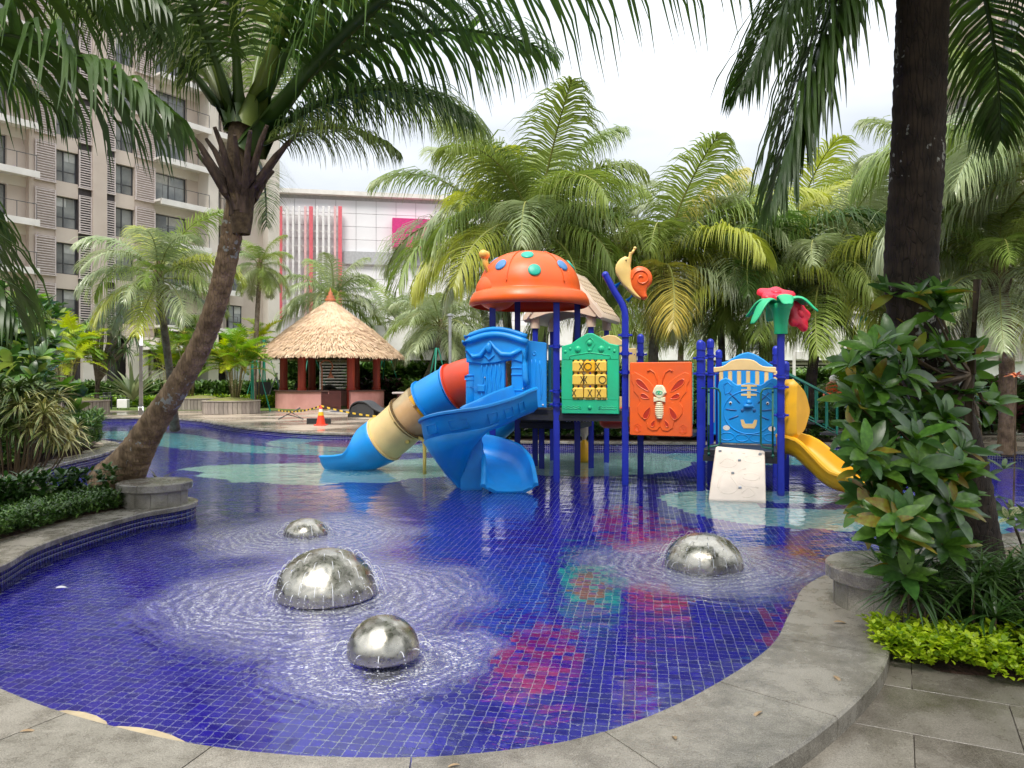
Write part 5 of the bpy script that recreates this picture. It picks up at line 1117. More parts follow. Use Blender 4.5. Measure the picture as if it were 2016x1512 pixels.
# mall with pink fins
MALLW = pm('mall_panel', (.80, .80, .81), rough=.5, col2=(.74, .74, .75), scale=.4)
ml = Vector((-30, 88, 0)); mr_ = Vector((12, 96, 0)); mrz = math.atan2(mr_.y - ml.y, mr_.x - ml.x); MLW = (mr_ - ml).length
ML = thing('shopping_mall', 'pale panelled mall with tall pink and white fins behind the pavilion', 'building', ml, mrz)
cach = {}
PNW, PNH = 2.35, 1.55
m = MB(); m.box((0, 0, 0), (PNW - .05, .12, PNH - .04), bev=.015); pme = m.mesh('facade_panel', MALLW)
m = MB(); m.box((MLW / 2, 10, 12), (MLW, 19, 23.4)); m.obj('core', pm('mall_joint', (.48, .47, .48), rough=.7), ML)
for i in range(int(MLW / PNW)):
    for j in range(14):
        if j * PNH + .8 > 23: continue
        obj('facade_panel', pme, ML, loc=((i + .5) * PNW, .45, 2.3 + j * PNH))
m = MB(); m.box((MLW / 2, .2, 23.9), (MLW, 1.2, .5)); m.obj('parapet', SLABW, ML)
def xat(px):   # distance along facade for a pixel column
    t_ = (px - CX) / F; d = (mr_ - ml).normalized(); return (t_ * ml.y - ml.x) / (d.x - t_ * d.y)
def zat(px, py): s_ = xat(px); Y = ml.y + (mr_ - ml).normalized().y * s_; return 1.8 + (HY - py) / F * Y
FP, FW, FPP = pm('fin_pink', (.72, .14, .17), rough=.5), pm('fin_white', (.80, .78, .76), rough=.5), pm('fin_rose', (.75, .45, .45), rough=.5)
for px, kd in ((553, 0), (567, 1), (578, 1), (590, 1), (602, 2), (613, 0), (625, 1), (637, 1), (648, 1), (660, 2), (670, 0)):
    x = xat(px); w_ = .42 if kd == 0 else .26; m = MB(); m.box((0, 0, 0), (w_, .35, 13), bev=.03); m.obj('fin', (FP, FW, FPP)[kd], ML, loc=(x, -.35, zat(px, 408) - 6.5))
for py in (425, 455, 485, 515, 545): m = MB(); x0_, x1_ = xat(548), xat(674); m.box(((x0_ + x1_) / 2, -.1, zat(610, py)), (x1_ - x0_, .12, .12)); m.obj('fin_rail', FW, ML)
m = MB(); x0_, x1_ = xat(676), xat(850); m.box(((x0_ + x1_) / 2, .25, zat(720, 508)), (x1_ - x0_, .5, 1.5)); m.obj('grey_band', pm('band_grey', (.45, .46, .47), rough=.5), ML)
m = MB(); x0_, x1_ = xat(772), xat(855); m.box(((x0_ + x1_) / 2, -.4, zat(800, 462)), (x1_ - x0_, 1.6, 3.4)); m.obj('magenta_box', pm('magenta', (.62, .03, .20), rough=.5), ML)
# low white hall behind the middle palms
LH = thing('low_hall', 'low white hall with a long grey louvre band behind the middle palms', 'building', (-14, 55, 0), 0); cach = {}
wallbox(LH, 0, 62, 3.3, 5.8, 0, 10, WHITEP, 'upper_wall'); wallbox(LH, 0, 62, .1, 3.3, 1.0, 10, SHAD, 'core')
for k in range(20): louvre(LH, cach, k * 3.1, k * 3.1 + 3.0, 1.2, 3.15, .5, .2)
wallbox(LH, 0, 62, 0, 1.1, .3, 1.0, pm('plinth_green', (.12, .2, .17), rough=.7), 'plinth')
for k in range(6): win(LH, cach, 7 + k * 8, 8.6 + k * 8, 4.1, 5.2, -.05, (.5,), .02, False)
# white hall on the right, with window strip
RH = thing('white_block', 'white building with a strip of windows behind the right-hand palms', 'building', (20, 62, 0), R(-8)); cach = {}
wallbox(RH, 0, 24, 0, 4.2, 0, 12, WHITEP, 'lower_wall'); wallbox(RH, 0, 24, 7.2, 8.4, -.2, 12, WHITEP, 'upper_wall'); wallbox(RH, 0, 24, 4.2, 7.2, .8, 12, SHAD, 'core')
for k in range(12): win(RH, cach, k * 2, k * 2 + 1.96, 4.25, 7.15, .2, (.5,), .02, True)
for k in range(7): louvre(RH, cach, k * 3.3, k * 3.3 + 3.2, 1.4, 3.0, -.15, .2)
for k in range(6): wallbox(RH, k * 4, k * 4 + 3.9, 8.4, 11.5, .2, 1, pm('white_lattice', (.7, .7, .7), rough=.6), 'lattice_panel')
# right apartment block
cols2 = [(-1, 1.2, 'wall', -.2, CREAMW), (1.2, 4.4, 'balcony'), (4.4, 6, 'louvre'), (6, 7.6, 'window'), (7.6, 9, 'wall'), (9, 10.4, 'louvre', 1), (10.4, 12, 'window'), (12, 13.4, 'louvre'), (13.4, 17, 'balcony'), (17, 18.5, 'wall', -.4, CREAMW), (18.5, 20, 'window'), (20, 24, 'balcony')]
AR = apartment('apartment_block', 'tall taupe apartment block with slatted screens at the right edge', (28.8, 52, 0), R(-84), cols2, 9.0, 10, 3.1, 24, zlow=8)
wallbox(AR, -1.5, 24, 0, 8.0, -.6, 12, WHITEP, 'podium'); 
for k in range(5): louvre(AR, {}, 1 + k * 4.6, 4 + k * 4.6, 3.0, 5.6, -.75, .16)
m = MB(); m.box((11, -1.4, 6.8), (25, 1.6, .5)); m.obj('podium_ledge', SLABW, AR)
# ================================================================ thatched pavilion
pv = Vector((-11.0, 46.2, .19)); PV = thing('thatched_pavilion', 'round bar pavilion with a conical thatched roof and red columns', 'pavilion', pv)
ST_ = pm('thatch_straw', (.80, .60, .42), rough=.95, col2=(.62, .43, .27), scale=2.2, detail=8, lo=.3, hi=.7, bump=.4, bscale=30); STD = pm('thatch_under', (.18, .10, .05), rough=.95)
RO, ZE, ZA = 4.25, 3.05, 6.55
m = MB(); m.lathe([(RO - .15, ZE - .02), (RO, ZE + .05), (RO * .55, ZE + (ZA - ZE) * .5), (.05, ZA)], 48); m.mat(1).lathe([(.05, ZA - .5), (RO - .16, ZE - .05)], 48); PR = m.obj('thatch_roof', [ST_, STD], PV, smooth=True)
k = 15000; u_ = np.sqrt(rng.random(k)) ; u_[:3500] = .97 + .03 * rng.random(3500); th = rng.random(k) * 2 * math.pi
rr_ = u_ * RO; zz = np.interp(rr_, [0, RO * .55, RO], [ZA, ZE + (ZA - ZE) * .5, ZE + .05]) + .06
sl = np.stack([np.cos(th), np.sin(th), -np.where(rr_ > RO * .55, .78, .92)], 1) + rng.normal(0, .045, (k, 3)); sl[:3500, 2] -= .9
up = np.stack([np.cos(th) * .8, np.sin(th) * .8, np.ones(k)], 1) + rng.normal(0, .2, (k, 3))
X = xforms(np.stack([np.cos(th) * rr_, np.sin(th) * rr_, zz], 1), sl, up, np.stack([np.full(k, 1.), rng.uniform(.2, .42, k)], 1))
TTt = (np.array([(-.025, 0, 0), (.025, 0, 0), (.012, 1, .05), (-.012, 1, .05)]), np.array([(0, 1, 2, 3)]))
V, Fo = inst_join(TTt, X); mi = (rng.random(len(Fo)) < .35).astype(int); obj('straw', mesh('straw', V, Fo, [ST_, pm('thatch_pale', (.78, .60, .38), rough=.95, col2=(.6, .42, .24), scale=6)], False, mi), PR, kind='stuff')
m = MB(); m.lathe([(.30, ZA - .12), (.34, ZA), (.22, ZA + .08), (.26, ZA + .16), (.12, ZA + .28), (.15, ZA + .38), (.05, ZA + .5), (.01, ZA + .72)], 16); m.obj('finial', pm('terracotta', (.55, .17, .07), rough=.6), PV, smooth=True)
REDW = pm('red_timber', (.48, .065, .03), rough=.4, col2=(.30, .03, .018), scale=1.5, stretch=(4, 4, .4)); PINKP = pm('pink_plaster', (.70, .34, .30), rough=.8, col2=(.58, .26, .23), scale=1.2)
for a in (-82, -22, 38, 98, 158, 218):
    x, y = 2.75 * math.sin(R(a)), -2.75 * math.cos(R(a)); m = MB(); m.lathe([(.23, 0), (.23, 3.3)], 20, c=(x, y, 0)); o = m.obj('column', REDW, PV, smooth=True); m = MB(); m.lathe([(.26, 1.06), (.27, 1.2), (.24, 1.22)], 20, c=(x, y, 0)); m.obj('column_collar', REDW, o)
for (a0, a1, mt_) in ((-62, 12, PINKP), (34, 80, PINKP), (80, 140, PINKP), (140, 220, PINKP), (225, 300, PINKP)):
    for r0, r1, z0, z1, mm_, nm in ((2.95, 3.2, 0, 1.0, mt_, 'counter_wall'), (2.85, 3.3, 1.0, 1.07, pm('counter_top', (.12, .06, .05), rough=.4), 'counter_top')):
        st_ = 12; A = [R(a0 + (a1 - a0) * i / st_ - 90) for i in range(st_ + 1)]; m = MB(); m.prism([(r1 * math.cos(a), r1 * math.sin(a)) for a in A] + [(r0 * math.cos(a), r0 * math.sin(a)) for a in A[::-1]], z1 - z0, z0=z0, bev=.01); m.obj(nm, mm_, PV)
m = MB(); m.box((.75, -3.0, .53), (1.1, .2, 1.05), rz=.25, bev=.02); m.box((.75, -3.11, .5), (.8, .03, .75), rz=.25, bev=.01); m.obj('wooden_gate', pm('dark_wood', (.10, .025, .02), rough=.5), PV)
# deck furniture around it
def cone(p):
    o = thing('traffic_cone', 'orange traffic cone with yellow and white bands beside the pool', 'traffic cone', p)
    OR2 = pm('cone_orange', (.85, .05, .015), rough=.5)
    m = MB(); m.box((0, 0, .02), (.42, .42, .04), bev=.01); m.obj('foot', OR2, o)
    m = MB(); m.lathe([(.17, .04), (.16, .08), (.105, .36)], 20); m.obj('lower_cone', OR2, o, smooth=True)
    m = MB(); m.lathe([(.105, .36), (.08, .49)], 20); m.obj('yellow_band', pm('cone_yellow', (.9, .55, .02), rough=.4), o, smooth=True)
    m = MB(); m.lathe([(.08, .49), (.06, .60)], 20); m.obj('white_band', WHITEP, o, smooth=True)
    m = MB(); m.lathe([(.06, .60), (.04, .72), (.03, .72), (.02, .68)], 20); m.obj('tip', OR2, o, smooth=True)
cone(Vector((-9.45 / 27.3 * 27.3 + 2.6, 27.3, .19)) if False else Vector(((632 - CX) / F * 27.6, 27.6, .19)))
TAPEY, TAPEK = pm('tape_yellow', (.85, .55, .05), rough=.5), pm('tape_black', (.03, .03, .03), rough=.5)
def tape(a, b, sag, label):
    pts_ = [Vector(a).lerp(Vector(b), i / 24) - Vector((0, 0, sag * 4 * (i / 24) * (1 - i / 24))) for i in range(25)]; m = MB()
    for i in range(24): m.mat(i % 2); m.add([pts_[i] - Vector((0, 0, .03)), pts_[i + 1] - Vector((0, 0, .03)), pts_[i + 1] + Vector((0, 0, .03)), pts_[i] + Vector((0, 0, .03))], [(0, 1, 2, 3)])
    o = m.obj('barrier_tape', [TAPEY, TAPEK], label=label, cat='tape'); md = o.modifiers.new('t', 'SOLIDIFY'); md.thickness = .004
cp = Vector(((632 - CX) / F * 27.6, 27.6, .9)); tape(P(548, 808, 31), cp, .12, 'yellow striped barrier tape from the easel to the traffic cone'); tape(cp, P(790, 822, 25), .1, 'yellow striped barrier tape from the traffic cone to the tube slide')
# folded easel / ladder frame
a = P(535, 801, 46.5); o = thing('folding_frame', 'grey folding metal frame standing left of the thatched pavilion', 'ladder', (a.x, a.y, .19))
m = MB(); m.tube([(-.35, -.3, 0), (.35, 0, 2.1)], .05, 6); m.tube([(.9, -.3, 0), (.25, 0, 2.1)], .05, 6); m.obj('leg', SILVER, o); m = MB()
for z in (.2, .35, .5): m.tube([(-.5, -.2, z), (1.0, -.2, z - .1)], .045, 6)
m.obj('rung', SILVER, o); m = MB(); m.box((-.6, .3, .8), (.9, .06, 1.5)); m.obj('board', DARKMETAL, o)
a = G(572, 827, .19); o = thing('folded_stand', 'small black folded stand lying on the wet deck', 'stand', (a.x, a.y, .19)); m = MB(); m.tube([(-.5, 0, .03), (.35, .2, .5)], .035, 6); m.tube([(-.1, -.2, .25), (.4, .3, .05)], .025, 6); m.tube([(.0, .2, .3), (.55, -.1, .04)], .025, 6); m.obj('leg', DARKMETAL, o)
m = MB(); m.box((0, 0, 0), (.9, .1, .22), bev=.02); m.obj('floor_lamp_box', DARKMETAL, loc=G(628, 829, .29), label='low black box on the deck just left of the traffic cone', cat='box')
# round spa pool, dark loungers, bridge and pink counter
SPC = G(700, 812, .19); o = thing('spa_pool', 'small round dark-tiled pool on the deck right of the cone', 'pool', (SPC.x + .3, SPC.y + .6, .19))
m = MB(); m.lathe([(2.0, 0), (2.0, .05), (1.72, .05), (1.72, .0)], 40, sc=(1, 1.1, 1)); m.obj('rim', pm('rim_pale', (.5, .46, .4), rough=.4), o); m = MB(); m.lathe([(.01, .012), (1.72, .012)], 40, sc=(1, 1.1, 1)); m.obj('water', pm('spa_water', (.02, .02, .12), rough=.05, spec=1, col2=(.03, .04, .2), scale=6, bump=.3, bscale=4), o)
LNG = pm('rattan_black', (.035, .035, .037), rough=.6, bump=.4, bscale=50)
for (px, py, rz, lab) in ((735, 815, R(-12), 'black curled sun lounger right of the round spa pool'), (815, 812, R(-20), 'black curled sun lounger half hidden by the yellow tube slide')):
    a = G(px, py + 6, .19); o = thing('curled_lounger', lab, 'sun lounger', (a.x, a.y, .19), rz, 'black curled loungers on the deck')
    pf = [(-1.0, .08), (-.85, .55), (-.55, .72), (-.2, .70), (.25, .40), (.75, .22), (1.1, .30)]; m = MB(); sp_ = [tuple(v[:2]) for v in spline([Vector((x, z, 0)) for x, z in pf], .1)]
    poly = sp_ + [(x, z - .08) for x, z in sp_[::-1]]; m.prism(poly, 1.0, M=Matrix.Rotation(R(90), 4, 'X') @ Matrix.Translation((0, 0, -.5)), bev=.02); m.obj('shell', LNG, o, angle=40); m = MB(); m.prism([(-1.0, 0), (.2, 0), (.2, .32), (-.1, .6), (-.5, .62), (-.85, .45)], .9, M=Matrix.Rotation(R(90), 4, 'X') @ Matrix.Translation((0, 0, -.45))); m.obj('base', LNG, o)
a = P(772, 792, 50); o = thing('arched_bridge', 'white lattice arched footbridge right of the pavilion', 'bridge', (a.x, a.y, .19))
for y_ in (0, 1.2):
    m = MB(); top = [(-2.4 + 4.8 * i / 14, y_, .75 + .85 * math.sin(math.pi * (.18 + .82 * i / 14)) - .25) for i in range(15)]; bot = [(x, y, z - .55 * math.sin(math.pi * min(1, (i + 1) / 14)) - .1) for i, (x, y, z) in enumerate(top)]
    m.tube(top, .06, 6); m.tube(bot, .05, 6)
    for i in range(14): m.tube([top[i], bot[i + 1]], .025, 4); m.tube([bot[i], top[i + 1]], .025, 4)
    m.obj('lattice_side', WHITEP, o)
m = MB(); m.sweep([Vector((-2.4 + 4.8 * i / 8, .6, .2 + .35 * math.sin(math.pi * i / 8))) for i in range(9)], lambda u: [(-.6, 0), (.6, 0), (.6, -.1), (-.6, -.1)]); m.obj('deck', WHITEP, o)
a = P(850, 800, 42); o = thing('pink_counter', 'pink plastered counter with brown legs beside the white bridge', 'counter', (a.x, a.y, .19)); m = MB(); m.box((.3, 0, .45), (2.8, .8, .9), bev=.03); m.obj('body', PINKP, o); m = MB(); m.box((0, 0, .95), (4.2, 1.1, .1), bev=.02); m.obj('top', pm('top_stone', (.5, .42, .38), rough=.5), o); m = MB(); m.box((-1.6, 0, .45), (.5, .7, .9)); m.obj('leg', pm('dark_wood', (.10, .025, .02)), o)
a = P(648, 800, 50); o = thing('covered_grill', 'black covered grill standing in the pavilion opening', 'grill', (a.x + .0, a.y, .19)); m = MB(); m.ball((0, 0, .9), (.55, .4, .5), 12); m.tube([(-.2, 0, .6), (0, 0, .5), (.3, 0, .55)], .42, 10); m.obj('cover', pm('black_cover', (.02, .02, .022), rough=.6, bump=.8, bscale=6, dist=.1), o, smooth=True); m = MB(); m.tube([(-.3, 0, 0), (-.3, 0, .5)], .03, 6); m.tube([(.3, 0, 0), (.3, 0, .5)], .03, 6); m.tube([(-.6, 0, .12), (.7, 0, .12)], .05, 6); m.obj('leg', SILVER, o)
a = P(634, 798, 43.5); o = thing('bell_lamp', 'copper bell lamp on a curled pole in front of the pavilion opening', 'lamp', (a.x, a.y, .19)); m = MB(); m.tube([(0, 0, 0), (0, 0, 2.3)] + [(.25 - .35 * math.cos(t_), 0, 2.45 + .35 * math.sin(t_)) for t_ in np.linspace(.3, 3.6, 12)] + [(.5, 0, 2.2)], .04, 6); m.obj('pole', pm('copper', (.45, .16, .08), rough=.4), o); m = MB(); m.lathe([(.02, 2.15), (.06, 2.1), (.1, 1.95), (.2, 1.82), (.2, 1.78)], 14, c=(.5, 0, 0)); m.obj('bell', pm('copper', (.45, .16, .08)), o, smooth=True)
def person_at(): pass
# garden tables and chairs on the left lawn edge
def chair_g(o_loc, rz, label, seat=DARKMETAL):
    o = thing('garden_chair', label, 'chair', o_loc, rz, 'garden chairs round the iron table')
    m = MB(); m.box((0, 0, .45), (.5, .5, .05), bev=.01); m.obj('seat', seat, o)
    for sx in (-.22, .22):
        for sy in (-.22, .22):
            m = MB(); m.tube([(sx, sy, 0), (sx, sy, .45 if sy < 0 else .95)], .02, 6); m.obj('leg', seat, o)
    m = MB(); 
    for z_ in (.65, .78, .92): m.tube([(-.22, .22, z_), (.22, .22, z_)], .018, 6)
    for k_ in range(5): m.tube([(-.18 + .09 * k_, .22, .5), (-.18 + .09 * k_, .22, .92)], .012, 4)
    m.obj('backrest', seat, o); m = MB()
    for sx in (-.24, .24): m.tube([(sx, .2, .68), (sx, -.2, .66), (sx, -.2, .45)], .018, 5)
    m.obj('armrest', seat, o)
tb = P(205, 797, 43); o = thing('garden_table', 'black iron garden table on the deck below the pandanus tree', 'table', (tb.x, tb.y, .19)); m = MB(); m.box((0, 0, .74), (1.4, .8, .04)); m.obj('tabletop', DARKMETAL, o)
for sx in (-.6, .6):
    for sy in (-.3, .3): m = MB(); m.tube([(sx, sy, 0), (sx, sy, .74)], .025, 6); m.obj('leg', DARKMETAL, o)
chair_g((tb.x - 1.3, tb.y - .3, .19), R(80), 'black iron garden chair left of the iron table'); chair_g((tb.x + 1.15, tb.y - .1, .19), R(-80), 'black iron garden chair right of the iron table'); chair_g((tb.x - .4, tb.y + .9, .19), R(5), 'black iron garden chair behind the iron table')
m = MB(); m.box((0, 0, .35), (.55, .3, .5), rz=0, bev=.03); m.obj('white_box', WHITEP, loc=(tb.x + 1.5, tb.y - .8, .19), label='small white box with a round fan grille beside the iron table', cat='box')
# street lamp post
a = P(278, 790, 36); o = thing('lamp_post', 'slim galvanised lamp post rising in front of the apartment block', 'lamp post', (a.x, a.y, .19)); m = MB(); m.tube([(0, 0, 0), (0, 0, 5.6)], [.10, .07], 14); m.tube([(0, 0, 0), (0, 0, .4)], .13, 14); m.obj('pole', SILVER, o, smooth=True); m = MB(); m.lathe([(.05, 5.6), (.22, 5.65), (.22, 5.75), (.02, 5.85)], 16); m.obj('lamp_head', SILVER, o)
a = P(1563, 800, 34); o = thing('lamp_post', 'thin white post with a box lamp behind the yellow slide', 'lamp post', (a.x, a.y, .19)); m = MB(); m.tube([(0, 0, 0), (0, 0, 3.4)], .07, 10); m.obj('pole', WHITEP, o); m = MB(); m.box((.25, 0, 2.75), (.35, .3, .4), bev=.03); m.obj('lamp_head', WHITEP, o)
a = P(886, 790, 44); o = thing('lamp_post', 'grey lamp post beside the slanting palms behind the tube slide', 'lamp post', (a.x, a.y, .19)); m = MB(); m.tube([(0, 0, 0), (0, 0, 5.3)], .09, 10); m.obj('pole', SILVER, o); m = MB(); m.lathe([(.05, 5.3), (.2, 5.35), (.2, 5.45), (.02, 5.5)], 12); m.obj('lamp_head', SILVER, o)
# round planters clad in upright stones
PLS = pm('cladding_stone', (.34, .29, .25), rough=.8, col2=(.22, .19, .16), scale=1.5, obrand=.22); GRS = pm('planter_grass', (.20, .24, .05), rough=.9, col2=(.30, .26, .10), scale=8, bump=.8, bscale=60, dist=.05)
def planter(px, py, Yc, r, label, h=.62, nst=40):
    c = P(px, py, Yc); o = thing('round_planter', label, 'planter', (c.x, c.y, .19), 0, 'round stone planters on the deck')
    m = MB(); m.lathe([(r - .06, 0), (r - .06, h - .01)], 40); m.obj('core', SHAD, o, smooth=True); m = MB(); m.lathe([(r - .18, h - .02), (r - .18, h + .03), (r + .02, h + .03), (r + .02, h - .02)], 48); m.obj('rim', PLS, o)
    m = MB(); m.lathe([(r - .18, h), (r * .6, h + .12), (.01, h + .2)], 32); m.obj('grass', GRS, o, smooth=True)
    mm = MB(); mm.box((0, 0, 0), (.03, 2 * math.pi * r / nst - .025, h - .03), bev=.006); me = mm.mesh('cladding_stone', PLS)
    for k in range(nst): a = 2 * math.pi * k / nst; obj('cladding_stone', me, o, loc=((r - .03) * math.cos(a), (r - .03) * math.sin(a), h / 2 - .01), rot=(0, 0, a))
    return Vector((c.x, c.y, .19 + h + .1))
PL1 = planter(456, 812, 38, 1.38, 'round stone planter with a clump of areca palm left of the pavilion')
PL2 = planter(148, 814, 36.5, 1.5, 'round stone planter with a bright yellow palm at the far left', .66, 52)
PL3 = planter(396, 806, 43, 1.2, 'round stone planter behind the leaning palm trunk')
# red and white ride figure and the parked cart on the right
a = P(1648, 800, 30); o = thing('ride_toy', 'orange and white wheeled ride toy on the grass behind the shrub', 'ride toy', (a.x, a.y, .19), R(-15)); OT = plastic('toy_orange', (.85, .12, .03))
m = MB(); m.box((0, 0, .95), (1.0, .5, .5), bev=.12); m.box((-.2, 0, 1.35), (.4, .42, .4), bev=.1); m.box((.3, 0, 1.4), (.35, .4, .25), bev=.08); m.obj('body', OT, o)
for sx in (-.42, .42):
    m = MB(); m.tube([(sx + .34 * math.cos(t_), -.2, .36 + .34 * math.sin(t_)) for t_ in [2 * math.pi * j / 20 for j in range(20)]], .07, 8, closed=True); 
    for q in range(3): m.tube([(sx, -.2, .36), (sx + .3 * math.cos(q * 2.1), -.2, .36 + .3 * math.sin(q * 2.1))], .03, 6)
    m.obj('wheel', OT, o)
m = MB(); m.ball((-.1, 0, 1.68), (.2, .2, .18), 14); m.ball((.3, -.05, 1.62), (.12, .15, .12), 12); m.obj('white_head', WHITEP, o, smooth=True)
a = P(2030, 834, 26); o = thing('white_cart', 'white utility cart parked on the far deck at the right edge', 'cart', (a.x, a.y, .19), R(20)); m = MB(); m.prism([(-.9, .3), (.9, .3), (.95, .75), (.5, .8), (.45, .5), (-.2, .5), (-.25, .85), (-.9, .85)], 1.1, M=Matrix.Rotation(R(90), 4, 'X') @ Matrix.Translation((0, 0, -.55)), bev=.05); m.obj('body', WHITEP, o); m = MB(); m.box((-.1, 0, 1.55), (1.7, 1.2, .06), bev=.02)
for sx in (-.8, .6):
    for sy in (-.5, .5): m.tube([(sx, sy, .8), (sx * .9, sy, 1.55)], .025, 6)
m.obj('canopy', WHITEP, o)
for sx in (-.6, .6):
    for sy in (-.55, .55): m = MB(); m.tube([(sx, sy - .06, .22), (sx, sy + .06, .22)], .22, 16); m.obj('wheel', DARKMETAL, o)
# low wooden bench by the toy
a = P(1612, 800, 27); o = thing('wooden_bench', 'low brown bench on the grass left of the orange ride toy', 'bench', (a.x, a.y, .19)); m = MB(); m.box((0, 0, .5), (1.3, .4, .05)); m.obj('seat', pm('bench_wood', (.25, .12, .06), rough=.6), o); m = MB(); m.box((-.5, 0, .24), (.06, .35, .47)); m.box((.5, 0, .24), (.06, .35, .47)); m.obj('leg', DARKMETAL, o)
# green tree props
def prop_set(px, py, Y, h, label, nn_=3, sp=1.1):
    a = P(px, py, Y); o = thing('tree_props', label, 'tree props', (a.x, a.y, .19))
    for k in range(nn_):
        t_ = 2 * math.pi * k / nn_ + .4; m = MB(); m.tube([(sp * math.cos(t_), sp * math.sin(t_), 0), (.08 * math.cos(t_), .08 * math.sin(t_), h)], .045, 6); m.obj('prop_pole', GREENPOLE, o)
prop_set(520, 800, 48, 4.2, 'green pole tripod supporting a palm just left of the pavilion', 4, 1.2); prop_set(497, 800, 40, 3.2, 'green poles propping the areca clump beside the planter', 4, .9); prop_set(610, 800, 54, 4, 'green pole tripod seen through the pavilion', 3, 1.6); prop_set(760, 800, 50, 3.8, 'green pole tripod between the pavilion and the slide', 3, 1.3); prop_set(860, 800, 46, 3.6, 'green pole tripod around the slanting palm', 3, 1.1)
prop_set(1700, 820, 27, 3.9, 'green pole tripod behind the dark leafy shrub on the right', 4, 1.0); prop_set(1760, 820, 24, 3.3, 'second set of green props right of the orange toy', 4, .9)
# ================================================================ vegetation
def leafmat(name, c1, c2, rough=.42, tr=.3, ob=.18, sc=1.2, spec=.5): return pm(name, c1, rough=rough, col2=c2, scale=sc, detail=3, obrand=ob, translu=tr, spec=spec)
LF_DARK = leafmat('frond_dark', (.085, .15, .028), (.040, .085, .018), .38, .36); LF_MID = leafmat('frond_mid', (.28, .35, .08), (.13, .20, .04), .38); LF_YEL = leafmat('frond_yellow_green', (.50, .50, .09), (.24, .31, .05), .4, .35); LF_SILV = leafmat('frond_silver', (.42, .46, .27), (.22, .29, .12), .3, .25)  # dark fronds: backlit look of the near palms put into the leaf colour
LF_GOLD = leafmat('frond_golden', (.62, .50, .12), (.34, .34, .06), .4, .35); RACH = pm('rachis_green', (.28, .28, .07), rough=.45, col2=(.16, .19, .04), scale=3); RACHD = pm('rachis_dark', (.10, .12, .03), rough=.45, col2=(.05, .06, .015), scale=3)
def trunkmat(name, c1, c2):
    m = bpy.data.materials.new(name); m.use_nodes = True; t = m.node_tree; p = t.nodes['Principled BSDF']; LK = t.links.new; p.inputs['Roughness'].default_value = .9
    g = N(t, 'ShaderNodeNewGeometry'); w = N(t, 'ShaderNodeMapping'); w.inputs['Scale'].default_value = (1, 1, 1); LK(g.outputs['Position'], w.inputs[0])
    n1_ = N(t, 'ShaderNodeTexNoise'); n1_.inputs['Scale'].default_value = 7; n1_.inputs['Detail'].default_value = 8; LK(w.outputs[0], n1_.inputs[0])
    mp2 = N(t, 'ShaderNodeMapping'); mp2.inputs['Scale'].default_value = (1, 1, .12); LK(g.outputs['Position'], mp2.inputs[0]); vo = N(t, 'ShaderNodeTexVoronoi', feature='DISTANCE_TO_EDGE'); vo.inputs['Scale'].default_value = 30; LK(mp2.outputs[0], vo.inputs[0])
    mr = N(t, 'ShaderNodeMapRange'); mr.inputs[1].default_value = 0; mr.inputs[2].default_value = .08; LK(vo.outputs[0], mr.inputs[0])
    rp = N(t, 'ShaderNodeValToRGB'); rp.color_ramp.elements[0].position = .35; rp.color_ramp.elements[1].position = .68; rp.color_ramp.elements[0].color = (*c2, 1); rp.color_ramp.elements[1].color = (*c1, 1); LK(n1_.outputs[0], rp.inputs[0])
    mm = N(t, 'ShaderNodeMix', data_type='RGBA', blend_type='MULTIPLY'); mm.inputs[0].default_value = .28; LK(rp.outputs[0], mm.inputs[6]); LK(mr.outputs[0], mm.inputs[7])
    # lichen spots
    l1 = N(t, 'ShaderNodeTexNoise'); l1.inputs['Scale'].default_value = 16; l1.inputs['Detail'].default_value = 3; LK(g.outputs['Position'], l1.inputs[0]); l2 = N(t, 'ShaderNodeTexNoise'); l2.inputs['Scale'].default_value = 1.6; LK(g.outputs['Position'], l2.inputs[0]); ml_ = N(t, 'ShaderNodeMath', operation='MULTIPLY'); LK(l1.outputs[0], ml_.inputs[0]); LK(l2.outputs[0], ml_.inputs[1]); gt = N(t, 'ShaderNodeMapRange'); gt.inputs[1].default_value = .365; gt.inputs[2].default_value = .385; LK(ml_.outputs[0], gt.inputs[0])
    mx_ = N(t, 'ShaderNodeMix', data_type='RGBA'); mx_.inputs[7].default_value = (.42, .42, .38, 1); LK(gt.outputs[0], mx_.inputs[0]); LK(mm.outputs[2], mx_.inputs[6]); LK(mx_.outputs[2], p.inputs[0])
    ad = N(t, 'ShaderNodeMath', operation='MULTIPLY_ADD'); ad.inputs[1].default_value = .5; LK(mr.outputs[0], ad.inputs[0]); LK(n1_.outputs[0], ad.inputs[2]); b = N(t, 'ShaderNodeBump'); b.inputs['Strength'].default_value = .9; b.inputs['Distance'].default_value = .02; LK(ad.outputs[0], b.inputs['Height']); LK(b.outputs[0], p.inputs['Normal']); return m
TRM = trunkmat('palm_bark', (.44, .30, .175), (.18, .115, .062)); TRD = trunkmat('palm_bark_dark', (.062, .042, .028), (.020, .013, .009)); TRG = trunkmat('palm_bark_grey', (.24, .20, .15), (.12, .09, .06))
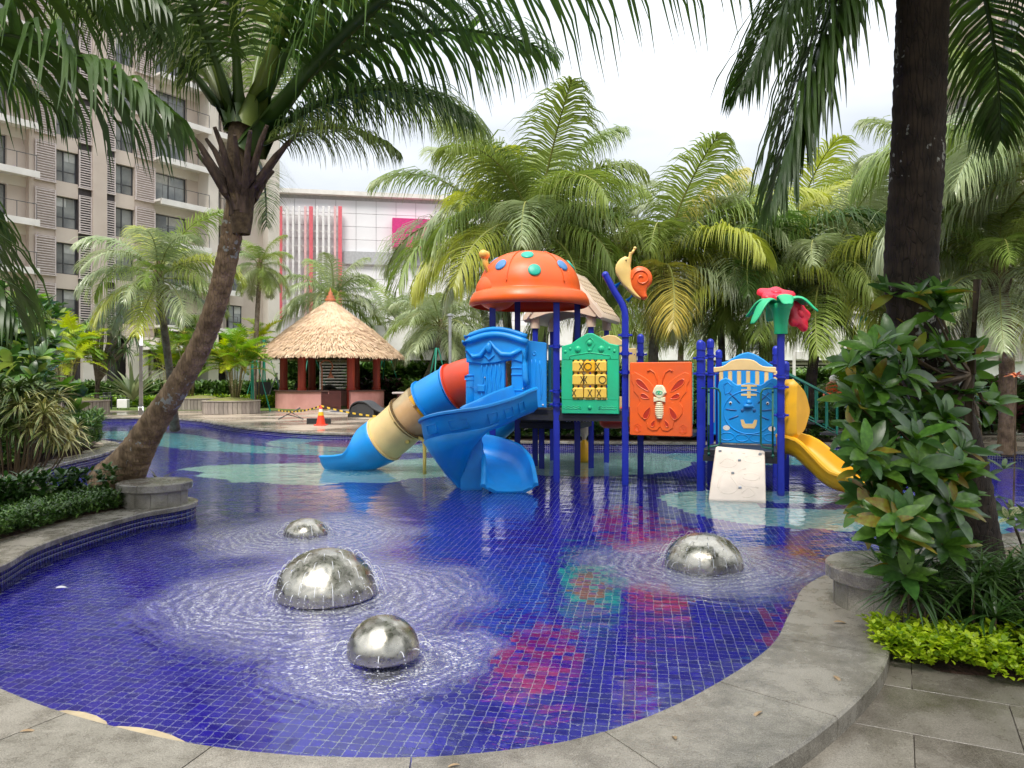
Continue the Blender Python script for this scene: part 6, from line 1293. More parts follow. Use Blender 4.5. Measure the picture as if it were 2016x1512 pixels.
def frond_mesh(L_=1., elev=45, bend=80, nl=60, ll=.26, lw=.011, droop=1., seed=0, pet=.16, vup=.25, jit=.12, nseg=4, fwd=1.0, thick=1.0):
    """frond along +X, arching down; leaflets on both sides; returns mesh data (slots: leaflet, rachis)"""
    r = np.random.default_rng(seed); K = 26; s = np.linspace(0, 1, K); th = R(elev) - R(bend) * s ** 1.35
    dx = np.cos(th); dz = np.sin(th); x = np.r_[0, np.cumsum((dx[1:] + dx[:-1]) / 2)] / (K - 1) * L_; z = np.r_[0, np.cumsum((dz[1:] + dz[:-1]) / 2)] / (K - 1) * L_
    ywob = .04 * L_ * np.sin(s * 2.2 + seed) * s
    m = MB(); rr = L_ * .0085 * thick * (1 - s) ** .8 + L_ * .0012; rr[:3] *= (2.2, 1.6, 1.2)
    idx = list(range(0, K, 2)) + [K - 1]; m.tube([(x[i], ywob[i], z[i]) for i in idx], [rr[i] for i in idx], 5, cap=False)
    V0 = np.array(m.v); F0 = np.array(m.f)
    u = np.linspace(pet, .995, nl); u = np.concatenate([u, u]); side = np.r_[np.ones(nl), -np.ones(nl)]; u = np.clip(u + r.normal(0, .003, len(u)), pet, 1)
    px_, py_, pz_ = np.interp(u, s, x), np.interp(u, s, ywob), np.interp(u, s, z); tx, tz = np.interp(u, s, dx), np.interp(u, s, dz); nn_ = np.hypot(tx, tz); tx /= nn_; tz /= nn_
    T_ = np.stack([tx, 0 * tx, tz], 1); Sd = np.stack([0 * tx, side, 0 * tx], 1); Up = np.stack([-tz, 0 * tx, tx], 1)
    v = (u - pet) / (1 - pet); ang = R(76) - R(46) * v ** 1.3 * fwd; ang = ang + r.normal(0, jit * .5, len(u))
    d = T_ * np.cos(ang)[:, None] + Sd * np.sin(ang)[:, None] + Up * (vup + r.normal(0, jit, len(u)))[:, None]; d /= np.linalg.norm(d, axis=1, keepdims=True)
    ln = L_ * ll * (np.sin(np.pi * np.clip(v * .86 + .12, 0, 1)) ** .6) * r.uniform(.88, 1.08, len(u)); dr = droop * r.uniform(.7, 1.3, len(u))
    q = np.stack([px_, py_, pz_], 1); wv = T_ * .92 + Up * .15; Vs = []
    prof = [.75, 1.0, .85, .5, .04] if nseg == 4 else [.8, 1.0, .6, .04]
    W_ = L_ * lw
    for k in range(nseg + 1):
        w_ = wv - d * np.sum(wv * d, 1, keepdims=True); w_ /= np.maximum(np.linalg.norm(w_, axis=1, keepdims=True), 1e-6)
        Vs.append(q - w_ * W_ * prof[k]); Vs.append(q + w_ * W_ * prof[k])
        if k < nseg:
            q = q + d * (ln / nseg)[:, None]; d = d + np.array([0, 0, -1.])[None] * (dr * (.28 + .20 * k) * 4 / nseg)[:, None] + r.normal(0, .035, d.shape); d /= np.linalg.norm(d, axis=1, keepdims=True)
    A = np.stack(Vs, 1); M_ = A.shape[1]; Fl = []
    base = (np.arange(len(u)) * M_)[:, None]
    for k in range(nseg): Fl.append(base + np.array([[2 * k, 2 * k + 1, 2 * k + 3, 2 * k + 2]]))
    V1 = A.reshape(-1, 3); F1 = np.concatenate(Fl)
    V = np.concatenate([V0, V1]); Fa = np.concatenate([F0, F1 + len(V0)]); mi = np.r_[np.ones(len(F0), int), np.zeros(len(F1), int)]
    me = mesh('frond', V, Fa, [LF_MID, RACH], False, mi); return me
FC = {}
def frond_shared(elev, bend, seed, hi=False, kind='coco'):
    key = (elev, bend, seed, hi, kind)
    if key not in FC:
        if kind == 'coco': FC[key] = frond_mesh(1., elev, bend, 104 if hi else 74, .40, .0045 if hi else .0058, 1.6 if hi else 1.55, seed, nseg=4 if hi else 3, vup=.10)
        elif kind == 'areca': FC[key] = frond_mesh(1., elev, bend, 24, .30, .015, .55, seed, pet=.30, vup=.35, nseg=3)
        elif kind == 'fan': FC[key] = None
    return FC[key]
def put_frond(me, par, loc, az, scl, lm, rm=None, roll=0, name='frond', elev_tilt=0):
    o = bpy.data.objects.new(name, me); link(o, par); o.location = loc; o.rotation_euler = (roll, elev_tilt, az); o.scale = (scl,) * 3
    for i, mm in enumerate((lm, rm or RACH)):
        if me.materials[i] != mm: o.material_slots[i].link = 'OBJECT'; o.material_slots[i].material = mm
    return o
def trunk_path(pts, r0, r1, par, mat, ring=.11, flare=1.5, amp=.05, n_=22, flare_h=.5, rag=0, name='trunk'):
    pp = resample([tuple(v) for v in spline([Vector(p_) for p_ in pts], .1)], .03); K = len(pp); s = np.linspace(0, 1, K); Lt = K * .03
    m = MB(); V = []; prev = None; ph = random.uniform(0, 9)
    ringz = np.cumsum(rng.uniform(.75, 1.3, 400)) * ring; 
    for i in range(K):
        d = Vector(pp[min(i + 1, K - 1)] - pp[max(i - 1, 0)]).normalized()
        if prev is None: x_, y_, _ = frame_m(d)
        else: x_ = (prev - d * prev.dot(d)).normalized(); y_ = d.cross(x_)
        prev = x_; l_ = i * .03; r_ = r0 + (r1 - r0) * s[i] + r0 * (flare - 1) * math.exp(-l_ / flare_h)
        for j in range(n_):
            a = 2 * math.pi * j / n_; lj = l_ + .02 * math.sin(a * 1 + ph) ; k_ = np.searchsorted(ringz, lj); f = (lj - (ringz[k_ - 1] if k_ else 0)) / (ringz[k_] - (ringz[k_ - 1] if k_ else 0))
            rj = r_ * (1 + amp * (f - .5) + .03 * math.sin(3 * a + l_ * 2) + .012 * math.sin(7 * a + l_ * 5 + ph) + random.gauss(0, .004 + rag))
            V.append(tuple(Vector(pp[i]) + (x_ * math.cos(a) + y_ * math.sin(a)) * rj))
    Fs = [(i * n_ + j, i * n_ + (j + 1) % n_, (i + 1) * n_ + (j + 1) % n_, (i + 1) * n_ + j) for i in range(K - 1) for j in range(n_)] + [tuple(range((K - 1) * n_, K * n_))]
    m.add(V, Fs); return m.obj(name, mat, par, smooth=True)
def palm(label, base, top, ctrl, r0, r1, nf, L_, mats, seed, group='coconut palms around the pool', hi=False, e0=82, e1=-26, tmat=None, skirt=0, ring=.14, trunk=True, azs=None, coco=False, cat='palm tree'):
    r = random.Random(seed); base, top = Vector(base), Vector(top)
    o = thing('coconut_palm', label, cat, base, 0, group); c = top - base
    if trunk: trunk_path([(0, 0, -.1)] + [Vector(q) - base for q in ctrl] + [c], r0, r1, o, tmat or TRG, ring=ring, n_=14 if not hi else 22, flare=1.35)
    # crown shaft / old leaf bases
    m = MB(); m.lathe([(r1 * .95, -.25), (r1 * 1.5, -.05), (r1 * 1.6, .15), (r1 * 1.1, .4), (r1 * .5, .7)], 12, c=c)
    m.obj('crown_base', pm('crown_fibre', (.16, .11, .06), rough=.9, col2=(.07, .045, .025), scale=12, bump=.8, bscale=40), o, smooth=True)
    for i in range(nf):
        f = (i + .5) / nf; el = e0 + (e1 - e0) * f ** .95 + r.uniform(-7, 7); q = min((75, 58, 42, 26, 8, -12, -32), key=lambda v: abs(v - el)); bend = {75: 62, 58: 90, 42: 104, 26: 102, 8: 88, -12: 66, -32: 46}[q]
        az = (azs[i % len(azs)] if azs else i * 2.399963 + r.uniform(-.25, .25)); sd = r.randrange(3)
        ml_ = mats[min(len(mats) - 1, int(r.random() * len(mats)))]
        sc_ = L_ * r.uniform(.85, 1.12) * (1 if f < .8 else .9)
        zz = .35 * (1 - f)
        put_frond(frond_shared(q, bend, sd, hi), o, c + Vector((math.cos(az) * r1 * .7, math.sin(az) * r1 * .7, zz)), az, sc_, ml_, roll=r.uniform(-.25, .25))
    if coco:
        m = MB()
        for k in range(6): a = r.uniform(0, 6.28); m.ball(c + Vector((math.cos(a) * .25, math.sin(a) * .25, -.15 + r.uniform(-.1, .1))), .12, 8)
        m.obj('coconut', pm('coconut_green', (.25, .28, .06), rough=.5), o, smooth=True)
    return o
GZ = .19
def PG_(px, Y, z=GZ): return Vector(((px - CX) / F * Y, Y, z))
MIX_Y = [LF_YEL, LF_SILV, LF_MID, LF_GOLD, LF_SILV]; MIX_M = [LF_MID, LF_MID, LF_SILV, LF_YEL]; MIX_S = [LF_SILV, LF_SILV, LF_MID]; MIX_D = [LF_DARK, LF_DARK, LF_MID]
# ---- palms beyond the pool
palm('big coconut palm directly behind the ladybug roof', PG_(1062, 21.4), P(1052, 465, 21), [PG_(1066, 21.4, 3)], .15, .11, 28, 4.0, [LF_MID, LF_MID, LF_SILV, LF_YEL], 1, coco=False, hi=True)
palm('coconut palm with dark trunk left of the ladybug roof post', PG_(998, 23.5), P(975, 470, 23.5), [PG_(1002, 23.5, 3)], .16, .12, 20, 3.9, MIX_M, 2)
palm('yellowing coconut palm just right of the snail sign', PG_(1283, 21), P(1297, 545, 21), [PG_(1286, 21, 2.5)], .15, .12, 26, 3.7, [LF_YEL, LF_SILV, LF_MID, LF_YEL, LF_MID, LF_GOLD], 3, hi=True)
palm('coconut palm with a thin dark trunk behind the blue posts', PG_(1418, 22), P(1405, 515, 22), [PG_(1420, 22, 3)], .11, .09, 24, 3.3, MIX_Y, 4)
palm('coconut palm behind the flower ornament, thick dark trunk', PG_(1507, 21), P(1500, 560, 21), [PG_(1506, 21, 2)], .17, .13, 18, 3.3, MIX_D + [LF_YEL], 5, tmat=TRD)
palm('coconut palm leaning right between flower ornament and dark trunk', PG_(1585, 20.5), P(1622, 560, 20.5), [PG_(1598, 20.5, 2)], .16, .11, 26, 3.4, [LF_YEL, LF_MID, LF_MID, LF_SILV], 6, tmat=TRD, hi=True)
palm('tall coconut palm between the flower and the big dark trunk', PG_(1520, 25), P(1555, 500, 25), [PG_(1525, 25, 3)], .16, .12, 18, 3.5, MIX_M, 17)
palm('coconut palm right of the big trunk with a straight pale trunk', PG_(1982, 17.5), P(1968, 560, 17), [PG_(1980, 17.3, 2.5)], .16, .15, 22, 3.0, [LF_MID, LF_SILV, LF_SILV, LF_YEL], 7, hi=True, tmat=TRM)
palm('coconut palm with dark trunk behind the right-hand shrub', PG_(1912, 21), P(1902, 430, 20), [PG_(1906, 21, 3)], .20, .15, 26, 4.0, [LF_SILV, LF_SILV, LF_MID, LF_YEL], 8, hi=True)
palm('coconut palm crown between the two trunks, upper right', PG_(1770, 27), P(1775, 470, 27), [PG_(1775, 27, 4)], .16, .12, 24, 3.9, MIX_S, 9)
palm('tall coconut palm at the upper right edge of the view', PG_(2110, 17), P(2090, 330, 16), [PG_(2100, 17, 3)], .2, .15, 24, 4.0, [LF_SILV, LF_MID, LF_SILV], 10, hi=True)
palm('coconut palm in front of the apartment block, yellow-green crown', PG_(345, 27), P(312, 555, 25), [PG_(335, 26, 2)], .14, .11, 24, 2.7, [LF_SILV, LF_MID, LF_SILV, LF_YEL], 11, coco=True)
palm('coconut palm rising behind the thatched pavilion', PG_(660, 56), P(655, 595, 54), [PG_(665, 56, 3)], .2, .16, 24, 4.1, [LF_SILV, LF_SILV, LF_MID], 12)
palm('slanting coconut palm left of the tube slide', PG_(806, 50), P(868, 650, 49), [PG_(836, 49.5, 1.8), PG_(856, 49, 3.4)], .2, .16, 22, 4.0, [LF_SILV, LF_MID, LF_SILV], 13)
palm('second slanting coconut palm left of the tube slide', PG_(895, 53), P(872, 640, 53), [PG_(885, 53, 3)], .18, .15, 14, 4.2, MIX_S, 14)
palm('coconut palm right of the pavilion roof, low silver crown', PG_(782, 60), P(785, 640, 60), [PG_(785, 60, 3)], .2, .16, 20, 4.4, [LF_SILV, LF_SILV, LF_MID], 15)
palm('coconut palm behind the house roof, pale trunk', PG_(1130, 24), P(1150, 540, 24), [PG_(1135, 24, 3)], .15, .12, 18, 3.6, MIX_M, 16)
palm('far coconut palm between the low hall and the playground', PG_(1340, 34), P(1345, 640, 34), [PG_(1340, 34, 3)], .15, .12, 18, 3.6, MIX_S, 18)
palm('small coconut palm with a bright young crown near white building', PG_(1745, 40), P(1752, 640, 40), [PG_(1750, 40, 2)], .16, .12, 16, 3.0, MIX_S, 19, tmat=TRM)
# skinny shaggy palm before the block
palm('thin shaggy palm with upright leaves beside the pale corner pillar', PG_(498, 44), P(512, 530, 44), [PG_(502, 44, 3)], .14, .13, 26, 2.2, [LF_MID, LF_SILV], 20, e0=80, e1=-70, group='shaggy palm')
# ---- the leaning palm on the left: its own trunk, stubs and fronds
b_ = Vector((-5.15, 10.6, .12)); LPm = thing('coconut_palm', 'large leaning coconut palm with curved ringed trunk at the left', 'palm tree', b_, 0, 'coconut palms around the pool')
tp = [(225, 955, 10.75), (262, 900, 10.5), (305, 830, 10.2), (352, 760, 9.9), (395, 680, 9.65), (425, 600, 9.45), (447, 510, 9.3), (462, 430, 9.2), (472, 350, 9.1)]
tp = [P(*q) for q in tp]
tp[-1] = P(474, 318, 9.1)
trunk_path([q - b_ for q in tp], .15, .118, LPm, TRM, ring=.12, flare=2.45, amp=.09, n_=34, flare_h=.75, rag=.002)
cc = P(476, 305, 9.1) - b_
m = MB(); m.lathe([(.10, -.95), (.125, -.8), (.145, -.55), (.17, -.25), (.175, 0), (.15, .3), (.08, .6)], 20, c=cc); m.obj('crown_base', pm('crown_fibre', (.10, .07, .04)), LPm, smooth=True)
STUB = pm('dead_stub', (.15, .10, .07), rough=.9, col2=(.06, .04, .03), scale=6, bump=.6, bscale=20, stretch=(3, 3, .6))
for (az, el, L_) in ((178, 62, 1.0), (200, 70, .75), (160, 66, .85), (0, 58, .95), (15, 66, .7), (-20, 52, .75), (-60, 68, .9), (250, 72, .9), (280, 70, .8), (100, 60, .8), (60, 64, .7), (225, 60, .7), (320, 66, .9)):
    d = Vector((math.cos(R(az)) * math.cos(R(el)), math.sin(R(az)) * math.cos(R(el)), math.sin(R(el)))); s0 = cc + Vector((math.cos(R(az)) * .08, math.sin(R(az)) * .08, -.72 + random.uniform(0, .2)))
    m = MB(); m.tube([s0, s0 + d * L_ * .35, s0 + d * L_ * .8 + Vector((math.cos(R(az)), math.sin(R(az)), 0)) * .04, s0 + d * L_ + Vector((math.cos(R(az)), math.sin(R(az)), 0)) * .10], [.07, .048, .034, .022], 8); m.obj('leaf_stub', STUB, LPm, angle=50)
def big(par, loc, az, elev, bend, L_, seed, mat=LF_DARK, nl=116, ll=.32, lw=.0037, droop=1.7, pet=.17, roll=0, rm=None, vup=.10, jit=.12, fwd=1.0, thick=1.0):
    me = frond_mesh(L_, elev, bend, nl, ll, lw, droop, seed, pet=pet, vup=vup, jit=jit, fwd=fwd, thick=thick); me.materials.clear(); me.materials.append(mat); me.materials.append(rm or RACH)
    o = obj('frond', me, par, loc=loc, rot=(roll, 0, R(az))); return o
for i, (az, el, bd, L_, mt_) in enumerate((
    (-8, 38, 78, 2.9, LF_DARK), (-14, 60, 72, 5.2, LF_DARK), (-30, 62, 70, 6.2, LF_MID), (-20, 46, 76, 7.0, LF_DARK), (5, 52, 80, 4.2, LF_DARK), (30, 50, 85, 3.5, LF_MID), (172, 66, 52, 4.4, LF_SILV), (196, 56, 55, 3.8, LF_DARK), (150, 64, 70, 3.8, LF_MID), (85, 62, 80, 3.6, LF_MID),
    (250, 75, 80, 3.8, LF_DARK), (285, 78, 70, 4.2, LF_DARK), (60, 80, 50, 3.6, LF_MID), (182, 78, 55, 4.0, LF_MID), (-15, 20, 60, 2.0, LF_MID), (100, 20, 70, 2.6, LF_SILV))):
    big(LPm, cc + Vector((math.cos(R(az)) * .12, math.sin(R(az)) * .12, .05 + .3 * (el > 50))), az, el, bd, L_, 40 + i, mt_, roll=random.uniform(-.2, .2), thick=1.5)
# ---- right-hand palm with the dark trunk
b_ = Vector((3.74, 6.25, .12)); RPm = thing('coconut_palm', 'dark-trunked coconut palm with white lichen on the right', 'palm tree', b_, 0, 'coconut palms around the pool')
tp = [P(1930, 1150, 6.25), P(1912, 1060, 6.2), P(1893, 950, 6.1), P(1868, 850, 6.0), P(1832, 750, 5.95), P(1803, 640, 5.9), P(1795, 520, 5.85), P(1803, 380, 5.75), P(1808, 220, 5.7), P(1813, 60, 5.65), P(1818, -120, 5.6), P(1822, -330, 5.55)]
cutm = .60
trunk_path([q - b_ for q in tp], .205, .17, RPm, TRD, ring=.10, flare=1.12, amp=.05, n_=34, rag=.002)
cr_ = tp[-1] - b_
m = MB(); m.lathe([(.17, -.5), (.24, -.2), (.25, .05), (.12, .6)], 18, c=cr_); m.obj('crown_base', pm('crown_fibre', (.10, .07, .04)), RPm, smooth=True)
for i, (az, el, bd, L_) in enumerate(((182, -66, 8, 3.0), (165, -72, 0, 2.6), (195, -52, 14, 2.4), (5, -35, 30, 2.6), (-35, -45, 20, 2.4), (45, -20, 60, 2.8), (200, 45, 90, 3.8), (230, 60, 80, 4.0), (265, 50, 80, 4.2), (300, 60, 80, 4.0), (330, 40, 90, 3.8), (0, 45, 85, 3.8), (90, 30, 80, 3.4), (120, 50, 80, 3.6), (70, 60, 80, 3.6), (180, 70, 70, 3.8), (250, 25, 70, 4.2), (215, 20, 70, 4.2), (285, 15, 70, 4.0))):
    big(RPm, cr_ + Vector((math.cos(R(az)) * .12, math.sin(R(az)) * .12, .1 + .3 * (el > 40))), az, el, bd, L_, 80 + i, LF_DARK, roll=random.uniform(-.2, .2), lw=.0055, ll=.34, droop=1.5, rm=RACHD, thick=1.3)
# ---- palm left of the frame: dark fronds reach in
b_ = Vector((-7.6, 7.2, .15)); LF_P = thing('coconut_palm', 'coconut palm beyond the left edge whose dark fronds hang into view', 'palm tree', b_, 0, 'coconut palms around the pool')
c3 = Vector((-.1, 0, 4.6)); trunk_path([(0, 0, 0), (.1, 0, 2), c3], .2, .16, LF_P, TRG, n_=16)
m = MB(); m.lathe([(.17, -.3), (.24, 0), (.12, .5)], 16, c=c3); m.obj('crown_base', pm('crown_fibre', (.10, .07, .04)), LF_P, smooth=True)
for i, (az, el, bd, L_) in enumerate(((-7, 12, 52, 4.9), (-6, -22, 38, 4.3), (8, 36, 66, 4.4), (35, 60, 85, 4.0), (-20, 62, 90, 4.6), (60, 40, 80, 3.8), (2, 72, 80, 4.4), (100, 50, 80, 3.6), (150, 50, 80, 3.6), (200, 50, 80, 3.6), (250, 40, 80, 3.6), (300, 50, 80, 3.8), (330, 60, 80, 4.2), (20, -12, 50, 3.0))):
    big(LF_P, c3 + Vector((math.cos(R(az)) * .12, math.sin(R(az)) * .12, .2)), az, el, bd, L_, 120 + i, LF_DARK, roll=random.uniform(-.15, .15), lw=.0055, rm=RACHD, nl=84)
# a palm whose crown spreads just above the camera: its leaflets hang in along the top edge
b_ = Vector((3.2, -1.4, .06)); OV = thing('coconut_palm', 'coconut palm behind the viewpoint, leaflets hanging in along the top edge', 'palm tree', b_, 0, 'coconut palms around the pool')
c4 = Vector((0, 0, 5.0)); trunk_path([(0, 0, 0), (-.1, 0, 2.5), c4], .2, .16, OV, TRG, n_=16)
for i, (az, el, bd, L_) in enumerate(((70, 42, 62, 5.4), (48, 40, 58, 5.6), (95, 45, 60, 5.0), (120, 45, 70, 4.6), (20, 45, 70, 4.6), (-20, 45, 80, 4.4), (160, 45, 80, 4.4), (200, 45, 80, 4.2), (240, 45, 80, 4.2), (290, 45, 80, 4.2), (330, 45, 80, 4.2), (60, 70, 60, 5.0))):
    big(OV, c4 + Vector((math.cos(R(az)) * .1, math.sin(R(az)) * .1, .2)), az, el, bd, L_, 160 + i, LF_DARK, roll=random.uniform(-.1, .1), rm=RACHD)
# ================================================================ areca clumps
def areca(label, loc, h, nst, nf, L_, mats, seed, spread=.5, stemmat=None, group='areca palm clumps', name='areca_palm'):
    r = random.Random(seed); o = thing(name, label, 'palm', loc, 0, group); SM = stemmat or pm('cane_stem', (.34, .30, .16), rough=.6, col2=(.18, .16, .07), scale=5, stretch=(1, 1, 6))
    for k in range(nst):
        a = r.uniform(0, 6.28); lean = r.uniform(.15, 1) * spread; hk = h * r.uniform(.55, 1); b = Vector((math.cos(a) * .12, math.sin(a) * .12, 0)) * (1 + spread); t_ = b + Vector((math.cos(a) * lean * hk * .6, math.sin(a) * lean * hk * .6, hk))
        m = MB(); m.tube([b, b.lerp(t_, .5) + Vector((0, 0, hk * .06)), t_], [.035, .028, .02], 7); m.obj('cane', SM, o, smooth=True)
        for j in range(nf):
            el = (70, 52, 35, 15)[j % 4]; az = a + j * 2.4 + r.uniform(-.5, .5); put_frond(frond_shared(el, 60, j % 2, False, 'areca'), o, t_ + Vector((0, 0, .05 * j - .1)), az, L_ * r.uniform(.8, 1.15), r.choice(mats), pm('rachis_yellow', (.5, .45, .06), rough=.5))
    return o
AY = leafmat('areca_yellow', (.50, .55, .03), (.27, .38, .03), .4, .4); AG = leafmat('areca_green', (.20, .34, .035), (.09, .19, .02), .4, .4)
areca('bright yellow-green areca clump in the far-left round planter', PL2 + Vector((-.45, 0, .05)), 2.6, 20, 6, 1.6, [AY, AY, AG], 1, .45)
areca('yellow-green areca clump in the planter left of the pavilion', PL1 + Vector((.2, 0, .05)), 2.3, 16, 6, 1.5, [AY, AG, AG], 2, .5)
areca('tall fan-leaved palm clump behind the leaning trunk', PL3 + Vector((-.6, 0, .05)), 3.5, 12, 5, 1.5, [AG, LF_MID, LF_DARK], 3, .35)
areca('cane palm clump on the lawn behind the leaning trunk', PG_(330, 44), 3.4, 9, 5, 1.5, [AG, LF_MID, AY], 4, .35)
areca('thin tall areca in green props left of the pavilion roof', PG_(505, 45), 4.2, 6, 5, 1.6, [AG, AY], 5, .2)
areca('bright golden areca above the far-left planter', PG_(128, 33), 3.6, 6, 5, 1.6, [AY, AY, AG], 6, .3)
areca('areca clump at the far left behind the variegated shrub', PG_(30, 26), 3.4, 9, 6, 1.7, [LF_MID, AG, LF_DARK], 7, .5)
areca('small green palm right of the yellow hood', PG_(1690, 24), 1.6, 6, 5, 1.3, [AG, LF_MID], 8, .5)
# ================================================================ leaf templates for shrubs
def whorl_objs(par, centers, dirs, nleaf, L_, w, mats, seed, spread=(35, 80), cap=300, curl=.25, name='leaf'):
    """whorls of broad leaves; nearest `cap` leaves are objects, the rest one joined part"""
    r = np.random.default_rng(seed); allX = []; 
    for c, d in zip(centers, dirs):
        d = np.array(d, float); d /= np.linalg.norm(d); a0 = r.uniform(0, 6.28); x_ = np.cross(d, (0.3, .2, .9)); x_ /= np.linalg.norm(x_); y_ = np.cross(d, x_)
        for k in range(nleaf):
            a = a0 + k * 2.4; s_ = R(r.uniform(*spread)) * (.55 + .45 * k / nleaf + .1); ld = d * math.cos(s_) + (x_ * math.cos(a) + y_ * math.sin(a)) * math.sin(s_)
            up = d * math.sin(s_) - (x_ * math.cos(a) + y_ * math.sin(a)) * math.cos(s_) + r.normal(0, .15, 3); sc_ = L_ * r.uniform(.7, 1.1) * (.6 + .4 * min(1, k / 3))
            allX.append((np.array(c) + ld * .01, ld, up, sc_))
    X = xforms([q[0] for q in allX], [q[1] for q in allX], [q[2] for q in allX], np.array([q[3] for q in allX]))
    T_ = leafT(w, 5, curl, .22, lambda t_: max(.04, math.sin(math.pi * min(1, .04 + t_ * .93) ** .95) ** .75))
    ch = r.random(len(X))
    dcam = np.linalg.norm(X[:, :3, 3] - np.array([0, 0, 1.8]) + np.array(par.location)[None], axis=1) if par.type == 'EMPTY' else np.linalg.norm(X[:, :3, 3], axis=1)
    order_ = np.argsort(dcam); mes = [mesh(name, T_[0], T_[1], mm, True) for mm in mats]
    for q, i in enumerate(order_[:cap]):
        ob = bpy.data.objects.new(name, mes[int(ch[i] * len(mats)) if ch[i] < 1 else 0]); link(ob, par); ob.matrix_local = Matrix(X[i].tolist())
    rest = order_[cap:]
    if len(rest): V, Fo = inst_join(T_, X[rest]); mi = np.repeat((ch[rest] * len(mats)).astype(int), len(T_[1])); obj(name, mesh(name, V, Fo, mats, True, mi), par, kind='stuff')
BL1 = leafmat('broad_leaf_dark', (.055, .13, .024), (.028, .075, .015), .30, .16, .2, 6, .5); BL2 = leafmat('broad_leaf_mid', (.11, .24, .028), (.055, .13, .015), .32, .24, .2, 6, .5); BL3 = leafmat('broad_leaf_new', (.24, .27, .03), (.20, .12, .02), .3, .3, .2, 6); BARK = pm('twig_bark', (.16, .11, .07), rough=.9, col2=(.07, .05, .03), scale=10)
SHB = thing('broadleaf_shrub', 'tall dark glossy shrub climbing in front of the right palm trunk', 'shrub', (3.15, 5.45, .15)); r_ = random.Random(5)
cs, ds = [], []
blob = [(1790, 640, 5.5, 60, 60, 9), (1690, 735, 5.5, 50, 45, 6), (1740, 700, 5.4, 60, 50, 6), (1850, 720, 5.6, 60, 60, 6), (1760, 800, 5.3, 80, 60, 10), (1680, 830, 5.5, 40, 45, 5), (1865, 830, 5.6, 45, 45, 3), (1770, 880, 5.1, 90, 60, 10), (1690, 920, 5.2, 50, 40, 6), (1840, 900, 5.2, 60, 60, 8), (1780, 970, 5.0, 90, 60, 10), (1680, 1010, 5.1, 30, 30, 4), (1850, 980, 5.1, 45, 45, 4), (1790, 1060, 4.9, 80, 50, 9), (1780, 1110, 4.8, 35, 25, 3), (1940, 750, 6.3, 40, 50, 3)]
for (px, py, Y, sx, sy, k) in blob:
    for _ in range(k):
        q = P(px + (22 if px < 1720 else 8) + r_.uniform(-sx, sx) * .9, py + r_.uniform(-sy, sy), Y + r_.uniform(-.35, .45)) - Vector(SHB.location); cs.append(tuple(q)); out_ = Vector((r_.uniform(-.6, .6) - .2 * (px < 1720), -.55 + r_.uniform(-.3, .3), .75)); ds.append(tuple(out_))
whorl_objs(SHB, cs, ds, 10, .235, .38, [BL1, BL2, BL1, BL2, BL2, BL1, BL2, BL1, BL2, BL1, BL2, BL3], 9, (40, 88))
m = MB()
hub = [Vector((.15, .1, .9)), Vector((.25, .2, 1.7)), Vector((.1, .15, .3))]
for q in cs[::2]:
    q = Vector(q); h_ = min(hub, key=lambda v: (v - q).length); m.tube([h_, h_.lerp(q, .55) + Vector((0, 0, -.06)), q], [.018, .012, .006], 5, cap=False)
for a, b in ((Vector((.2, .3, -.1)), hub[2]), (hub[2], hub[0]), (hub[0], hub[1]), (hub[1], Vector((.3, .2, 2.4)))): m.tube([a, b], [.035, .028], 7)
m.obj('branch', BARK, SHB, smooth=True)
# bromeliad-like orange tufts among the plants on the right
for (px, py, Y, lab) in ((1913, 715, 9.5, 'orange bromeliad flower on a stem left of the pale palm trunk'), (2000, 742, 9.5, 'orange bromeliad flower at the right edge of the view')):
    c = P(px, py, Y); o = thing('bromeliad', lab, 'flower', c); whorl_objs(o, [(0, 0, 0)], [(0, 0, 1)], 12, .14, .3, [pm('bract_orange', (.75, .22, .08), rough=.5)], 3, (50, 95)); m = MB(); m.tube([(0, 0, 0), (.0, .05, -c.z + .2)], .012, 5); m.obj('stem', BARK, o)
def shrub(label, pts_, n_, L_, w, mats, seed, nleaf=7, name='shrub', cat='shrub', cap=60, jitter=(.4, .4, .35), spread=(40, 88), group=None, curl=.25, stems=True):
    base = Vector(pts_[0]); o = thing(name, label, cat, (base.x, base.y, GZ), 0, group); r = random.Random(seed); cs, ds = [], []
    for p_ in pts_:
        for _ in range(n_): q = Vector(p_) + Vector((r.uniform(-1, 1) * jitter[0], r.uniform(-1, 1) * jitter[1], r.uniform(-1, 1) * jitter[2])) - o.location; cs.append(tuple(q)); ds.append((r.uniform(-.6, .6), r.uniform(-.7, .4), r.uniform(.4, 1)))
    whorl_objs(o, cs, ds, nleaf, L_, w, mats, seed, spread, cap=cap, curl=curl)
    if stems:
        m = MB()
        for q in cs[::3]: q = Vector(q); b = Vector((q.x * .4, q.y * .4, -.05)); m.tube([b, b.lerp(q, .6), q], [.02, .014, .006], 5, cap=False)
        m.obj('stem', BARK, o, smooth=True)
    return o
# dense greenery at far left behind the variegated shrub
for k, (px, py, Y, lab) in enumerate(((25, 665, 15, 'dark broad-leaved shrub mass at the far left edge'), (40, 700, 17, 'green shrub between the dark mass and the yellow areca'), (10, 610, 19, 'tall bushy tree behind the dark shrubs at the left edge'), (48, 640, 21, 'bushy shrub in front of the apartment block, far left'), (50, 760, 14, 'low dark shrub just behind the variegated plant'))):
    pts_ = [P(px + dx, py + dy, Y) for dx, dy in ((0, 0), (-40, 30), (40, 20), (-25, -30), (25, -20), (0, 60), (35, 70), (-40, 80))]; shrub(lab, pts_, 8, .38, .5, [BL1, BL2, BL1, LF_MID], 30 + k, 6, cap=40, jitter=(.5, .5, .4), group='shrubs filling the far-left bed')
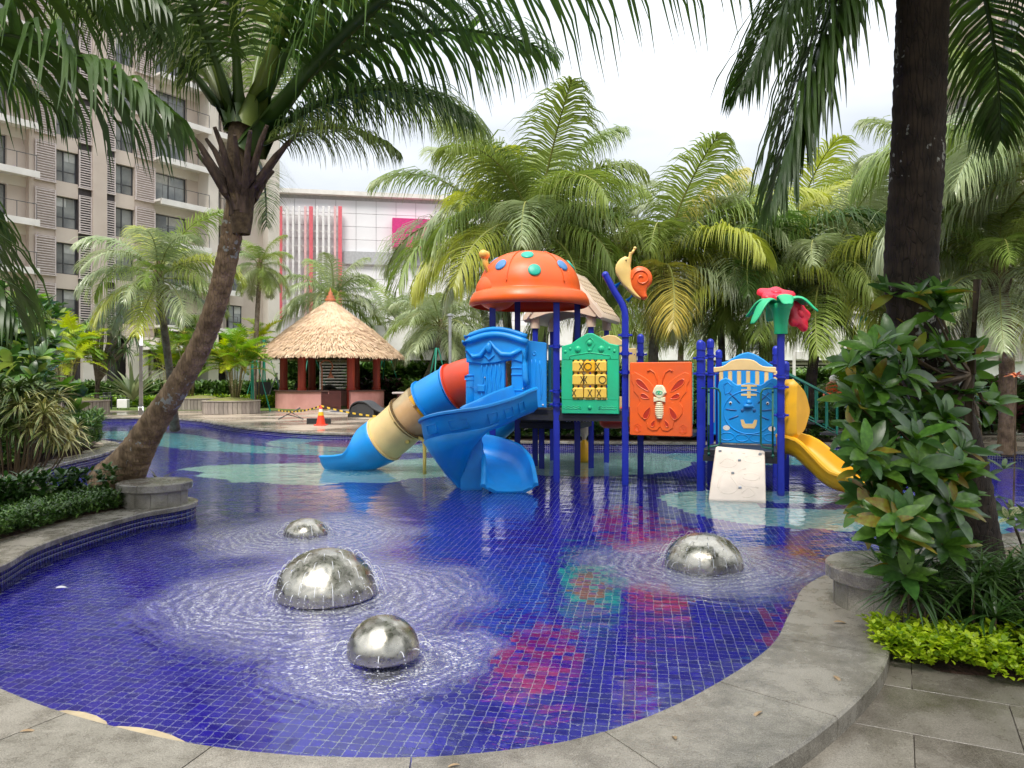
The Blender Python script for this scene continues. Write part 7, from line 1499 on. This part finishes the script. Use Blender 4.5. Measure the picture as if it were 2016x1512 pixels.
# ---- strap-leaved plants
def strapT(w=.06, curl=.9, nseg=4): return leafT(w, nseg, curl, .25, lambda t_: max(.03, (1 - t_) ** .5 * (.55 + .45 * min(1, t_ * 4))))
def rosettes(par, centers, nleaf, L_, T_, mats, seed, name='leaf', cap=300, el=(5, 80), smooth=True, tilt=None):
    r = np.random.default_rng(seed); k = len(centers) * nleaf; c = np.repeat(np.array([tuple(q) for q in centers]), nleaf, 0); a = r.uniform(0, 6.28, k); e = np.radians(r.uniform(*el, k)); d = np.stack([np.cos(a) * np.cos(e), np.sin(a) * np.cos(e), np.sin(e)], 1); up = np.stack([-np.cos(a) * np.sin(e), -np.sin(a) * np.sin(e), np.cos(e)], 1) + r.normal(0, .12, (k, 3))
    if tilt is not None: d += np.repeat(np.array(tilt), nleaf, 0) * .4
    X = xforms(c, d, up, L_ * r.uniform(.65, 1.12, k)); ch = (r.random(k) * len(mats)).astype(int); order_ = np.argsort(c[:, 1]); mes = [mesh(name, T_[0], T_[1], mm, smooth) for mm in mats]
    for i in order_[:cap]: ob = bpy.data.objects.new(name, mes[ch[i]]); link(ob, par); ob.matrix_local = Matrix(X[i].tolist())
    rest = order_[cap:]
    if len(rest): V, Fo = inst_join(T_, X[rest]); obj(name, mesh(name, V, Fo, mats, smooth, np.repeat(ch[rest], len(T_[1]))), par, kind='stuff')
def varieg():
    m = bpy.data.materials.new('variegated_leaf'); m.use_nodes = True; t = m.node_tree; p = t.nodes['Principled BSDF']; LK = t.links.new; p.inputs['Roughness'].default_value = .4
    c = N(t, 'ShaderNodeTexCoord'); sx = N(t, 'ShaderNodeSeparateXYZ'); LK(c.outputs['Generated'], sx.inputs[0]); a = N(t, 'ShaderNodeMath', operation='SUBTRACT'); a.inputs[1].default_value = .5; LK(sx.outputs[0], a.inputs[0]); b = N(t, 'ShaderNodeMath', operation='ABSOLUTE'); LK(a.outputs[0], b.inputs[0]); mr = N(t, 'ShaderNodeMapRange'); mr.inputs[1].default_value = .16; mr.inputs[2].default_value = .22; LK(b.outputs[0], mr.inputs[0])
    mx_ = N(t, 'ShaderNodeMix', data_type='RGBA'); mx_.inputs[6].default_value = (.12, .19, .035, 1); mx_.inputs[7].default_value = (.62, .58, .22, 1); LK(mr.outputs[0], mx_.inputs[0]); LK(mx_.outputs[2], p.inputs[0]); return m
VAR = varieg()
o = thing('variegated_dracaena', 'cream-striped dracaena shrub with bare canes in the left bed', 'shrub', (-7.4, 11.3, .25)); r_ = random.Random(8); cs = []
for (px, py, Y, sx, sy, k) in ((20, 800, 11.2, 40, 40, 13), (60, 830, 11.0, 35, 35, 9), (90, 800, 11.6, 25, 30, 8), (110, 850, 11.4, 20, 25, 4), (140, 855, 11.8, 15, 15, 3), (40, 760, 11.6, 20, 15, 4), (-30, 830, 11, 30, 40, 5)):
    for _ in range(k): cs.append(P(px + r_.uniform(-sx, sx), py + r_.uniform(-sy, sy), Y + r_.uniform(-.2, .2)) - o.location)
rosettes(o, cs, 34, .33, strapT(.15, .8), [VAR], 4, cap=300, el=(-15, 80))
m = MB()
for q in cs[::2]: b = Vector((q.x * .35, q.y * .5, -.1)); m.tube([b, b.lerp(q, .5) + Vector((q.x * .1, 0, 0)), q], [.018, .014, .01], 6, cap=False)
m.obj('cane', pm('cane_brown', (.20, .14, .07), rough=.8), o, smooth=True)
PD = leafmat('pandanus_leaf', (.10, .17, .045), (.05, .10, .025), .4, .15)
a = PG_(185, 38); o = thing('pandanus_tree', 'pandanus tree with drooping strap leaves before the block wall', 'tree', a); cs = []; m = MB()
for (px, py) in ((205, 620), (235, 660), (190, 650), (250, 690), (215, 700), (170, 640), (262, 660), (225, 640)):
    q = P(px, py, 38) - a; cs.append(q); m.tube([(.1, 0, 0), (.2, 0, 1.6), Vector((.3, 0, 2.0)).lerp(q, .5), q], [.16, .12, .09, .05], 8, cap=False)
m.obj('trunk', TRG, o, smooth=True); rosettes(o, cs, 46, .95, strapT(.075, .8), [PD], 5, cap=120, el=(-30, 85))
a = PG_(262, 39); o = thing('travellers_palm', 'fan-shaped palm with grey leaves beside the lamp post', 'palm', a); rosettes(o, [Vector((0, 0, .6))], 26, 2.4, strapT(.12, .35), [LF_SILV], 6, cap=26, el=(35, 85))
a = Vector((-6.35, 8.9, .3)); o = thing('spider_plant', 'grassy strap-leaved plant in the left bed near the edge of view', 'plant', a); rosettes(o, [Vector((r_.uniform(-.5, .5), r_.uniform(-.5, .5), r_.uniform(0, .15))) for _ in range(9)], 22, .42, strapT(.06, .7), [leafmat('strap_green', (.13, .22, .05), (.06, .13, .025))], 7, cap=100)
# strap plants of the right bed
SG = leafmat('strap_dark', (.075, .15, .028), (.035, .085, .016), .32, .15)
for k, (cx_, cy_, rx, ry, nn_, lab) in enumerate(((2.75, 4.95, .32, .25, 9, 'strap-leaved clump against the stone bench, right bed'), (3.25, 4.75, .35, .3, 11, 'dense strap-leaved clump in the middle of the right bed'), (3.75, 4.85, .35, .3, 10, 'strap-leaved clump at the right edge of the right bed'), (3.5, 5.4, .5, .3, 11, 'taller strap-leaved clump behind, at the palm foot'), (2.95, 5.3, .3, .25, 6, 'strap-leaved clump under the glossy shrub'))):
    nn_ *= 2; o = thing('strap_leaf_plant', lab, 'plant', (cx_, cy_, .18), 0, 'dark strap-leaved plants in the right bed'); rr2 = random.Random(50 + k); cs = [Vector((rr2.uniform(-rx, rx), rr2.uniform(-ry, ry), rr2.uniform(.04, .36))) for _ in range(nn_)]
    rosettes(o, cs, 26, .32, strapT(.085, .6), [SG], 60 + k, cap=120, el=(-5, 75)); m = MB()
    for q in cs: m.tube([(q.x, q.y, -.1), q], .008, 5, cap=False)
    m.obj('stem', BARK, o)
# ---- ground cover (uncountable leaves)
def cover(name, label, pts_, nl, L_, w, mats, seed, h=(.02, .2), el=(0, 75), curl=.3, cat='ground cover'):
    r = np.random.default_rng(seed); k = len(pts_); ctr = np.c_[pts_[:, :2], pts_[:, 2] + r.uniform(*h, k)]; c = np.repeat(ctr, nl, 0); kk = len(c); a = r.uniform(0, 6.28, kk); e = np.radians(r.uniform(*el, kk)); d = np.stack([np.cos(a) * np.cos(e), np.sin(a) * np.cos(e), np.sin(e)], 1); up = np.stack([-np.cos(a) * np.sin(e), -np.sin(a) * np.sin(e), np.cos(e)], 1) + r.normal(0, .2, (kk, 3))
    c = c + d * L_ * .1 + r.normal(0, .012, (kk, 3)) * [1, 1, 1.2]; X = xforms(c, d, up, L_ * r.uniform(.6, 1.15, kk)); T_ = leafT(w, 3, curl, .25, lambda t_: (.22, .95, .85, .06)[int(round(t_ * 3))]); V, Fo = inst_join(T_, X); ch = (r.random(kk) * len(mats)).astype(int)
    return obj(name, mesh(name, V, Fo, mats, True, np.repeat(ch, len(T_[1]))), label=label, cat=cat, kind='stuff')
def scatter(poly, k, seed, z=.25):
    r = np.random.default_rng(seed); poly = np.array(poly); lo, hi = poly.min(0), poly.max(0); q = r.uniform(lo, hi, (k * 4, 2)); q = q[inside(q, poly)][:k]; return np.c_[q, np.full(len(q), z)]
YG1 = leafmat('lime_leaf', (.50, .62, .03), (.34, .48, .02), .38, .3, 0, 8); YG2 = leafmat('lime_leaf_deep', (.26, .40, .02), (.15, .27, .015), .38, .3, 0, 8)  # second lime is a deeper leaf tone, mixed in at random
RBf = [(2.28, 4.95), (2.22, 4.60), (2.35, 4.43), (3.0, 4.16), (4.0, 3.76), (5.5, 3.2), (6, 3.9), (4.2, 4.55), (3.3, 4.62), (2.7, 4.78)]
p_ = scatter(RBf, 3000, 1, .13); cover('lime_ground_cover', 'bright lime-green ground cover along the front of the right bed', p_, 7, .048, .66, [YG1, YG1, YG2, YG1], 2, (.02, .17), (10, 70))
DG1 = leafmat('cover_green', (.09, .19, .03), (.04, .10, .018), .3, .15, 0, 8); DG2 = leafmat('cover_dark', (.05, .11, .02), (.025, .06, .012), .3, .15, 0, 8); DG3 = leafmat('cover_pale', (.17, .28, .06), (.09, .17, .035), .3, .15, 0, 8)
def band(i0, i1, d0, d1):
    a = arc(i0, i1, 1) if len(arc(i0, i1, 1)) < n / 2 else arc(i0, i1, -1); a = a[::4]; return [tuple(SH[k] + OUTN[k] * (wid[k] + d0)) for k in a] + [tuple(SH[k] + OUTN[k] * (wid[k] + d1)) for k in a[::-1]]
p_ = scatter(band(idx_near(-4.47, 6.3), idx_near(-4.5, 9.5), -.02, 1.0), 5200, 3, .2); cover('ground_cover', 'small glossy green ground cover behind the left coping', p_, 6, .06, .36, [DG1, DG2, DG1, DG3], 4, (.02, .22), (5, 70))
p_ = scatter(band(idx_near(-4.47, 6.3), idx_near(-5.3, 10.85), .6, 3.4), 5200, 5, .24); cover('undergrowth', 'broad-leaved dark undergrowth around the foot of the leaning palm', p_, 6, .12, .45, [DG2, DG2, DG1, BL1], 6, (.05, .42), (5, 75))
p_ = scatter(band(idx_near(-8.2, 13.2), idx_near(-10.0, 19.5), .0, 4.5), 6500, 7, .26); cover('ground_cover', 'pale green leafy ground cover on the second spit at left', p_, 7, .20, .24, [DG3, DG1, DG3, DG2], 8, (.05, .75), (10, 80))
p_ = scatter(band(idx_near(-11, 20.6), idx_near(-20, 24), .1, 6), 2500, 9, .26); cover('ground_cover', 'green ground cover further back on the left bank', p_, 6, .25, .3, [DG3, DG1, DG2], 10, (.05, .7), (10, 80))
# hedge behind the playground
p_ = scatter([(-1.2, 20.9), (1.2, 20.7), (4.5, 20.4), (8.5, 20.0), (9, 22.4), (4, 22.8), (-1, 23)], 5200, 11, .22); cover('hedge', 'leafy green hedge along the far pool edge behind the playground', p_, 7, .17, .38, [DG1, DG2, DG3, DG1], 12, (.05, .85), (5, 75), cat='hedge')
sheet('bed_soil', [(-1.4, 20.75), (1.2, 20.55), (4.5, 20.25), (8.6, 19.95), (9.2, 23), (-1.2, 23.6)], .196, SOIL, kind='structure')
# beds along the buildings
DR = leafmat('bed_mixed', (.13, .22, .05), (.06, .12, .03), .5, .2, 0, 3); PR2 = leafmat('bed_purple', (.16, .05, .06), (.08, .04, .04), .5, .2, 0, 3)
def bed(px0, px1, Y, h, label, mats, seed, L_=.45, k=2200, depth=3, nm='shrub_bed'):
    a, b = PG_(px0, Y), PG_(px1, Y); p_ = scatter([(a.x, Y), (b.x, Y), (b.x, Y + depth), (a.x, Y + depth)], k, seed, GZ); cover(nm, label, p_, 6, L_, .4, mats, seed + 1, (.05, h), (5, 80), cat='plants')
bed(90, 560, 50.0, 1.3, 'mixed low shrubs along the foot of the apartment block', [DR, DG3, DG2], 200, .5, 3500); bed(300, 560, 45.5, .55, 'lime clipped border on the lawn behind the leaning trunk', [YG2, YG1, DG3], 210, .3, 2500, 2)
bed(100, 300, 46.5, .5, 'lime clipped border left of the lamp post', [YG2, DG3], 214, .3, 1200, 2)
bed(690, 960, 51, 2.4, 'dark green shrubs along the louvred hall right of the pavilion', [DG2, DR, DG1], 220, .7, 4200, 3); bed(700, 800, 49, 1.4, 'purple-leaved shrubs right of the pavilion', [PR2, DG2], 230, .5, 900, 2); bed(800, 900, 47, 1.2, 'broad-leaved green shrubs at the foot of the slanting palms', [DG3, DG1], 240, .7, 900, 2)
bed(560, 700, 56, 3.0, 'shrubs seen through the columns of the pavilion', [DG2, DR], 250, .6, 2600, 3); bed(960, 1240, 45, 2.4, 'dark shrubs beyond the playground, centre', [DG2, DR], 260, .6, 2600, 3)
bed(1380, 1700, 44, 2.0, 'shrubs in front of the white building, right of the posts', [DG3, DR, DG2], 270, .6, 2800, 3); bed(1600, 2000, 25.5, .7, 'low shrubs on the lawn behind the glossy shrub', [DG3, DG2, DR], 280, .35, 2200, 2.5); bed(1820, 2060, 22.5, 1.5, 'shrubs at the feet of the right-hand palms', [DG2, DG1, PR2], 290, .4, 1800, 2)
# small individual plants
o = thing('red_leaf_plant', 'small reddish rosette plant between the trunk and the left bench', 'plant', (-4.95, 10.35, .25)); rosettes(o, [Vector((0, 0, .05)), Vector((.1, .1, .12))], 14, .28, strapT(.16, .6), [leafmat('red_leaf', (.14, .07, .05), (.08, .08, .03), .4, .15)], 77, cap=40, el=(5, 80))
o = thing('slender_sapling', 'thin-stemmed sapling in front of the water at the right edge', 'plant', (4.35, 6.9, .2)); m = MB(); m.tube([(0, 0, 0), (-.05, 0, .6), (-.12, 0, 1.25), (-.2, .02, 1.55)], [.014, .012, .01, .006], 6); m.obj('stem', BARK, o, smooth=True); cs_ = [(-.05, -.05, .55), (-.1, 0, .95), (-.12, -.05, 1.2), (-.2, 0, 1.5), (-.35, 0, .7), (.1, 0, .8)]; whorl_objs(o, cs_, [(0, -.3, 1)] * len(cs_), 6, .20, .3, [BL1, BL2], 78, (50, 95), cap=40)
shrub('cream and green variegated bush at the right edge of the right bed', [Vector((4.6, 6.55, .75)), Vector((4.9, 6.5, .6)), Vector((4.5, 6.4, .45))], 12, .16, .45, [pm('cream_varieg', (.60, .58, .28), rough=.4, col2=(.12, .22, .05), scale=14, lo=.42, hi=.55), BL2], 79, cap=80, jitter=(.25, .2, .22))
o = thing('red_flower_spray', 'small spray of red flowers beside the far-left planter', 'flower', PG_(112, 30)); whorl_objs(o, [(0, 0, .8), (.5, 0, .7), (.3, 0, .95)], [(0, 0, 1)] * 3, 8, .22, .3, [pm('petal_red', (.8, .10, .04), rough=.5)], 81, (40, 90), cap=30); m = MB(); m.tube([(0, 0, 0), (0, 0, .8)], .02, 5); m.tube([(.3, 0, 0), (.3, 0, .95)], .02, 5); m.obj('stem', BARK, o)
# ---- a person in dark clothes behind the counter, seen between the columns
o = thing('person', 'person in dark clothes standing behind the counter inside the thatched pavilion', 'person', (P(588, 790, 47.6).x, 47.6, GZ))
J = [(0, 0, .95), (0, 0, 1.18), (0, -.01, 1.40), (0, -.01, 1.50), (0, -.03, 1.66), (.19, 0, 1.40), (.24, -.05, 1.14), (.18, -.25, 1.06), (-.19, 0, 1.40), (-.24, -.05, 1.14), (-.16, -.25, 1.06), (.10, 0, .88), (.11, -.01, .48), (.11, .02, .06), (.12, -.12, .03), (-.10, 0, .88), (-.11, -.01, .48), (-.11, .02, .06), (-.12, -.12, .03)]
E_ = [(0, 1), (1, 2), (2, 3), (3, 4), (2, 5), (5, 6), (6, 7), (2, 8), (8, 9), (9, 10), (0, 11), (11, 12), (12, 13), (13, 14), (0, 15), (15, 16), (16, 17), (17, 18)]
rad = [.15, .14, .15, .06, .10, .065, .05, .035, .065, .05, .035, .10, .07, .045, .04, .10, .07, .045, .04]
me = bpy.data.meshes.new('body'); me.from_pydata(J, E_, []); bo = obj('body', me, o); sk = bo.modifiers.new('skin', 'SKIN')
for i, v in enumerate(me.skin_vertices[0].data): v.radius = (rad[i], rad[i] * (.75 if i < 3 else 1)); v.use_root = (i == 0)
sb = bo.modifiers.new('sub', 'SUBSURF'); sb.levels = 1; sb.render_levels = 1; me.materials.append(pm('dark_clothes', (.03, .03, .035), rough=.8))
m = MB(); m.ball((0, -.04, 1.65), (.085, .10, .12), 14); m.ball((0, -.14, 1.64), (.015, .02, .02), 6); m.obj('face', pm('skin_tone', (.42, .24, .16), rough=.6), o, smooth=True); m = MB(); m.ball((0, -.015, 1.70), (.098, .108, .10), 12); m.obj('hair', BLACK, o, smooth=True)
